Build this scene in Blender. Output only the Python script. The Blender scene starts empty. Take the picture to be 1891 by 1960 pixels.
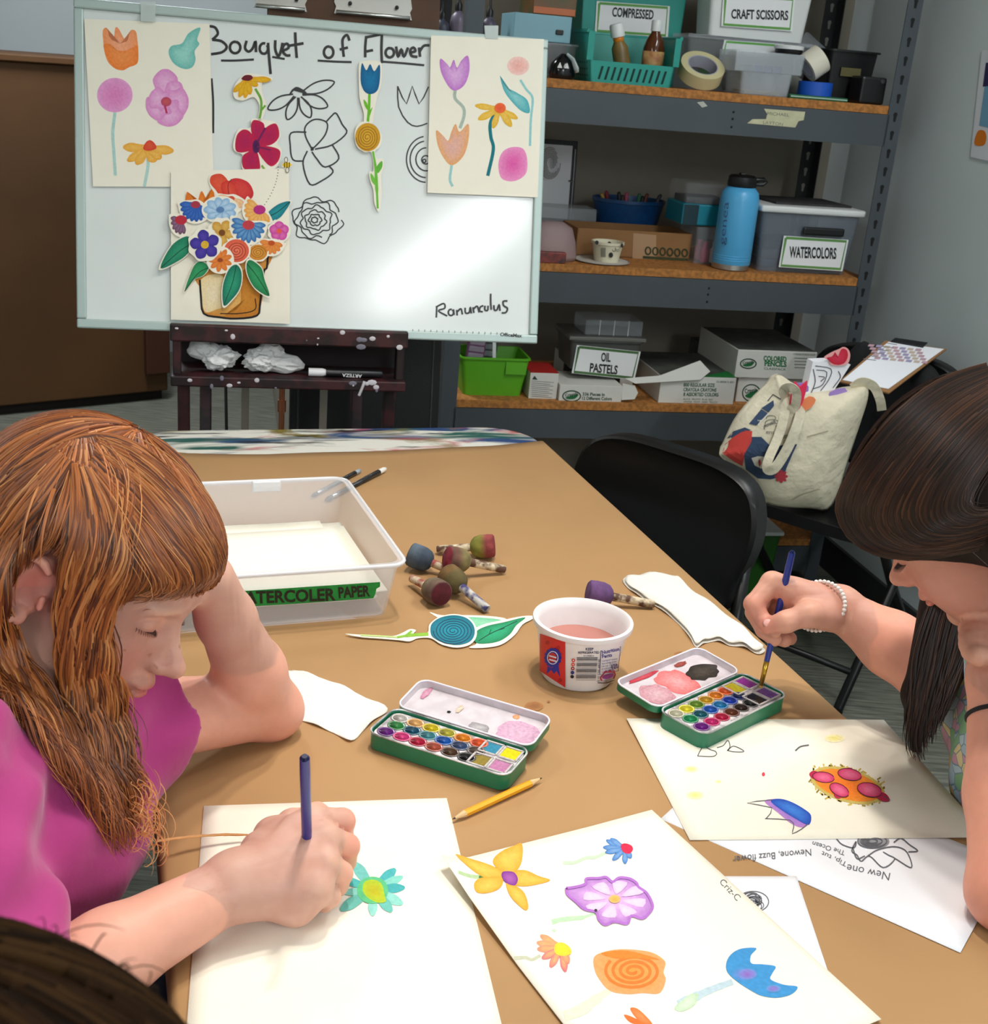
import bpy, bmesh, math, random
import numpy as np
from mathutils import Vector, Matrix, noise
from mathutils.geometry import tessellate_polygon
random.seed(7); np.random.seed(7)
SC = bpy.context.scene
COL = SC.collection
# ------------------------------------------------------------------ camera
FPX = 2340.0; CX, CY = 945.5,980.0
PITCH = math.radians(20.2); ROLL = math.radians(4.83)
CAM = np.array([0.0,0.0,1.42])
_r0 = np.array([1,0,0.]); _u0 = np.array([0, math.sin(PITCH), math.cos(PITCH)])
FW = np.array([0, math.cos(PITCH),-math.sin(PITCH)])
RT = math.cos(ROLL) * _r0 + math.sin(ROLL) * _u0
UP = -math.sin(ROLL) * _r0 + math.cos(ROLL) * _u0
cd = bpy.data.cameras.new('camera'); cam = bpy.data.objects.new('camera', cd); COL.objects.link(cam)
cam.matrix_world = Matrix(((RT[0], UP[0],-FW[0], CAM[0]),(RT[1], UP[1],-FW[1], CAM[1]),(RT[2], UP[2],-FW[2], CAM[2]),(0,0,0,1)))
cd.sensor_fit = 'HORIZONTAL'; cd.sensor_width = 36.0; cd.lens = 36.0 * FPX / 1891.0
cd.clip_start = 0.02; cd.clip_end = 60
cd.dof.use_dof = True; cd.dof.focus_distance = 1.35; cd.dof.aperture_fstop = 24.0
SC.camera = cam
# ------------------------------------------------------------------ world, light, exposure
w = bpy.data.worlds.new('room_air'); SC.world = w; w.use_nodes = True
w.node_tree.nodes['Background'].inputs[0].default_value = (0.86,0.93,1.0,1)
w.node_tree.nodes['Background'].inputs[1].default_value = 0.2
SC.view_settings.view_transform = 'Standard'; SC.view_settings.look = 'None'
SC.view_settings.exposure = -0.08; SC.view_settings.gamma = 1.0; SC.view_settings.use_curve_mapping = False
def area_light(name, loc, size, power, col, target=None, sy=None, spread=180):
    l = bpy.data.lights.new(name, 'AREA'); l.energy = power; l.color = col; l.size = size
    if sy: l.shape = 'RECTANGLE'; l.size_y = sy
    l.spread = math.radians(spread)
    o = bpy.data.objects.new(name, l); COL.objects.link(o); o.location = loc
    d = Vector(target) - Vector(loc) if target is not None else Vector((0,0,-1))
    o.rotation_euler = d.to_track_quat('-Z', 'Y').to_euler(); return o
CEIL = 2.75
LAMPS = [((0.05,1.22, CEIL - 0.13),(0.0,1.0,0.75),6.2),((-0.02,1.52, CEIL - 0.13),(0.0,1.1,0.75),5.6),((0.5,1.5, CEIL - 0.13),(0.2,1.1,0.75),1.6)]
for i, (lo, tg, pw) in enumerate(LAMPS):
    area_light('ceiling_spot', lo, 0.08, pw, (1.0,0.93,0.84), tg, spread=120)
area_light('tube_light', (1.85,-2.3, CEIL - 0.09),0.22,105.0,(0.93,0.97,1.0), sy=2.4)
area_light('tube_light', (-1.6,-1.6, CEIL - 0.09),0.22,44.0,(0.93,0.97,1.0), sy=2.4)
area_light('tube_light', (-1.2,3.9, CEIL - 0.09),0.22,56.0,(0.93,0.97,1.0), sy=1.2)
area_light('tube_light', (1.05,1.75, CEIL - 0.09),0.22,24.0,(0.95,0.98,1.0), sy=1.2)  # added lamp beside the table, brightens the right wall and shelf front
# ------------------------------------------------------------------ pixel helpers
def ray(u, v): return (u - CX) / FPX * RT - (v - CY) / FPX * UP + FW
def T(u, v, z=0.74):
    d = ray(u, v); return CAM + d * ((z - CAM[2]) / d[2])
def D(u, v, t): return CAM + ray(u, v) * t
def VP(u, v, P0, n):
    d = ray(u, v); return CAM + d * (np.dot(np.array(P0) - CAM, n) / np.dot(d, n))
def proj(P):
    q = np.asarray(P) - CAM; ww = q @ FW
    return CX + FPX * (q @ RT) / ww, CY - FPX * (q @ UP) / ww, ww
TZ = 0.74
# ------------------------------------------------------------------ materials
def lin(c):
    c = [x / 255.0 for x in c[:3]]
    return tuple(x / 12.92 if x <= 0.04045 else ((x + 0.055) / 1.055) ** 2.4 for x in c)
MATS = {}
def mat(name, col=(128,128,128), rough=0.6, metal=0.0, noise=None, bump=None, col2=None, spec=0.5, vcol=False, alpha=1.0, sss=0.0, coat=0.0, stretch=None, trans=0.0, emit=0.0, sheen=0.0):
    if name in MATS: return MATS[name]
    m = bpy.data.materials.new(name); m.use_nodes = True
    nt = m.node_tree; N = nt.nodes; L = nt.links; b = N['Principled BSDF']
    b.inputs['Roughness'].default_value = rough; b.inputs['Metallic'].default_value = metal
    b.inputs['Specular IOR Level'].default_value = spec
    c = lin(col) + (1,)
    b.inputs['Base Color'].default_value = c
    tc = None
    def coords():
        nonlocal tc
        if tc is None:
            t = N.new('ShaderNodeTexCoord'); mp = N.new('ShaderNodeMapping'); L.new(t.outputs['Object'], mp.inputs[0])
            if stretch: mp.inputs['Scale'].default_value = stretch
            tc = mp.outputs[0]
        return tc
    src = None
    if vcol:
        a = N.new('ShaderNodeAttribute'); a.attribute_name = 'Col'; src = a.outputs['Color']
    if noise:
        nz = N.new('ShaderNodeTexNoise'); nz.inputs['Scale'].default_value = noise[0]; nz.inputs['Detail'].default_value = 6
        L.new(coords(), nz.inputs['Vector'])
        cr = N.new('ShaderNodeValToRGB'); cr.color_ramp.elements[0].position = 0.5 - noise[2] if len(noise) > 2 else 0.3
        cr.color_ramp.elements[1].position = 0.5 + noise[2] if len(noise) > 2 else 0.7
        L.new(nz.outputs['Fac'], cr.inputs[0])
        if src is None:
            c2 = lin(col2) + (1,) if col2 else tuple(x * (1 - noise[1]) for x in c[:3]) + (1,)
            cr.color_ramp.elements[0].color = c2; cr.color_ramp.elements[1].color = c
            src = cr.outputs[0]
        else:
            k = 1 - noise[1]
            cr.color_ramp.elements[0].color = (k, k, k, 1); cr.color_ramp.elements[1].color = (1,1,1,1)
            mx = N.new('ShaderNodeMix'); mx.data_type = 'RGBA'; mx.blend_type = 'MULTIPLY'; mx.inputs[0].default_value = 1.0
            L.new(src, mx.inputs[6]); L.new(cr.outputs[0], mx.inputs[7]); src = mx.outputs[2]
    if src is not None: L.new(src, b.inputs['Base Color'])
    if bump:
        nz = N.new('ShaderNodeTexNoise'); nz.inputs['Scale'].default_value = bump[0]; nz.inputs['Detail'].default_value = 4
        L.new(coords(), nz.inputs['Vector'])
        bp = N.new('ShaderNodeBump'); bp.inputs['Strength'].default_value = bump[1]; bp.inputs['Distance'].default_value = bump[2] if len(bump) > 2 else 0.002
        L.new(nz.outputs['Fac'], bp.inputs['Height']); L.new(bp.outputs[0], b.inputs['Normal'])
    if sss:
        b.inputs['Subsurface Weight'].default_value = sss; b.inputs['Subsurface Radius'].default_value = (0.012,0.005,0.003)
        b.inputs['Subsurface Scale'].default_value = 0.5
    if coat: b.inputs['Coat Weight'].default_value = coat; b.inputs['Coat Roughness'].default_value = 0.08
    if sheen: b.inputs['Sheen Weight'].default_value = sheen
    if trans: b.inputs['Transmission Weight'].default_value = trans; b.inputs['IOR'].default_value = 1.33
    if emit:
        b.inputs['Emission Color'].default_value = c; b.inputs['Emission Strength'].default_value = emit
    if alpha < 1:
        tr = N.new('ShaderNodeBsdfTransparent'); ms = N.new('ShaderNodeMixShader'); ms.inputs[0].default_value = alpha
        L.new(tr.outputs[0], ms.inputs[1]); L.new(b.outputs[0], ms.inputs[2]); L.new(ms.outputs[0], N['Material Output'].inputs[0])
    MATS[name] = m; return m
PAINT = mat('pigment', vcol=True, rough=0.85, noise=(260,0.16))
INK = mat('black_ink', (18,17,20),0.55)
PRINTM = mat('printed_colour', vcol=True, rough=0.5)
# ------------------------------------------------------------------ object helpers
MW = {}          # world matrix of each thing
def Rz(a): return Matrix.Rotation(a, 4, 'Z')
def thing(name, label, cat, loc=(0,0,0), rz=0.0, group=None, M=None):
    o = bpy.data.objects.new(name, None); COL.objects.link(o); o.empty_display_size = 0.05
    mw = M if M is not None else Matrix.Translation(Vector([float(x) for x in loc])) @ Rz(rz)
    o.matrix_world = mw; MW[o] = mw.copy()
    o['label'] = label; o['category'] = cat
    if group: o['group'] = group
    return o
def tag(o, label, cat, group=None, kind=None):
    o['label'] = label; o['category'] = cat
    if group: o['group'] = group
    if kind: o['kind'] = kind
    return o
def root_mat(p):
    while p is not None and p not in MW: p = p.parent
    return MW[p] if p is not None else Matrix.Identity(4)
class MB:
    """collects geometry; build() links it as one mesh object"""
    def __init__(s): s.v = []; s.f = []; s.c = None; s.mi = None
    def add(s, vs, fs, col=None):
        o = len(s.v); s.v.extend([tuple(map(float, x)) for x in vs]); s.f.extend([tuple(i + o for i in f) for f in fs])
        if col is not None:
            if s.c is None: s.c = []
            if len(s.c) < o: s.c.extend([(1,1,1)] * (o - len(s.c)))
            s.c.extend(list(col) if (hasattr(col[0], '__len__')) else [col] * len(vs))
        elif s.c is not None: s.c.extend([(1,1,1)] * len(vs))
        return s
    def box(s, c, sz, bev=0.0, M=None, col=None, taper=1.0):
        x, y, z = [k / 2 for k in sz]
        if bev <= 0:
            vs = [(-x, -y, -z),(x, -y, -z),(x, y, -z),(-x, y, -z),(-x * taper, -y * taper, z),(x * taper, -y * taper, z),(x * taper, y * taper, z),(-x * taper, y * taper, z)]
            fs = [(3,2,1,0),(4,5,6,7),(0,1,5,4),(1,2,6,5),(2,3,7,6),(3,0,4,7)]
        else:
            bm = bmesh.new(); bmesh.ops.create_cube(bm, size=1)
            for v in bm.verts:
                t = taper if v.co.z > 0 else 1
                v.co = Vector((v.co.x * sz[0] * t, v.co.y * sz[1] * t, v.co.z * sz[2]))
            bmesh.ops.bevel(bm, geom=bm.edges[:], offset=min(bev, 0.49 * min(sz)), segments=2, affect='EDGES', profile=0.5)
            bm.verts.index_update(); vs = [tuple(v.co) for v in bm.verts]; fs = [tuple(v.index for v in f.verts) for f in bm.faces]; bm.free()
        if M is not None: vs = [tuple(M @ Vector(v)) for v in vs]
        return s.add([(v[0] + c[0], v[1] + c[1], v[2] + c[2]) for v in vs], fs, col)
    def tube(s, pts, rad, n=8, cap=True, col=None, closed=False, sx=1.0):
        P = [Vector([float(a) for a in q]) for q in pts]; m = len(P)
        rad = [rad] * m if not hasattr(rad, '__len__') else rad
        vs = []; fs = []; up = None
        for i in range(m):
            if closed: t = P[(i + 1) % m] - P[i - 1]
            else: t = P[min(i + 1, m - 1)] - P[max(i - 1,0)]
            if t.length < 1e-9: t = Vector((0,0,1))
            t.normalize()
            if up is None: up = t.orthogonal().normalized()
            up = (up - t * up.dot(t)); up = up.normalized() if up.length > 1e-6 else t.orthogonal().normalized()
            q = t.cross(up)
            for k in range(n):
                a = 2 * math.pi * k / n
                vs.append(tuple(P[i] + (up * math.cos(a) * sx + q * math.sin(a)) * rad[i]))
        lim = m if closed else m - 1
        for i in range(lim):
            j = (i + 1) % m
            for k in range(n): fs.append((i * n + k, i * n + (k + 1) % n, j * n + (k + 1) % n, j * n + k))
        if cap and not closed: fs.append(tuple(range(n - 1,-1,-1))); fs.append(tuple((m - 1) * n + k for k in range(n)))
        return s.add(vs, fs, col)
    def lathe(s, prof, n=32, c=(0,0,0), M=None, sx=1.0, sy=1.0, col=None, closed=False):
        vs = []; fs = []; m = len(prof)
        for (r, z) in prof:
            for k in range(n):
                a = 2 * math.pi * k / n; vs.append((r * math.cos(a) * sx, r * math.sin(a) * sy, z))
        lim = m if closed else m - 1
        for i in range(lim):
            j = (i + 1) % m
            for k in range(n): fs.append((i * n + k, i * n + (k + 1) % n, j * n + (k + 1) % n, j * n + k))
        if not closed:
            if prof[0][0] > 1e-6: fs.append(tuple(range(n - 1,-1,-1)))
            if prof[-1][0] > 1e-6: fs.append(tuple((m - 1) * n + k for k in range(n)))
        if M is not None: vs = [tuple(M @ Vector(v)) for v in vs]
        return s.add([(v[0] + c[0], v[1] + c[1], v[2] + c[2]) for v in vs], fs, col)
    def prism(s, poly, h, M=None, col=None):
        """poly: 2D outline extruded from z=0 to z=h, M places it"""
        n = len(poly)
        a = sum(poly[i][0] * poly[(i + 1) % n][1] - poly[(i + 1) % n][0] * poly[i][1] for i in range(n))
        if a < 0: poly = poly[::-1]
        vs = [(p[0], p[1],0) for p in poly] + [(p[0], p[1], h) for p in poly]
        fs = [(i, (i + 1) % n, n + (i + 1) % n, n + i) for i in range(n)]
        tr = tessellate_polygon([[Vector((p[0], p[1],0)) for p in poly]])
        for t in tr:
            i, j, k = t
            ar = (poly[j][0] - poly[i][0]) * (poly[k][1] - poly[i][1]) - (poly[k][0] - poly[i][0]) * (poly[j][1] - poly[i][1])
            if ar < 0: j, k = k, j
            fs.append((n + i, n + j, n + k)); fs.append((i, k, j))
        if M is not None: vs = [tuple(M @ Vector(v)) for v in vs]
        return s.add(vs, fs, col)
    def build(s, name, m, parent=None, smooth=False, world=False, auto=None, kind=None):
        me = bpy.data.meshes.new(name)
        v = s.v
        if world and parent is not None:
            I = root_mat(parent).inverted(); v = [tuple(I @ Vector(q)) for q in v]
        me.from_pydata(v, [], s.f); me.update()
        if s.c is not None:
            at = me.color_attributes.new('Col', 'FLOAT_COLOR', 'POINT')
            buf = np.ones((len(s.v),4), np.float32); buf[:, :3] = np.array(s.c, np.float32); at.data.foreach_set('color', buf.ravel())
        if m is not None: me.materials.append(m)
        if smooth:
            for p in me.polygons: p.use_smooth = True
            if auto is not None: me.set_sharp_from_angle(angle=math.radians(auto))
        o = bpy.data.objects.new(name, me); COL.objects.link(o)
        if parent is not None: o.parent = parent
        if kind: o['kind'] = kind
        return o
def struct(name, mb, m, label=None):
    o = mb.build(name, m); o['kind'] = 'structure'
    if label: o['label'] = label
    return o
def copy_thing(root, loc=None, rz=None, label=None, M=None):
    r = root.copy(); COL.objects.link(r)
    mw = M if M is not None else Matrix.Translation(Vector(loc)) @ Rz(rz or 0)
    r.matrix_world = mw; MW[r] = mw
    if label: r['label'] = label
    for ch in list(root.children):
        c = ch.copy(); COL.objects.link(c); c.parent = r
        for g in ch.children:
            d = g.copy(); COL.objects.link(d); d.parent = c
    return r
# ------------------------------------------------------------------ flat marks on planes
def smooth_closed(pts, n=6):
    m = len(pts); out = []
    for i in range(m):
        p0, p1, p2, p3 = [np.array(pts[(i + k - 1) % m], float) for k in range(4)]
        for j in range(n):
            t = j / n
            out.append(tuple(0.5 * ((2 * p1) + (-p0 + p2) * t + (2 * p0 - 5 * p1 + 4 * p2 - p3) * t * t + (-p0 + 3 * p1 - 3 * p2 + p3) * t ** 3)))
    return out
def smooth_open(pts, n=6):
    P = [np.array(q, float) for q in pts]
    if len(P) < 3: return [tuple(P[0] + (P[-1] - P[0]) * k / n) for k in range(n + 1)]
    P = [2 * P[0] - P[1]] + P + [2 * P[-1] - P[-2]]; out = []
    for i in range(1, len(P) - 2):
        p0, p1, p2, p3 = P[i - 1:i + 3]
        for j in range(n):
            t = j / n
            out.append(tuple(0.5 * ((2 * p1) + (-p0 + p2) * t + (2 * p0 - 5 * p1 + 4 * p2 - p3) * t * t + (-p0 + 3 * p1 - 3 * p2 + p3) * t ** 3)))
    out.append(tuple(P[-2])); return out
class Flat:
    """marks on a plane: outlines are given as photograph pixels and land on the real plane"""
    def __init__(s, pt, nrm, off=0.0004, bend=None): s.pt = pt; s.n = np.array(nrm, float); s.off = off; s.mb = MB(); s.lay = 0; s.bend = bend
    def w(s, u, v, k=0.0):
        q = np.array(s.pt(u, v)) + s.n * (s.off + k + s.lay * 0.00006)
        if s.bend: q = q + s.n * s.bend(q)
        return q
    def area(s, pts, col, col2=None, sm=5, center=None):
        """filled outline; col at the rim, col2 in the middle"""
        s.lay += 1
        q = smooth_closed(pts, sm) if sm else list(pts)
        if center is None: center = (sum(p[0] for p in q) / len(q), sum(p[1] for p in q) / len(q))
        c1 = lin(col); c2 = lin(col2) if col2 else c1
        if col2 is None:
            vs = [s.w(*p) for p in q]
            tr = tessellate_polygon([[Vector((p[0], p[1],0)) for p in q]])
            fs = []
            for i, j, k in tr:
                nn = np.cross(vs[j] - vs[i], vs[k] - vs[i]); fs.append((i, j, k) if nn @ s.n > 0 else (i, k, j))
            s.mb.add(vs, fs, c1)
        else:
            n = len(q); vs = []; cs = []
            rings = [1.0,0.72,0.4]
            for t in rings:
                for p in q:
                    vs.append(s.w(center[0] + (p[0] - center[0]) * t, center[1] + (p[1] - center[1]) * t))
                    cs.append(tuple(c2[i] + (c1[i] - c2[i]) * t ** 1.5 for i in range(3)))
            vs.append(s.w(*center)); cs.append(c2); fs = []
            for a in range(2):
                for i in range(n): fs.append((a * n + i, a * n + (i + 1) % n, (a + 1) * n + (i + 1) % n, (a + 1) * n + i))
            for i in range(n): fs.append((2 * n + i, 2 * n + (i + 1) % n, 3 * n))
            f = fs[0]; nn = np.cross(vs[f[1]] - vs[f[0]], vs[f[2]] - vs[f[0]])
            if nn @ s.n < 0: fs = [t[::-1] for t in fs]
            s.mb.add(vs, fs, cs)
        return s
    def stroke(s, pts, wpx, col=(18,17,20), sm=5, taper=False):
        s.lay += 1
        q = smooth_open(pts, sm) if sm else [tuple(p) for p in pts]
        vs = []; n = len(q); c = lin(col)
        for i in range(n):
            a = np.array(q[max(i - 1,0)]); b = np.array(q[min(i + 1, n - 1)]); d = b - a; L = np.hypot(*d) or 1
            wd = (wpx[i * len(wpx) // n] if hasattr(wpx, '__len__') else wpx) / 2
            if taper: wd *= (0.25 + 0.75 * math.sin(math.pi * min(1,(i + 0.5) / n * 1.0)))
            nx, ny = -d[1] / L * wd, d[0] / L * wd
            vs.append(s.w(q[i][0] + nx, q[i][1] + ny)); vs.append(s.w(q[i][0] - nx, q[i][1] - ny))
        fs = [(2 * i, 2 * i + 1,2 * i + 3,2 * i + 2) for i in range(n - 1)]
        f = fs[0]; nn = np.cross(vs[f[1]] - vs[f[0]], vs[f[2]] - vs[f[0]])
        if nn @ s.n < 0: fs = [t[::-1] for t in fs]
        s.mb.add(vs, fs, c); return s
    def ring(s, c, rx, ry, wpx, col=(18,17,20), n=28, a0=0, a1=360):
        return s.stroke([(c[0] + rx * math.cos(math.radians(a0 + (a1 - a0) * i / n)), c[1] + ry * math.sin(math.radians(a0 + (a1 - a0) * i / n))) for i in range(n + 1)], wpx, col, sm=0)
    def disc(s, c, rx, ry, col, col2=None, n=14):
        return s.area([(c[0] + rx * math.cos(2 * math.pi * i / n), c[1] + ry * math.sin(2 * math.pi * i / n)) for i in range(n)], col, col2, sm=2)
    def text(s, txt, p0, p1, hpx, col=(18,17,20), shear=0.0, bold=0.0, up=None):
        """text from pixel p0 to p1 along the baseline, capital height hpx; up = pixel direction of the letters' top"""
        s.lay += 1
        vs, fs, wd, hh = text_mesh(txt, bold, shear)
        p0 = np.array(p0, float); p1 = np.array(p1, float); d = p1 - p0
        if up is None: up = np.array([d[1],-d[0]]) / np.hypot(*d)
        up = np.array(up, float) / np.hypot(*up)
        q = [s.w(*(p0 + d * (x / wd) + up * hpx * (y / hh))) for x, y in vs]
        out = []
        for f in fs:
            nn = np.cross(q[f[1]] - q[f[0]], q[f[2]] - q[f[0]]); out.append(f if nn @ s.n > 0 else f[::-1])
        s.mb.add(q, out, lin(col)); return s
    def build(s, name, parent, m=None): return s.mb.build(name, m or PRINTM, parent, world=True)
_TX = {}
def text_mesh(txt, bold=0.0, shear=0.0):
    key = (txt, bold, shear)
    if key in _TX: return _TX[key]
    cu = bpy.data.curves.new('lettering', 'FONT'); cu.body = txt; cu.size = 1.0; cu.offset = bold; cu.shear = shear; cu.resolution_u = 3
    ob = bpy.data.objects.new('lettering', cu); COL.objects.link(ob)
    dg = bpy.context.evaluated_depsgraph_get(); me = bpy.data.meshes.new_from_object(ob.evaluated_get(dg))
    vs = [(v.co.x, v.co.y) for v in me.vertices]; fs = [tuple(p.vertices) for p in me.polygons]
    bpy.data.objects.remove(ob); bpy.data.curves.remove(cu); bpy.data.meshes.remove(me)
    x0 = min(v[0] for v in vs); x1 = max(v[0] for v in vs)
    vs = [(v[0] - x0, v[1]) for v in vs]
    _TX[key] = (vs, fs, x1 - x0,0.69); return _TX[key]
def tplane(z): return lambda u, v: T(u, v, z)
# ================================================================== setting
THS = math.radians(13.0)                 # the room (shelf wall) is turned a little against the camera
NA = np.array([math.cos(THS), math.sin(THS),0]); NN = np.array([-math.sin(THS), math.cos(THS),0])
def room(a, d, z): return NA * a + NN * d + np.array([0,0, z])
def room_M(a, d, z=0.0): return Matrix.Translation(Vector(room(a, d, z))) @ Rz(THS)
RW = 1.845                                # right wall
m_wall = mat('painted_wall', (218,228,228),0.85, noise=(3,0.06), bump=(180,0.12,0.001))
m_wall2 = mat('shelf_wall_paint', (150,142,128),0.9, noise=(2.5,0.12), bump=(180,0.12,0.001))
def carpet():
    m = mat('carpet', (126,128,116),0.95, noise=(9,0.4,0.16), col2=(84,86,76), stretch=(1.0,14.0,1.0), bump=(420,0.5,0.004))
    return m
mb = MB(); mb.box((0,0,-0.05),(9.4,11.0,0.1), M=Rz(THS)); 
o = struct('floor', mb, carpet())
o.location = (0.0,1.0,0)
def wallbox(name, a0, a1, d0, d1, z0, z1, m):
    mb = MB(); c = room((a0 + a1) / 2,(d0 + d1) / 2,(z0 + z1) / 2); mb.box((0,0,0),(a1 - a0, d1 - d0, z1 - z0), M=Rz(THS))
    o = struct(name, mb, m); o.location = Vector(c); return o
wallbox('wall_back', 0.30, RW, 3.72,3.84,0, CEIL, m_wall2)
wallbox('wall_side', 0.18,0.30,3.72,5.9,0, CEIL, m_wall2)
wallbox('wall_far', -3.6,0.30,5.9,6.02,0, CEIL, mat('far_wall_paint', (178,186,190),0.9, noise=(2,0.06)))
wallbox('wall_right', RW, RW + 0.12,-4.2,3.84,0, CEIL, m_wall)
wallbox('wall_left', -3.72,-3.6,-4.2,6.02,0, CEIL, m_wall)
wallbox('wall_rear', -3.6, RW, -4.32,-4.2,0, CEIL, m_wall)
wallbox('ceiling', -3.72, RW + 0.12,-4.32,6.02, CEIL, CEIL + 0.1, mat('ceiling_tile', (224,224,218),0.95, bump=(90,0.2)))
wallbox('baseboard_right', RW - 0.012, RW, -4.2,3.72,0,0.1, mat('rubber_base', (52,52,54),0.6))
m_lamp = mat('lamp_housing', (230,230,226),0.5)
lampmod = None
for i, (lo, tg, pw) in enumerate(LAMPS):
    t = thing('ceiling_lamp', ['white spot lamp on the ceiling over the watercolor tins', 'white spot lamp on the ceiling over the foam daubers', 'white spot lamp on the ceiling over the right table side'][i], 'lamp', (lo[0], lo[1], CEIL))
    mb = MB(); mb.lathe([(0.05,0),(0.05,-0.02),(0.012,-0.025),(0.012,-0.06)],20); mb.build('mount', m_lamp, t)
    mb = MB(); mb.lathe([(0.03,-0.055),(0.09,-0.075),(0.098,-0.125),(0.092,-0.125),(0.085,-0.08),(0.03,-0.062)],24); mb.build('shade', m_lamp, t, smooth=True)
for i, (x, y, ln) in enumerate(((1.85,-2.3,2.4),(-1.6,-1.6,2.4),(-1.2,3.9,1.2),(1.05,1.75,1.2))):
    t = thing('tube_lamp', ['long white tube fixture on the ceiling by the right wall', 'long white tube fixture on the ceiling in the left half of the room', 'short white tube fixture on the ceiling before the far wall', 'added short white tube fixture on the ceiling, brightening the right wall'][i], 'lamp', (x, y, CEIL))
    mb = MB(); mb.box((0,0,-0.035),(0.3, ln + 0.06,0.07),0.01); mb.build('housing', m_lamp, t)
    mb = MB()
    for sx in (-0.06,0.06): mb.tube([(sx, -ln / 2,-0.078),(sx, ln / 2,-0.078)],0.013,8)
    mb.build('tube', mat('lit_tube', (250,252,255),0.4, emit=4.0), t)
bl = T(-260,824,0.0); brr = T(322,765,0.0)
dv = brr - bl; ln = float(np.hypot(dv[0], dv[1])); ang = math.atan2(dv[1], dv[0])
t = thing('partition_cabinet', 'large dark brown cabinet standing at the far left behind the whiteboard', 'cabinet', bl, ang)
m_br = mat('brown_laminate', (88,56,22),0.65, noise=(2.0,0.35), bump=(30,0.05))
hz = 1.285
mb = MB(); mb.box((ln / 2,0.25, hz / 2 + 0.02),(ln, 0.5, hz - 0.04),0.006); mb.build('body', m_br, t)
mb = MB(); mb.box((ln / 2,0.26,0.015),(ln - 0.03,0.46,0.05)); mb.build('plinth', mat('dark_plinth', (26,18,14),0.8), t)
mb = MB(); mb.box((ln / 2 - 0.02,0.24, hz + 0.012),(ln + 0.02,0.53,0.024),0.004); mb.build('top', m_br, t)
mb = MB(); mb.box((ln - 0.05,-0.012,0.27),(0.10,0.03,0.3),0.004); mb.build('corner_block', mat('dark_wood_block', (70,34,20),0.6), t)
# ================================================================== folding table and kraft paper
PH = math.radians(18.8)
TT = np.array([-math.sin(PH), math.cos(PH),0]); TN = np.array([math.cos(PH), math.sin(PH),0])
def tb(ac, al, z=TZ): return TN * ac + TT * al + np.array([0,0, z])
A0, A1 = 0.045,0.803; L0, L1 = 0.40,2.228
TM = Matrix.Translation(Vector(tb((A0 + A1) / 2,(L0 + L1) / 2,0))) @ Rz(PH)
table = thing('folding_table', 'paint-smeared white plastic folding table under brown kraft paper', 'table', M=TM)
TW, TL = (A1 - A0),(L1 - L0)
def rrect(w, l, r, n=8):
    o = []
    for cx, cy, a0 in ((w / 2 - r, l / 2 - r, 0),(-w / 2 + r, l / 2 - r, 90),(-w / 2 + r, -l / 2 + r, 180),(w / 2 - r, -l / 2 + r, 270)):
        for k in range(n + 1):
            a = math.radians(a0 + 90 * k / n); o.append((cx + r * math.cos(a), cy + r * math.sin(a)))
    return o
def smeared():
    m = mat('paint_smeared_plastic', (226,224,214),0.45)
    nt = m.node_tree; N = nt.nodes; L = nt.links; b = N['Principled BSDF']
    tc = N.new('ShaderNodeTexCoord'); src = None
    for i, (c, sc, lo, st) in enumerate([((40,70,120),9,.57,(0.35,1.6,1)),((30,90,80),11,.58,(0.3,1.5,1)),((190,80,90),14,.6,(0.4,1.2,1)),((120,105,30),12,.6,(0.5,1,1)),((25,25,28),18,.6,(0.3,1.6,1))]):
        mp = N.new('ShaderNodeMapping'); L.new(tc.outputs['Object'], mp.inputs[0]); mp.inputs['Scale'].default_value = st; mp.inputs['Location'].default_value = (i * 3.7, i * 1.9,0)
        nz = N.new('ShaderNodeTexNoise'); nz.inputs['Scale'].default_value = sc; nz.inputs['Detail'].default_value = 8; nz.inputs['Distortion'].default_value = 0.8; L.new(mp.outputs[0], nz.inputs['Vector'])
        cr = N.new('ShaderNodeValToRGB'); cr.color_ramp.elements[0].position = lo - 0.05; cr.color_ramp.elements[1].position = lo + 0.05; L.new(nz.outputs[0], cr.inputs[0])
        mx = N.new('ShaderNodeMix'); mx.data_type = 'RGBA'; mx.inputs[7].default_value = lin(c) + (1,)
        L.new(cr.outputs[0], mx.inputs[0])
        if src is None: mx.inputs[6].default_value = lin((226,224,214)) + (1,)
        else: L.new(src, mx.inputs[6])
        src = mx.outputs[2]
    L.new(src, b.inputs['Base Color']); return m
m_tab = smeared()
mb = MB(); mb.prism(rrect(TW, TL, 0.095),0.03, Matrix.Translation((0,0, TZ - 0.034)))
o = mb.build('tabletop', m_tab, table)
bv = o.modifiers.new('b', 'BEVEL'); bv.width = 0.006; bv.segments = 2; bv.limit_method = 'ANGLE'
mb = MB(); q = rrect(TW - 0.06, TL - 0.06,0.07)
mb.tube([(x, y, TZ - 0.05) for x, y in q],0.014,8, closed=True); mb.build('apron_frame', mat('grey_steel', (92,94,96),0.4,0.8), table)
m_leg = mat('dark_steel_tube', (58,58,60),0.4,0.7)
for s in (-1,1):
    y = s * (TL / 2 - (0.28 if s < 0 else 0.13))
    for sx in (-1,1):
        mb = MB(); mb.tube([(sx * 0.26, y, TZ - 0.05),(sx * 0.29, y + s * 0.06,0.02),(sx * 0.29, y + s * 0.06,0.0)],0.013,10); mb.build('leg', m_leg, table)
    mb = MB(); mb.tube([(-0.282, y + s * 0.045,0.2),(0.282, y + s * 0.045,0.2)],0.011,8); mb.build('crossbar', m_leg, table)
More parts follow.
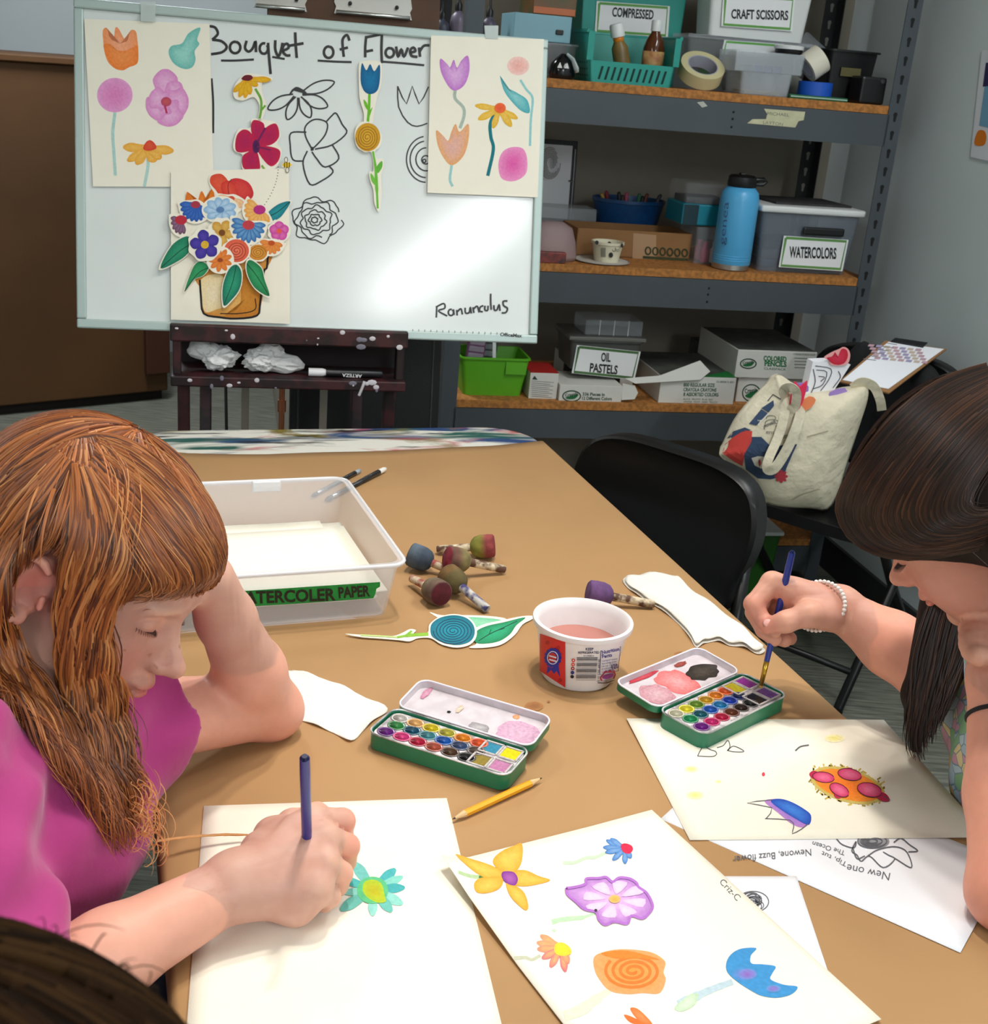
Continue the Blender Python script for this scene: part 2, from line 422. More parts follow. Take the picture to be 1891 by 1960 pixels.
def fare(s):   # far edge along-position for across fraction s (0..1)
    pts = [(0,2.115),(0.12,2.075),(0.3,2.062),(0.6,2.072),(0.85,2.09),(1.0,2.118)]
    for (a, b),(c, d) in zip(pts, pts[1:]):
        if s <= c: return b + (d - b) * (s - a) / (c - a)
    return pts[-1][1]
m_kraft = mat('kraft_paper', (173,133,87),0.82, noise=(5,0.10), bump=(7,0.25,0.006))
mb = MB(); vs = []; fs = []
NU, NV = 40,60
us = [-0.055,-0.03,-0.008] + [k / (NU - 1) for k in range(NU)] + [1.008,1.03,1.055]
for j in range(NV):
    for i, s in enumerate(us):
        sc = min(max(s, 0),1)
        al = 0.36 + (fare(sc) - 0.36) * j / (NV - 1)
        ac = A0 - 0.004 + (TW + 0.008) * sc; z = TZ + 0.0006
        if s < 0: ac -= {0.008: 0.004,0.03: 0.006,0.055: 0.006}[round(-s, 3)]; z -= {0.008: 0.003,0.03: 0.02,0.055: 0.042}[round(-s, 3)]
        if s > 1: ac += {0.008: 0.004,0.03: 0.006,0.055: 0.006}[round(s - 1,3)]; z -= {0.008: 0.003,0.03: 0.02,0.055: 0.042}[round(s - 1,3)]
        if 0.02 < s < 0.98: z += 0.0006 * math.sin(ac * 23 + al * 9) + 0.0006 + 0.0008 * max(0, math.sin(al * 14 + 2.2 * ac))
        vs.append(tuple(tb(ac, al, z)))
W_ = len(us)
for j in range(NV - 1):
    for i in range(W_ - 1): fs.append((j * W_ + i, j * W_ + i + 1,(j + 1) * W_ + i + 1,(j + 1) * W_ + i))
mb.add(vs, fs); kraft = mb.build('kraft_paper_sheet', m_kraft, None, smooth=True)
tag(kraft, 'brown kraft paper sheet spread over the folding table', 'paper')
sd = kraft.modifiers.new('t', 'SOLIDIFY'); sd.thickness = 0.0004; sd.offset = 1
TP = TZ + 0.0026                       # level of things lying on the paper
# ================================================================== sheets of paper with paintings
m_wcp = mat('watercolour_paper', (240,234,217),0.85, noise=(30,0.02), bump=(700,0.25,0.0006))
m_copy = mat('copy_paper', (232,233,238),0.85)
PENCIL = (96,96,102)
def sheet(name, label, P0, P1, P2, z, m, bend=None, group=None, nx=14, ny=18):
    """P0->P1 and P1->P2 are two sides (world points)"""
    P0, P1, P2 = [np.array(p, float) for p in (P0, P1, P2)]
    c = (P0 + P2) / 2; t = thing(name, label, 'paper', (c[0], c[1], z),0, group)
    mb = MB(); vs = []; fs = []
    for j in range(ny + 1):
        for i in range(nx + 1):
            q = P0 + (P1 - P0) * i / nx + (P2 - P1) * j / ny; q[2] = z
            if bend: q[2] += bend(q)
            vs.append(q)
    for j in range(ny):
        for i in range(nx):
            a = j * (nx + 1) + i; fs.append((a, a + 1, a + nx + 2, a + nx + 1))
    n = np.cross(P1 - P0, P2 - P1)
    if n[2] < 0: fs = [f[::-1] for f in fs]
    mb.add(vs, fs); o = mb.build('paper_sheet', m, t, smooth=True, world=True)
    s = o.modifiers.new('t', 'SOLIDIFY'); s.thickness = 0.0004; s.offset = 1
    return t
def rect3(pa, pb, other, ln):
    """px corner a,b -> world corners a,b and the third at b + ln perpendicular, on the side of px other"""
    a, b = T(*pa, TP), T(*pb, TP); d = (b - a) / np.linalg.norm(b - a); n = np.array([-d[1], d[0],0])
    if n @ (T(*other, TP) - b) < 0: n = -n
    return a, b, b + n * ln
def petal(f, c, tip, w, col, col2=None, base=0.2):
    c = np.array(c, float); t = np.array(tip, float); d = t - c; L = np.hypot(*d); n = np.array([-d[1], d[0]]) / L
    P = [c + n * w * base, c + d * .35 + n * w * .8, c + d * .7 + n * w, c + d * .95 + n * w * .45, t, c + d * .95 - n * w * .45, c + d * .7 - n * w, c + d * .35 - n * w * .8, c - n * w * base]
    f.area([tuple(p) for p in P], col, col2, sm=3)
def marks(parent, z, bend=None): return Flat(tplane(z),(0,0,1),0.00055, bend)
def spiral(c, rx, ry, turns, n=60, r0=0.08):
    return [(c[0] + rx * (r0 + (1 - r0) * i / n) * math.cos(2 * math.pi * turns * i / n), c[1] + ry * (r0 + (1 - r0) * i / n) * math.sin(2 * math.pi * turns * i / n)) for i in range(n + 1)]
# ---- sheet being painted by the red-haired girl
Z1 = TP
a, b, c = rect3((390,1543),(855,1528),(968,1960),0.305)
shL = sheet('watercolor_sheet', 'white watercolor sheet with one teal flower under the red-haired girl\'s hand', a, b, c, Z1, m_wcp)
f = marks(shL, Z1); C0 = (714,1704)
for tip, w, col in [((677,1651),11,(110,190,182)),((757,1664),10,(72,176,178)),((771,1679),8,(130,205,190)),((775,1700),9,(66,170,172)),((771,1732),10,(140,208,194)),((750,1747),10,(104,186,172)),((713,1755),9,(142,208,196)),((651,1744),11,(104,186,172)),((656,1711),7,(130,200,186)),((653,1683),8,(76,178,176))]:
    petal(f, C0, tip, w, col, None, 0.5)
f.disc((713,1706),30,26,(90,190,130)); f.area([(698,1690),(715,1686),(730,1694),(736,1716),(738,1728),(722,1730),(703,1720),(694,1706)],(170,200,40),(190,180,10))
f.build('painted_flower', shL, PAINT)
# ---- big white sketch sheet (under the right painting) and the small one
q0 = T(1264,1568, TP); q1 = T(1838,1824, TP); d = (q1 - q0) / np.linalg.norm(q1 - q0); nrm = np.array([-d[1], d[0],0])
Z2 = TP
big = sheet('sketch_sheet', 'large white sheet of pencil notes partly under the brunette\'s painting', q0, q1, q1 + nrm * 0.165, Z2, m_copy)
f = marks(big, Z2)
f.text('New one', (1704,1672),(1622,1655),15, PENCIL); f.text('Tip, tut', (1622,1652),(1574,1630),9, PENCIL); f.text('The Ocean', (1618,1630),(1556,1611),9, PENCIL)
f.text('Newone, Buzz flower', (1552,1626),(1402,1640),13, PENCIL, up=(0.05,1))
f.disc((1672,1612),30,14,(150,150,156))
for P in ([(1600,1606),(1612,1618),(1634,1624),(1638,1612),(1630,1630),(1640,1638),(1648,1650),(1664,1640),(1690,1662),(1712,1646),(1700,1638),(1690,1632)],[(1660,1640),(1680,1628),(1712,1622),(1735,1632),(1744,1662),(1712,1644)],[(1710,1614),(1724,1606),(1740,1618),(1756,1630),(1738,1632)],[(1632,1625),(1640,1645),(1655,1640)]):
    f.stroke(P, 2.2, PENCIL)
for k in range(7): f.ring((1672 + k % 3 * 3 - 3,1612),28 - 3 * k, 13 - 1.5 * k, 1.8, PENCIL, 20)
f.build('pencil_notes', big, PAINT)
q0 = T(1524,1679, TP); q1 = T(1300,1679, TP); d = (T(1584,1860, TP) - q0)
small = sheet('sketch_sheet', 'small white sheet with a pencil scribbled ball, under the flower painting', q0, q0 + (q1 - q0) * 0.62, q0 + (q1 - q0) * 0.62 + d * 1.05, Z2 + 0.0007, m_copy)
f = marks(small, Z2 + 0.0007)
for k in range(16):
    f.lay = k % 3; a = k * 2.4; f.ring((1440 + 17 * math.cos(a) * ((k % 4) / 4),1727 + 12 * math.sin(a) * ((k % 4) / 4)),14,9,1.7, PENCIL, 14)
f.ring((1441,1727),30,20,1.8, PENCIL); f.build('pencil_drawing', small, PAINT)
# ---- right painting
Z3 = TP + 0.0010
P0, P1, P2 = T(1199,1377, TP), T(1320,1610, TP), T(1846,1605, TP)
P2 = P1 + (P2 - P1) / np.linalg.norm(P2 - P1) * 0.305
shR = sheet('watercolor_sheet', 'watercolor sheet with a red and orange spiky flower under the brunette\'s arm', P0, P1, P2, Z3, m_wcp, bend=lambda q: 0.0)
f = marks(shR, Z3)
def tilt(c, rx, ry, an, n=26, j=0): 
    ca, sa = math.cos(an), math.sin(an)
    return [(c[0] + rx * math.cos(2 * math.pi * i / n) * ca - ry * math.sin(2 * math.pi * i / n) * sa, c[1] + rx * math.cos(2 * math.pi * i / n) * sa + ry * math.sin(2 * math.pi * i / n) * ca) for i in range(n)]
cc = (1622,1504); AN = 0.27
for i in range(90):
    f.lay = 0; a = 2 * math.pi * i / 90; k = 0.86 + 0.2 * random.random(); ca, sa = math.cos(AN), math.sin(AN)
    x, y = 74 * math.cos(a) * k, 33 * math.sin(a) * k
    p = (cc[0] + x * ca - y * sa, cc[1] + x * sa + y * ca); f.stroke([p, (p[0] + random.uniform(-9,9), p[1] + random.uniform(-7,7))],3, random.choice([(196,170,60),(150,128,30),(214,190,84)]), sm=1)
f.lay = 1; f.area(tilt(cc, 73,32, AN, 40),(208,184,96),(196,168,70), sm=1); f.area(tilt(cc, 66,27, AN),(240,140,30),(246,120,20), sm=2)
for (c, rx, ry, an, tip) in (((1576,1489),21,10,.15,(1549,1482)),((1626,1484),23,11,.2,(1622,1471)),((1606,1514),20,11,.5,(1602,1530)),((1664,1514),24,13,.25,(1702,1534))):
    petal(f, c, tip, 8,(190,20,70), None, 0.9); f.area(tilt(c, rx, ry, an, 14),(205,30,90),(238,110,150), sm=2); f.stroke(tilt(c, rx, ry, an, 14),1.3,(60,20,40))
f.stroke([(1690,1526),(1703,1534)],1.6, PENCIL); f.build('painted_flower', shR, PAINT)
f = marks(shR, Z3)
f.area([(1463,1535),(1482,1530),(1504,1532),(1530,1545),(1551,1562),(1547,1578),(1536,1585),(1515,1578),(1488,1556)],(186,130,200),(150,120,210))
f.area([(1475,1534),(1490,1530),(1512,1535),(1538,1549),(1552,1562),(1547,1580),(1522,1568),(1490,1548)],(24,70,180),(60,130,220))
f.stroke([(1478,1532),(1430,1538),(1477,1547),(1467,1567),(1467,1568),(1512,1571),(1519,1584),(1516,1597),(1534,1588),(1546,1578)],1.8, PENCIL, sm=2)
f.build('painted_petal', shR, PAINT)
f = marks(shR, Z3)
for c, rx, ry in (((1323,1473),13,6),((1330,1523),17,8),((1597,1414),20,8),((1375,1497),6,3)):
    f = marks(shR, Z3); f.disc(c, rx, ry, (250,243,205),(238,226,130)); f.build('yellow_dab', shR, PAINT)
f = marks(shR, Z3); f.disc((1461,1483),3,4,(220,60,80)); f.build('red_dab', shR, PAINT)
f = marks(shR, Z3)
f.stroke([(1335,1448),(1340,1438),(1347,1430),(1360,1436),(1369,1439),(1371,1445),(1362,1449),(1335,1448)],1.8, PENCIL)
f.build('pencil_leaf', shR, PAINT); f = marks(shR, Z3)
f.stroke([(1372,1432),(1384,1428),(1393,1418),(1397,1430),(1392,1438),(1404,1429),(1424,1439),(1405,1440),(1392,1437)],1.8, PENCIL)
f.build('pencil_leaf', shR, PAINT); f = marks(shR, Z3)
f.stroke([(1522,1438),(1532,1430),(1548,1427)],3, PENCIL); f.build('pencil_stroke', shR, PAINT)
# ---- middle painting with many flowers
Z4 = TP + 0.0016
P1m, P2m = T(1247,1553, TP), T(1690,1958, TP); dd = (P2m - P1m) / np.linalg.norm(P2m - P1m); nm = np.array([dd[1],-dd[0],0])
P0m = P1m + nm * 0.232
if (T(843,1645, TP) - P1m) @ nm < 0: P0m = P1m - nm * 0.232; nm = -nm
def bendm(q):
    s = (np.array(q) - P1m) @ nm / 0.232; l = (np.array(q) - P1m) @ dd / 0.305
    return 0.010 * max(0,(s - 0.86) / 0.14) ** 2 * max(0,1 - l * 2.2) + 0.004 * max(0,1 - l * 6) * max(0, s - .3)
shM = sheet('watercolor_sheet', 'watercolor sheet crowded with orange, lilac and blue painted flowers', P0m, P1m, P1m + dd * 0.305, Z4, m_wcp, bend=bendm, nx=24)
def MK(): return marks(shM, Z4, bendm)
f = MK(); Y1, Y2 = (232,160,40),(246,190,80)
f.stroke([(876,1683),(900,1684),(922,1682)],8,(176,200,150)); f.disc((921,1683),5,4,(60,120,40))
for P in ([(871,1645),(905,1650),(945,1662),(975,1680),(950,1690),(915,1678),(893,1664)],[(948,1662),(944,1648),(962,1632),(985,1622),(998,1618),(1000,1640),(994,1662),(976,1678)],[(980,1672),(1005,1668),(1030,1678),(1053,1686),(1030,1694),(1000,1698),(980,1692)],[(968,1692),(985,1696),(1003,1710),(1011,1735),(1006,1744),(990,1732),(976,1716)],[(960,1682),(958,1700),(935,1712),(912,1715),(907,1698),(922,1684)]):
    f.area(P, Y1, Y2)
f.area([(962,1672),(982,1672),(991,1684),(986,1696),(972,1694),(961,1684)],(120,40,140),(170,90,170)); f.build('painted_flower', shM, PAINT)
f = MK(); f.stroke([(1077,1653),(1100,1652),(1122,1643),(1140,1642),(1158,1633)],6,(196,218,186))
for tip in ((1160,1609),(1168,1606),(1154,1623),(1158,1633),(1172,1648),(1196,1655),(1208,1644)): petal(f, (1196,1626), tip, 5.5,(60,120,190),(120,160,205),.8)
f.area([(1188,1620),(1196,1616),(1208,1620),(1211,1628),(1204,1636),(1192,1632)],(210,30,70)); f.build('painted_flower', shM, PAINT)
f = MK(); f.stroke([(1138,1749),(1115,1757),(1092,1759),(1070,1762),(1056,1766)],[5,8,9,9,10],(186,222,178)); f.disc((1060,1782),4,3,(190,224,184))
cc = (1176,1723); O = [(1083,1702),(1100,1700),(1120,1694),(1122,1684),(1145,1683),(1160,1681),(1172,1690),(1185,1682),(1205,1684),(1218,1692),(1222,1700),(1238,1712),(1249,1736),(1240,1752),(1228,1760),(1208,1755),(1200,1770),(1176,1766),(1158,1772),(1146,1762),(1140,1748),(1118,1742),(1102,1728),(1086,1714)]
f.area(O, (178,120,196),(226,180,226)); 
for k in range(8):
    a = k * math.pi / 4 + .2; f.area(smooth_closed([(cc[0] + math.cos(a + x) * r * 1.35, cc[1] + math.sin(a + x) * r * .8) for x, r in ((0,12),(.28,28),(.22,44),(-.22,44),(-.28,28))],2),(232,190,232),(240,206,240), sm=0)
f.stroke(O + [O[0]],5,(176,110,196)); f.disc(cc, 11,8,(236,180,120),(236,170,60)); f.disc((1140,1745),3,3,(60,50,60)); f.build('painted_flower', shM, PAINT)
f = MK(); f.stroke([(984,1836),(1005,1834),(1018,1838),(1034,1830)],6,(196,198,170))
for tip, cl in (((1034,1791),(244,150,110)),((1027,1805),(244,150,110)),((1028,1818),(246,140,110)),((1037,1836),(238,110,120)),((1053,1853),(238,120,120)),((1082,1862),(236,100,120)),((1088,1846),(240,130,110))): petal(f, (1074,1816), tip, 7, cl, (248,170,110),.8)
f.area([(1062,1810),(1076,1806),(1091,1816),(1092,1828),(1076,1832),(1062,1826)],(244,200,60),(248,222,30)); f.build('painted_flower', shM, PAINT)
f = MK(); f.stroke([(1166,1896),(1140,1914),(1112,1934),(1080,1946)],[12,18,22,20],(222,228,200))
O = [(1137,1833),(1160,1822),(1190,1818),(1225,1820),(1252,1826),(1273,1842),(1270,1862),(1274,1878),(1262,1902),(1230,1902),(1200,1904),(1168,1898),(1150,1880),(1138,1858)]
f.area(O, (246,160,100),(248,150,60)); f.stroke(spiral((1212,1860),54,34,3.6),6,(238,120,40)); f.area([(1150,1826),(1200,1821),(1262,1838),(1230,1836),(1180,1836)],(240,130,40)); f.build('painted_flower', shM, PAINT)
f = MK(); f.stroke([(1402,1880),(1380,1888),(1352,1899),(1325,1912),(1300,1926)],[12,13,14,18,22],(186,206,214)); f.area([(1292,1928),(1318,1906),(1336,1904),(1330,1924),(1310,1936),(1296,1936)],(190,214,180),(210,226,200))
f.area([(1447,1816),(1437,1830),(1438,1845),(1460,1847),(1484,1851),(1478,1864),(1475,1876),(1500,1886),(1526,1890),(1515,1904),(1488,1911),(1460,1908),(1440,1899),(1408,1878),(1390,1858),(1394,1834),(1415,1818)],(58,144,203)); f.disc((1424,1866),26,14,(58,144,203),(110,132,206)); f.disc((1430,1866),18,10,(110,140,206),(140,100,190)); f.disc((1480,1894),14,7,(90,150,206),(140,110,196)); f.build('painted_flower', shM, PAINT)
f = MK(); f.area([(1206,1931),(1220,1932),(1240,1950),(1248,1962),(1234,1962),(1216,1948)],(240,110,40),(246,140,80)); f.area([(1194,1944),(1206,1946),(1230,1958),(1232,1966),(1206,1958)],(240,110,40)); f.build('painted_flower', shM, PAINT)
f = MK(); f.text('Criz-C', (1376,1690),(1410,1726),12, PENCIL); f.build('pencil_name', shM, PAINT)
# ---- stains on the kraft paper
for c, rx, ry in (((1022,1352),18,9),((1050,1343),3,2),((1302,1252),12,5)):
    f = Flat(tplane(TP),(0,0,1),0.0002); f.disc(c, rx, ry, (168,116,66),(140,88,48)); f.build('water_stain', kraft, PAINT)
# ================================================================== things on the table
def frame_from(P0, Px, z):
    """matrix with origin P0, x axis towards Px, z up"""
    d = np.array(Px) - np.array(P0); a = math.atan2(d[1], d[0])
    return Matrix.Translation((float(P0[0]), float(P0[1]), z)) @ Rz(a)
# ---- watercolour tins
m_tin = mat('green_tin', (10,118,82),0.35, noise=(14,0.25), spec=0.6); m_tinw = mat('white_tin_inside', (208,198,203),0.35, noise=(60,0.12,.1))
m_ins = mat('stained_insert', (214,206,208),0.4, noise=(90,0.55,.06))
def tin(label, ctr, ang, LX, LY, H, pans, wells, lidside, liddeg, smears, tints=None):
    M = Matrix.Translation((float(ctr[0]), float(ctr[1]), TP + 0.0012)) @ Rz(ang)
    t = thing('watercolor_tin', label, 'paint set', M=M)
    O = rrect(LX, LY, 0.012,5); I = rrect(LX - 0.003, LY - 0.003,0.0108,5); n = len(O)
    def tray(z0, z1):
        mb = MB(); vs = [(x, y, z0) for x, y in O] + [(x, y, z1) for x, y in O] + [(x, y, z1) for x, y in I] + [(x, y, z0 + 0.0012) for x, y in I]
        fs = [tuple(range(n - 1,-1,-1))]
        for k in range(3):
            for i in range(n): fs.append((k * n + i, k * n + (i + 1) % n, (k + 1) * n + (i + 1) % n, (k + 1) * n + i))
        fs.append(tuple(3 * n + i for i in range(n))); mb.add(vs, fs); return mb
    tray(0, H).build('tin_base', m_tin, t, smooth=True, auto=40)
    mb = MB(); mb.tube([(x, y, H) for x, y in O],0.0011,6, closed=True); mb.build('rolled_rim', mat('tin_rim', (220,220,222),0.3,0.3, noise=(40,.7,.1)), t, smooth=True)
    IN = rrect(LX - 0.006, LY - 0.006,0.009,4)
    mb = MB(); mb.prism(IN, 0.004, Matrix.Translation((0,0, H - 0.0065))); ins = mb.build('insert', m_ins, t)
    zi = H - 0.0025
    px0 = -LX / 2 + 0.014; dx = (LX - 0.066) / 5.0; ys = (LY * 0.27,0.001,-LY * 0.26)
    for r in range(3):
        for k in range(6):
            c = pans[r][k]; x = px0 + dx * k + (0.004 if r == 1 else 0.0) + (r == 2) * 0.001; y = ys[r]
            pn = MB(); R0 = 0.0087
            cl = lin(c); ring_c = tuple(0.85 * a + 0.10 for a in cl)
            pn.lathe([(R0,0),(R0 + 0.0006,0.0008),(R0 - 0.0008,0.0012),(R0 - 0.0016,0.0004)],18,(x, y, zi), sx=1.08, sy=0.95, col=ring_c)
            pn.lathe([(R0 - 0.0012,0.0004),(R0 - 0.003,-0.0002),(0.002,-0.0008),(0.0,-0.0008)],18,(x, y, zi + 0.0003), sx=1.08, sy=0.95, col=cl)
            pn.build('paint_pan', mat('wet_pigment', vcol=True, rough=0.22, noise=(300,0.3), spec=0.6), t, smooth=True)
    for k, c in enumerate(wells):
        x = LX / 2 - 0.037 + (k % 2) * 0.022; y = LY * 0.23 - (k // 2) * LY * 0.45
        wb = MB(); wx, wy = 0.0195, LY * 0.36
        for (bx, by, sx, sy) in ((0, wy / 2, wx, 0.002),(0,-wy / 2, wx, 0.002),(wx / 2,0,0.002, wy),(-wx / 2,0,0.002, wy)): wb.box((x + bx, y + by, zi + 0.0008),(sx, sy, 0.0016), col=lin((206,198,196)))
        wb.box((x, y, zi + 0.0001),(wx, wy, 0.0006), col=lin(c)); wb.build('mixing_well', mat('wet_pigment'), t)
    lm = Matrix.Translation((0, LY / 2, H * 0.6)) @ Matrix.Rotation(math.radians(liddeg),4, 'X')
    LH = 0.009; mb = MB(); off = LY / 2 + 0.002
    def lp(x, y, z): return tuple(lm @ Vector((x, y + off, z)))
    vs = [lp(x, y, 0) for x, y in O] + [lp(x, y, LH) for x, y in O]; fs = [tuple(range(n - 1,-1,-1))] + [(i, (i + 1) % n, n + (i + 1) % n, n + i) for i in range(n)]
    mb.add(vs, fs); lid = mb.build('lid', m_tin, t, smooth=True, auto=40)
    mb = MB(); vs = [lp(x * .985, y * .97, LH) for x, y in O] + [lp(x * .97, y * .94,0.0012) for x, y in O]; fs = [(i, (i + 1) % n, n + (i + 1) % n, n + i) for i in range(n)] + [tuple(n + i for i in range(n))]
    mb.add(vs, fs); mb.build('lid_inside', m_tinw, lid, smooth=True, auto=40)
    mb = MB(); mb.tube([lp(x * .994, y * .99, LH) for x, y in O],0.0011,6, closed=True); mb.build('lid_rim', mat('white_enamel', (226,222,230),0.3), lid, smooth=True)
    for hx in (-LX * .3, LX * .3):
        mb = MB(); mb.tube([(hx - 0.008, LY / 2 + 0.001, H * 0.75),(hx + 0.008, LY / 2 + 0.001, H * 0.75)],0.0018,8); mb.build('hinge', mat('tin_rim'), t)
    for k, (x, y, rx, ry, c1, c2) in enumerate(smears):
        mb = MB(); P = [(x + rx * math.cos(2 * math.pi * i / 18) * random.uniform(.82,1.12), y + ry * math.sin(2 * math.pi * i / 18) * random.uniform(.82,1.12)) for i in range(18)]; P = smooth_closed(P, 2)
        zz = 0.0014 + 0.00015 * k; mb.add([lp(px, py, zz) for px, py in P] + [lp(x, y, zz)],[(i, (i + 1) % len(P), len(P)) for i in range(len(P))],[lin(c1)] * len(P) + [lin(c2)])
        mb.build('dried_paint', mat('wet_pigment'), lid)
    return t
P_W = (214,206,198)
c = [T(*p, TP + 0.018) for p in ((706,1400),(972,1494),(1013,1432),(752,1359))]
ctr = sum(c) / 4; ang = math.atan2((c[1] - c[0])[1] + (c[2] - c[3])[1],(c[1] - c[0])[0] + (c[2] - c[3])[0])
LX = float(np.linalg.norm((c[1] + c[2] - c[0] - c[3]) / 2)); LY = float(np.linalg.norm((c[3] + c[2] - c[0] - c[1]) / 2))
TIN1 = (LX, LY)
tin('open green watercolor tin with pink stain in its lid, beside the yellow pencil', ctr, ang, LX, LY, 0.018,
    [[P_W, (236,180,110),(226,200,20),(190,180,60),(242,140,20),(240,92,40)],[(50,140,70),(8,84,110),(70,140,150),(10,90,180),(60,80,120),(100,84,74)],[(110,30,130),(226,60,130),(190,20,60),(186,84,60),(86,56,34),(22,20,20)]],
    [(60,140,170),(230,214,30),(150,130,60),(196,130,170)],1,6,
    [(0.052,-0.004,0.024,0.022,(214,170,196),(226,184,206)),(0.04,0.022,0.004,0.004,(240,160,110),(240,170,120)),(0.012,-0.014,0.012,0.008,(150,146,150),(206,200,202)),(-0.028,-0.004,0.0022,0.0022,(40,40,44),(30,30,34)),(-0.066,0.016,0.004,0.012,(206,130,160),(216,170,190)),(-0.02,0.006,0.003,0.008,(220,196,170),(230,220,200))])
c = [T(*p, TP + 0.019) for p in ((1262,1359),(1346,1411),(1508,1331),(1420,1289))]
ctr = sum(c) / 4; v = (c[2] - c[1]) + (c[3] - c[0]); ang = math.atan2(v[1], v[0])
LX = float(np.linalg.norm(v / 2)); LY = float(np.linalg.norm((c[0] + c[3] - c[1] - c[2]) / 2)); print('tins', TIN1, LX, LY)
tin('open green watercolor tin dipped into by the brunette, brown and coral paint in its lid', ctr, ang, LX, LY, 0.019,
    [[(216,210,180),(240,226,40),(110,150,30),(214,160,20),(244,140,20),(240,96,30)],[(20,150,90),(8,96,110),(20,90,190),(30,130,190),(10,60,180),(10,30,90)],[(120,20,140),(220,40,120),(200,20,70),(110,50,24),(50,28,18),(16,16,18)]],
    [(190,176,40),(150,50,150),(24,20,34),(120,70,150)],1,4,
    [(0.0,0.0,0.026,0.028,(236,120,120),(238,170,170)),(-0.044,-0.006,0.022,0.022,(206,150,160),(226,186,194)),(0.045,-0.002,0.026,0.015,(50,44,40),(86,76,68)),(-0.03,0.028,0.026,0.004,(190,40,60),(200,80,90)),(0.034,0.024,0.012,0.004,(150,60,50),(160,80,70))])
# ---- tub with paint water
tc_ = T(1104,1291, TP); TUB = (float(tc_[0]), float(tc_[1]), TP); HB, RB, RR = 0.074,0.0435,0.0545
tub = thing('plastic_tub', 'white plastic dairy tub of dirty pink paint water', 'tub', TUB)
mb = MB(); mb.lathe([(0.0,0.0005),(RB - 0.003,0.0005),(RB - 0.002,0),(RB, 0.003),(RR, HB - 0.0065),(RR + 0.0042, HB - 0.006),(RR + 0.0048, HB - 0.0035),(RR + 0.0045, HB),(RR + 0.001, HB + 0.001),(RR - 0.0012, HB - 0.001),(RR - 0.004, HB - 0.010),(RB - 0.0015,0.004),(0,0.004)],56)
mb.build('tub_wall', mat('tub_plastic', (232,226,226),0.35, noise=(30,0.06)), tub, smooth=True, auto=32)
mb = MB(); rw = RB + (RR - RB) * 0.56 - 0.002; mb.lathe([(0,0.004),(RB - 0.0016,0.0042),(rw, 0.043),(0,0.043)],56); mb.build('paint_water', mat('paint_water', (178,116,104),0.06, spec=0.6), tub, smooth=True, auto=40)
def cone_hit(k=0.0010):
    s = (RR - RB) / HB
    def pt(u, v):
        d = ray(u, v); o = CAM - np.array(TUB)
        A = d[0] ** 2 + d[1] ** 2 - (s * d[2]) ** 2; B = 2 * (o[0] * d[0] + o[1] * d[1] - s * d[2] * (RB + k + s * o[2])); C_ = o[0] ** 2 + o[1] ** 2 - (RB + k + s * o[2]) ** 2
        q = B * B - 4 * A * C_; t = (-B - math.sqrt(max(q, 0))) / (2 * A); return CAM + d * t
    return pt
cn = -ray(1116,1280); cn /= np.linalg.norm(cn)
def TF(): return Flat(cone_hit(), cn, 0.0002)
def grid_area(f, u0, u1, topv, botv, col, n=10):
    """panel between two pixel curves"""
    for k in range(n):
        a, b = u0 + (u1 - u0) * k / n, u0 + (u1 - u0) * (k + 1) / n; f.lay = 0
        f.area([(a, topv(a)),(b, topv(b)),(b, botv(b)),(a, botv(a))], col, sm=0)
f = TF(); grid_area(f, 1033,1082, lambda u: 1212 + (u - 1031) * 0.33, lambda u: 1286 + (u - 1036) * 0.66,(206,44,44),26); f.build('red_label', tub)
f = TF(); f.lay = 4
for (u, v) in ((1048,1230),(1068,1240),(1072,1302)): f.disc((u, v),4,4,(170,30,36))
f.area([(1048,1276),(1056,1268),(1068,1268),(1072,1296),(1065,1284),(1060,1290),(1055,1282),(1046,1290)],(32,44,160), sm=0)
for k in range(14):
    a = 2 * math.pi * k / 14; f.disc((1058 + 13 * math.cos(a),1259 + 15 * math.sin(a)),4,4,(32,44,160), n=8)
f.disc((1058,1259),14,16,(32,44,160)); f.ring((1058,1259),10,12,1.6,(220,220,240)); f.stroke([(1051,1255),(1065,1259)],3,(220,220,240), sm=1); f.stroke([(1051,1262),(1065,1266)],3,(220,220,240), sm=1)
f.build('ribbon_emblem', tub)
f = TF(); f.text('KEEP', (1121,1245),(1136,1245),5,(40,44,90), bold=.02); f.text('REFRIGERATED', (1107,1251.5),(1147,1251),4.4,(40,44,90), bold=.02); f.text('01398854', (1117,1257),(1137,1257),3,(40,44,90)); f.build('lettering', tub)
f = TF()
for k, c_ in enumerate(((206,60,50),(214,70,60),(150,36,40),(40,44,120),(26,26,30))): f.disc((1097.5 - k * 0.6,1264 + 7.8 * k),3.4,3.4, c_); 
for k in range(3): f.disc((1097.5 - k * 0.6,1264 + 7.8 * k),1.3,1.3,(236,220,220))
f.build('colour_dots', tub)
f = TF(); vv = 1259.0; 
for k in range(16):
    h = [2.2,1.0,1.4,3.0][(k * 7) % 4]; y = 1259 + k * 2.85; f.stroke([(1104 - k * .12, y),(1144 - k * .25, y)], h * .62,(26,26,32), sm=2)
f.text('0 41130 44320', (1147,1305),(1149,1262),4,(26,26,32)); f.build('barcode', tub)
f = TF(); f.stroke([(1150,1246),(1188,1238),(1183,1284),(1148,1291),(1150,1246)],1.2,(50,40,130), sm=1)
f.text('Nutrition', (1153,1252.5),(1186,1245),6.5,(50,40,130), bold=.02); f.text('Facts', (1153,1260),(1172,1256.5),6.5,(50,40,130), bold=.02)
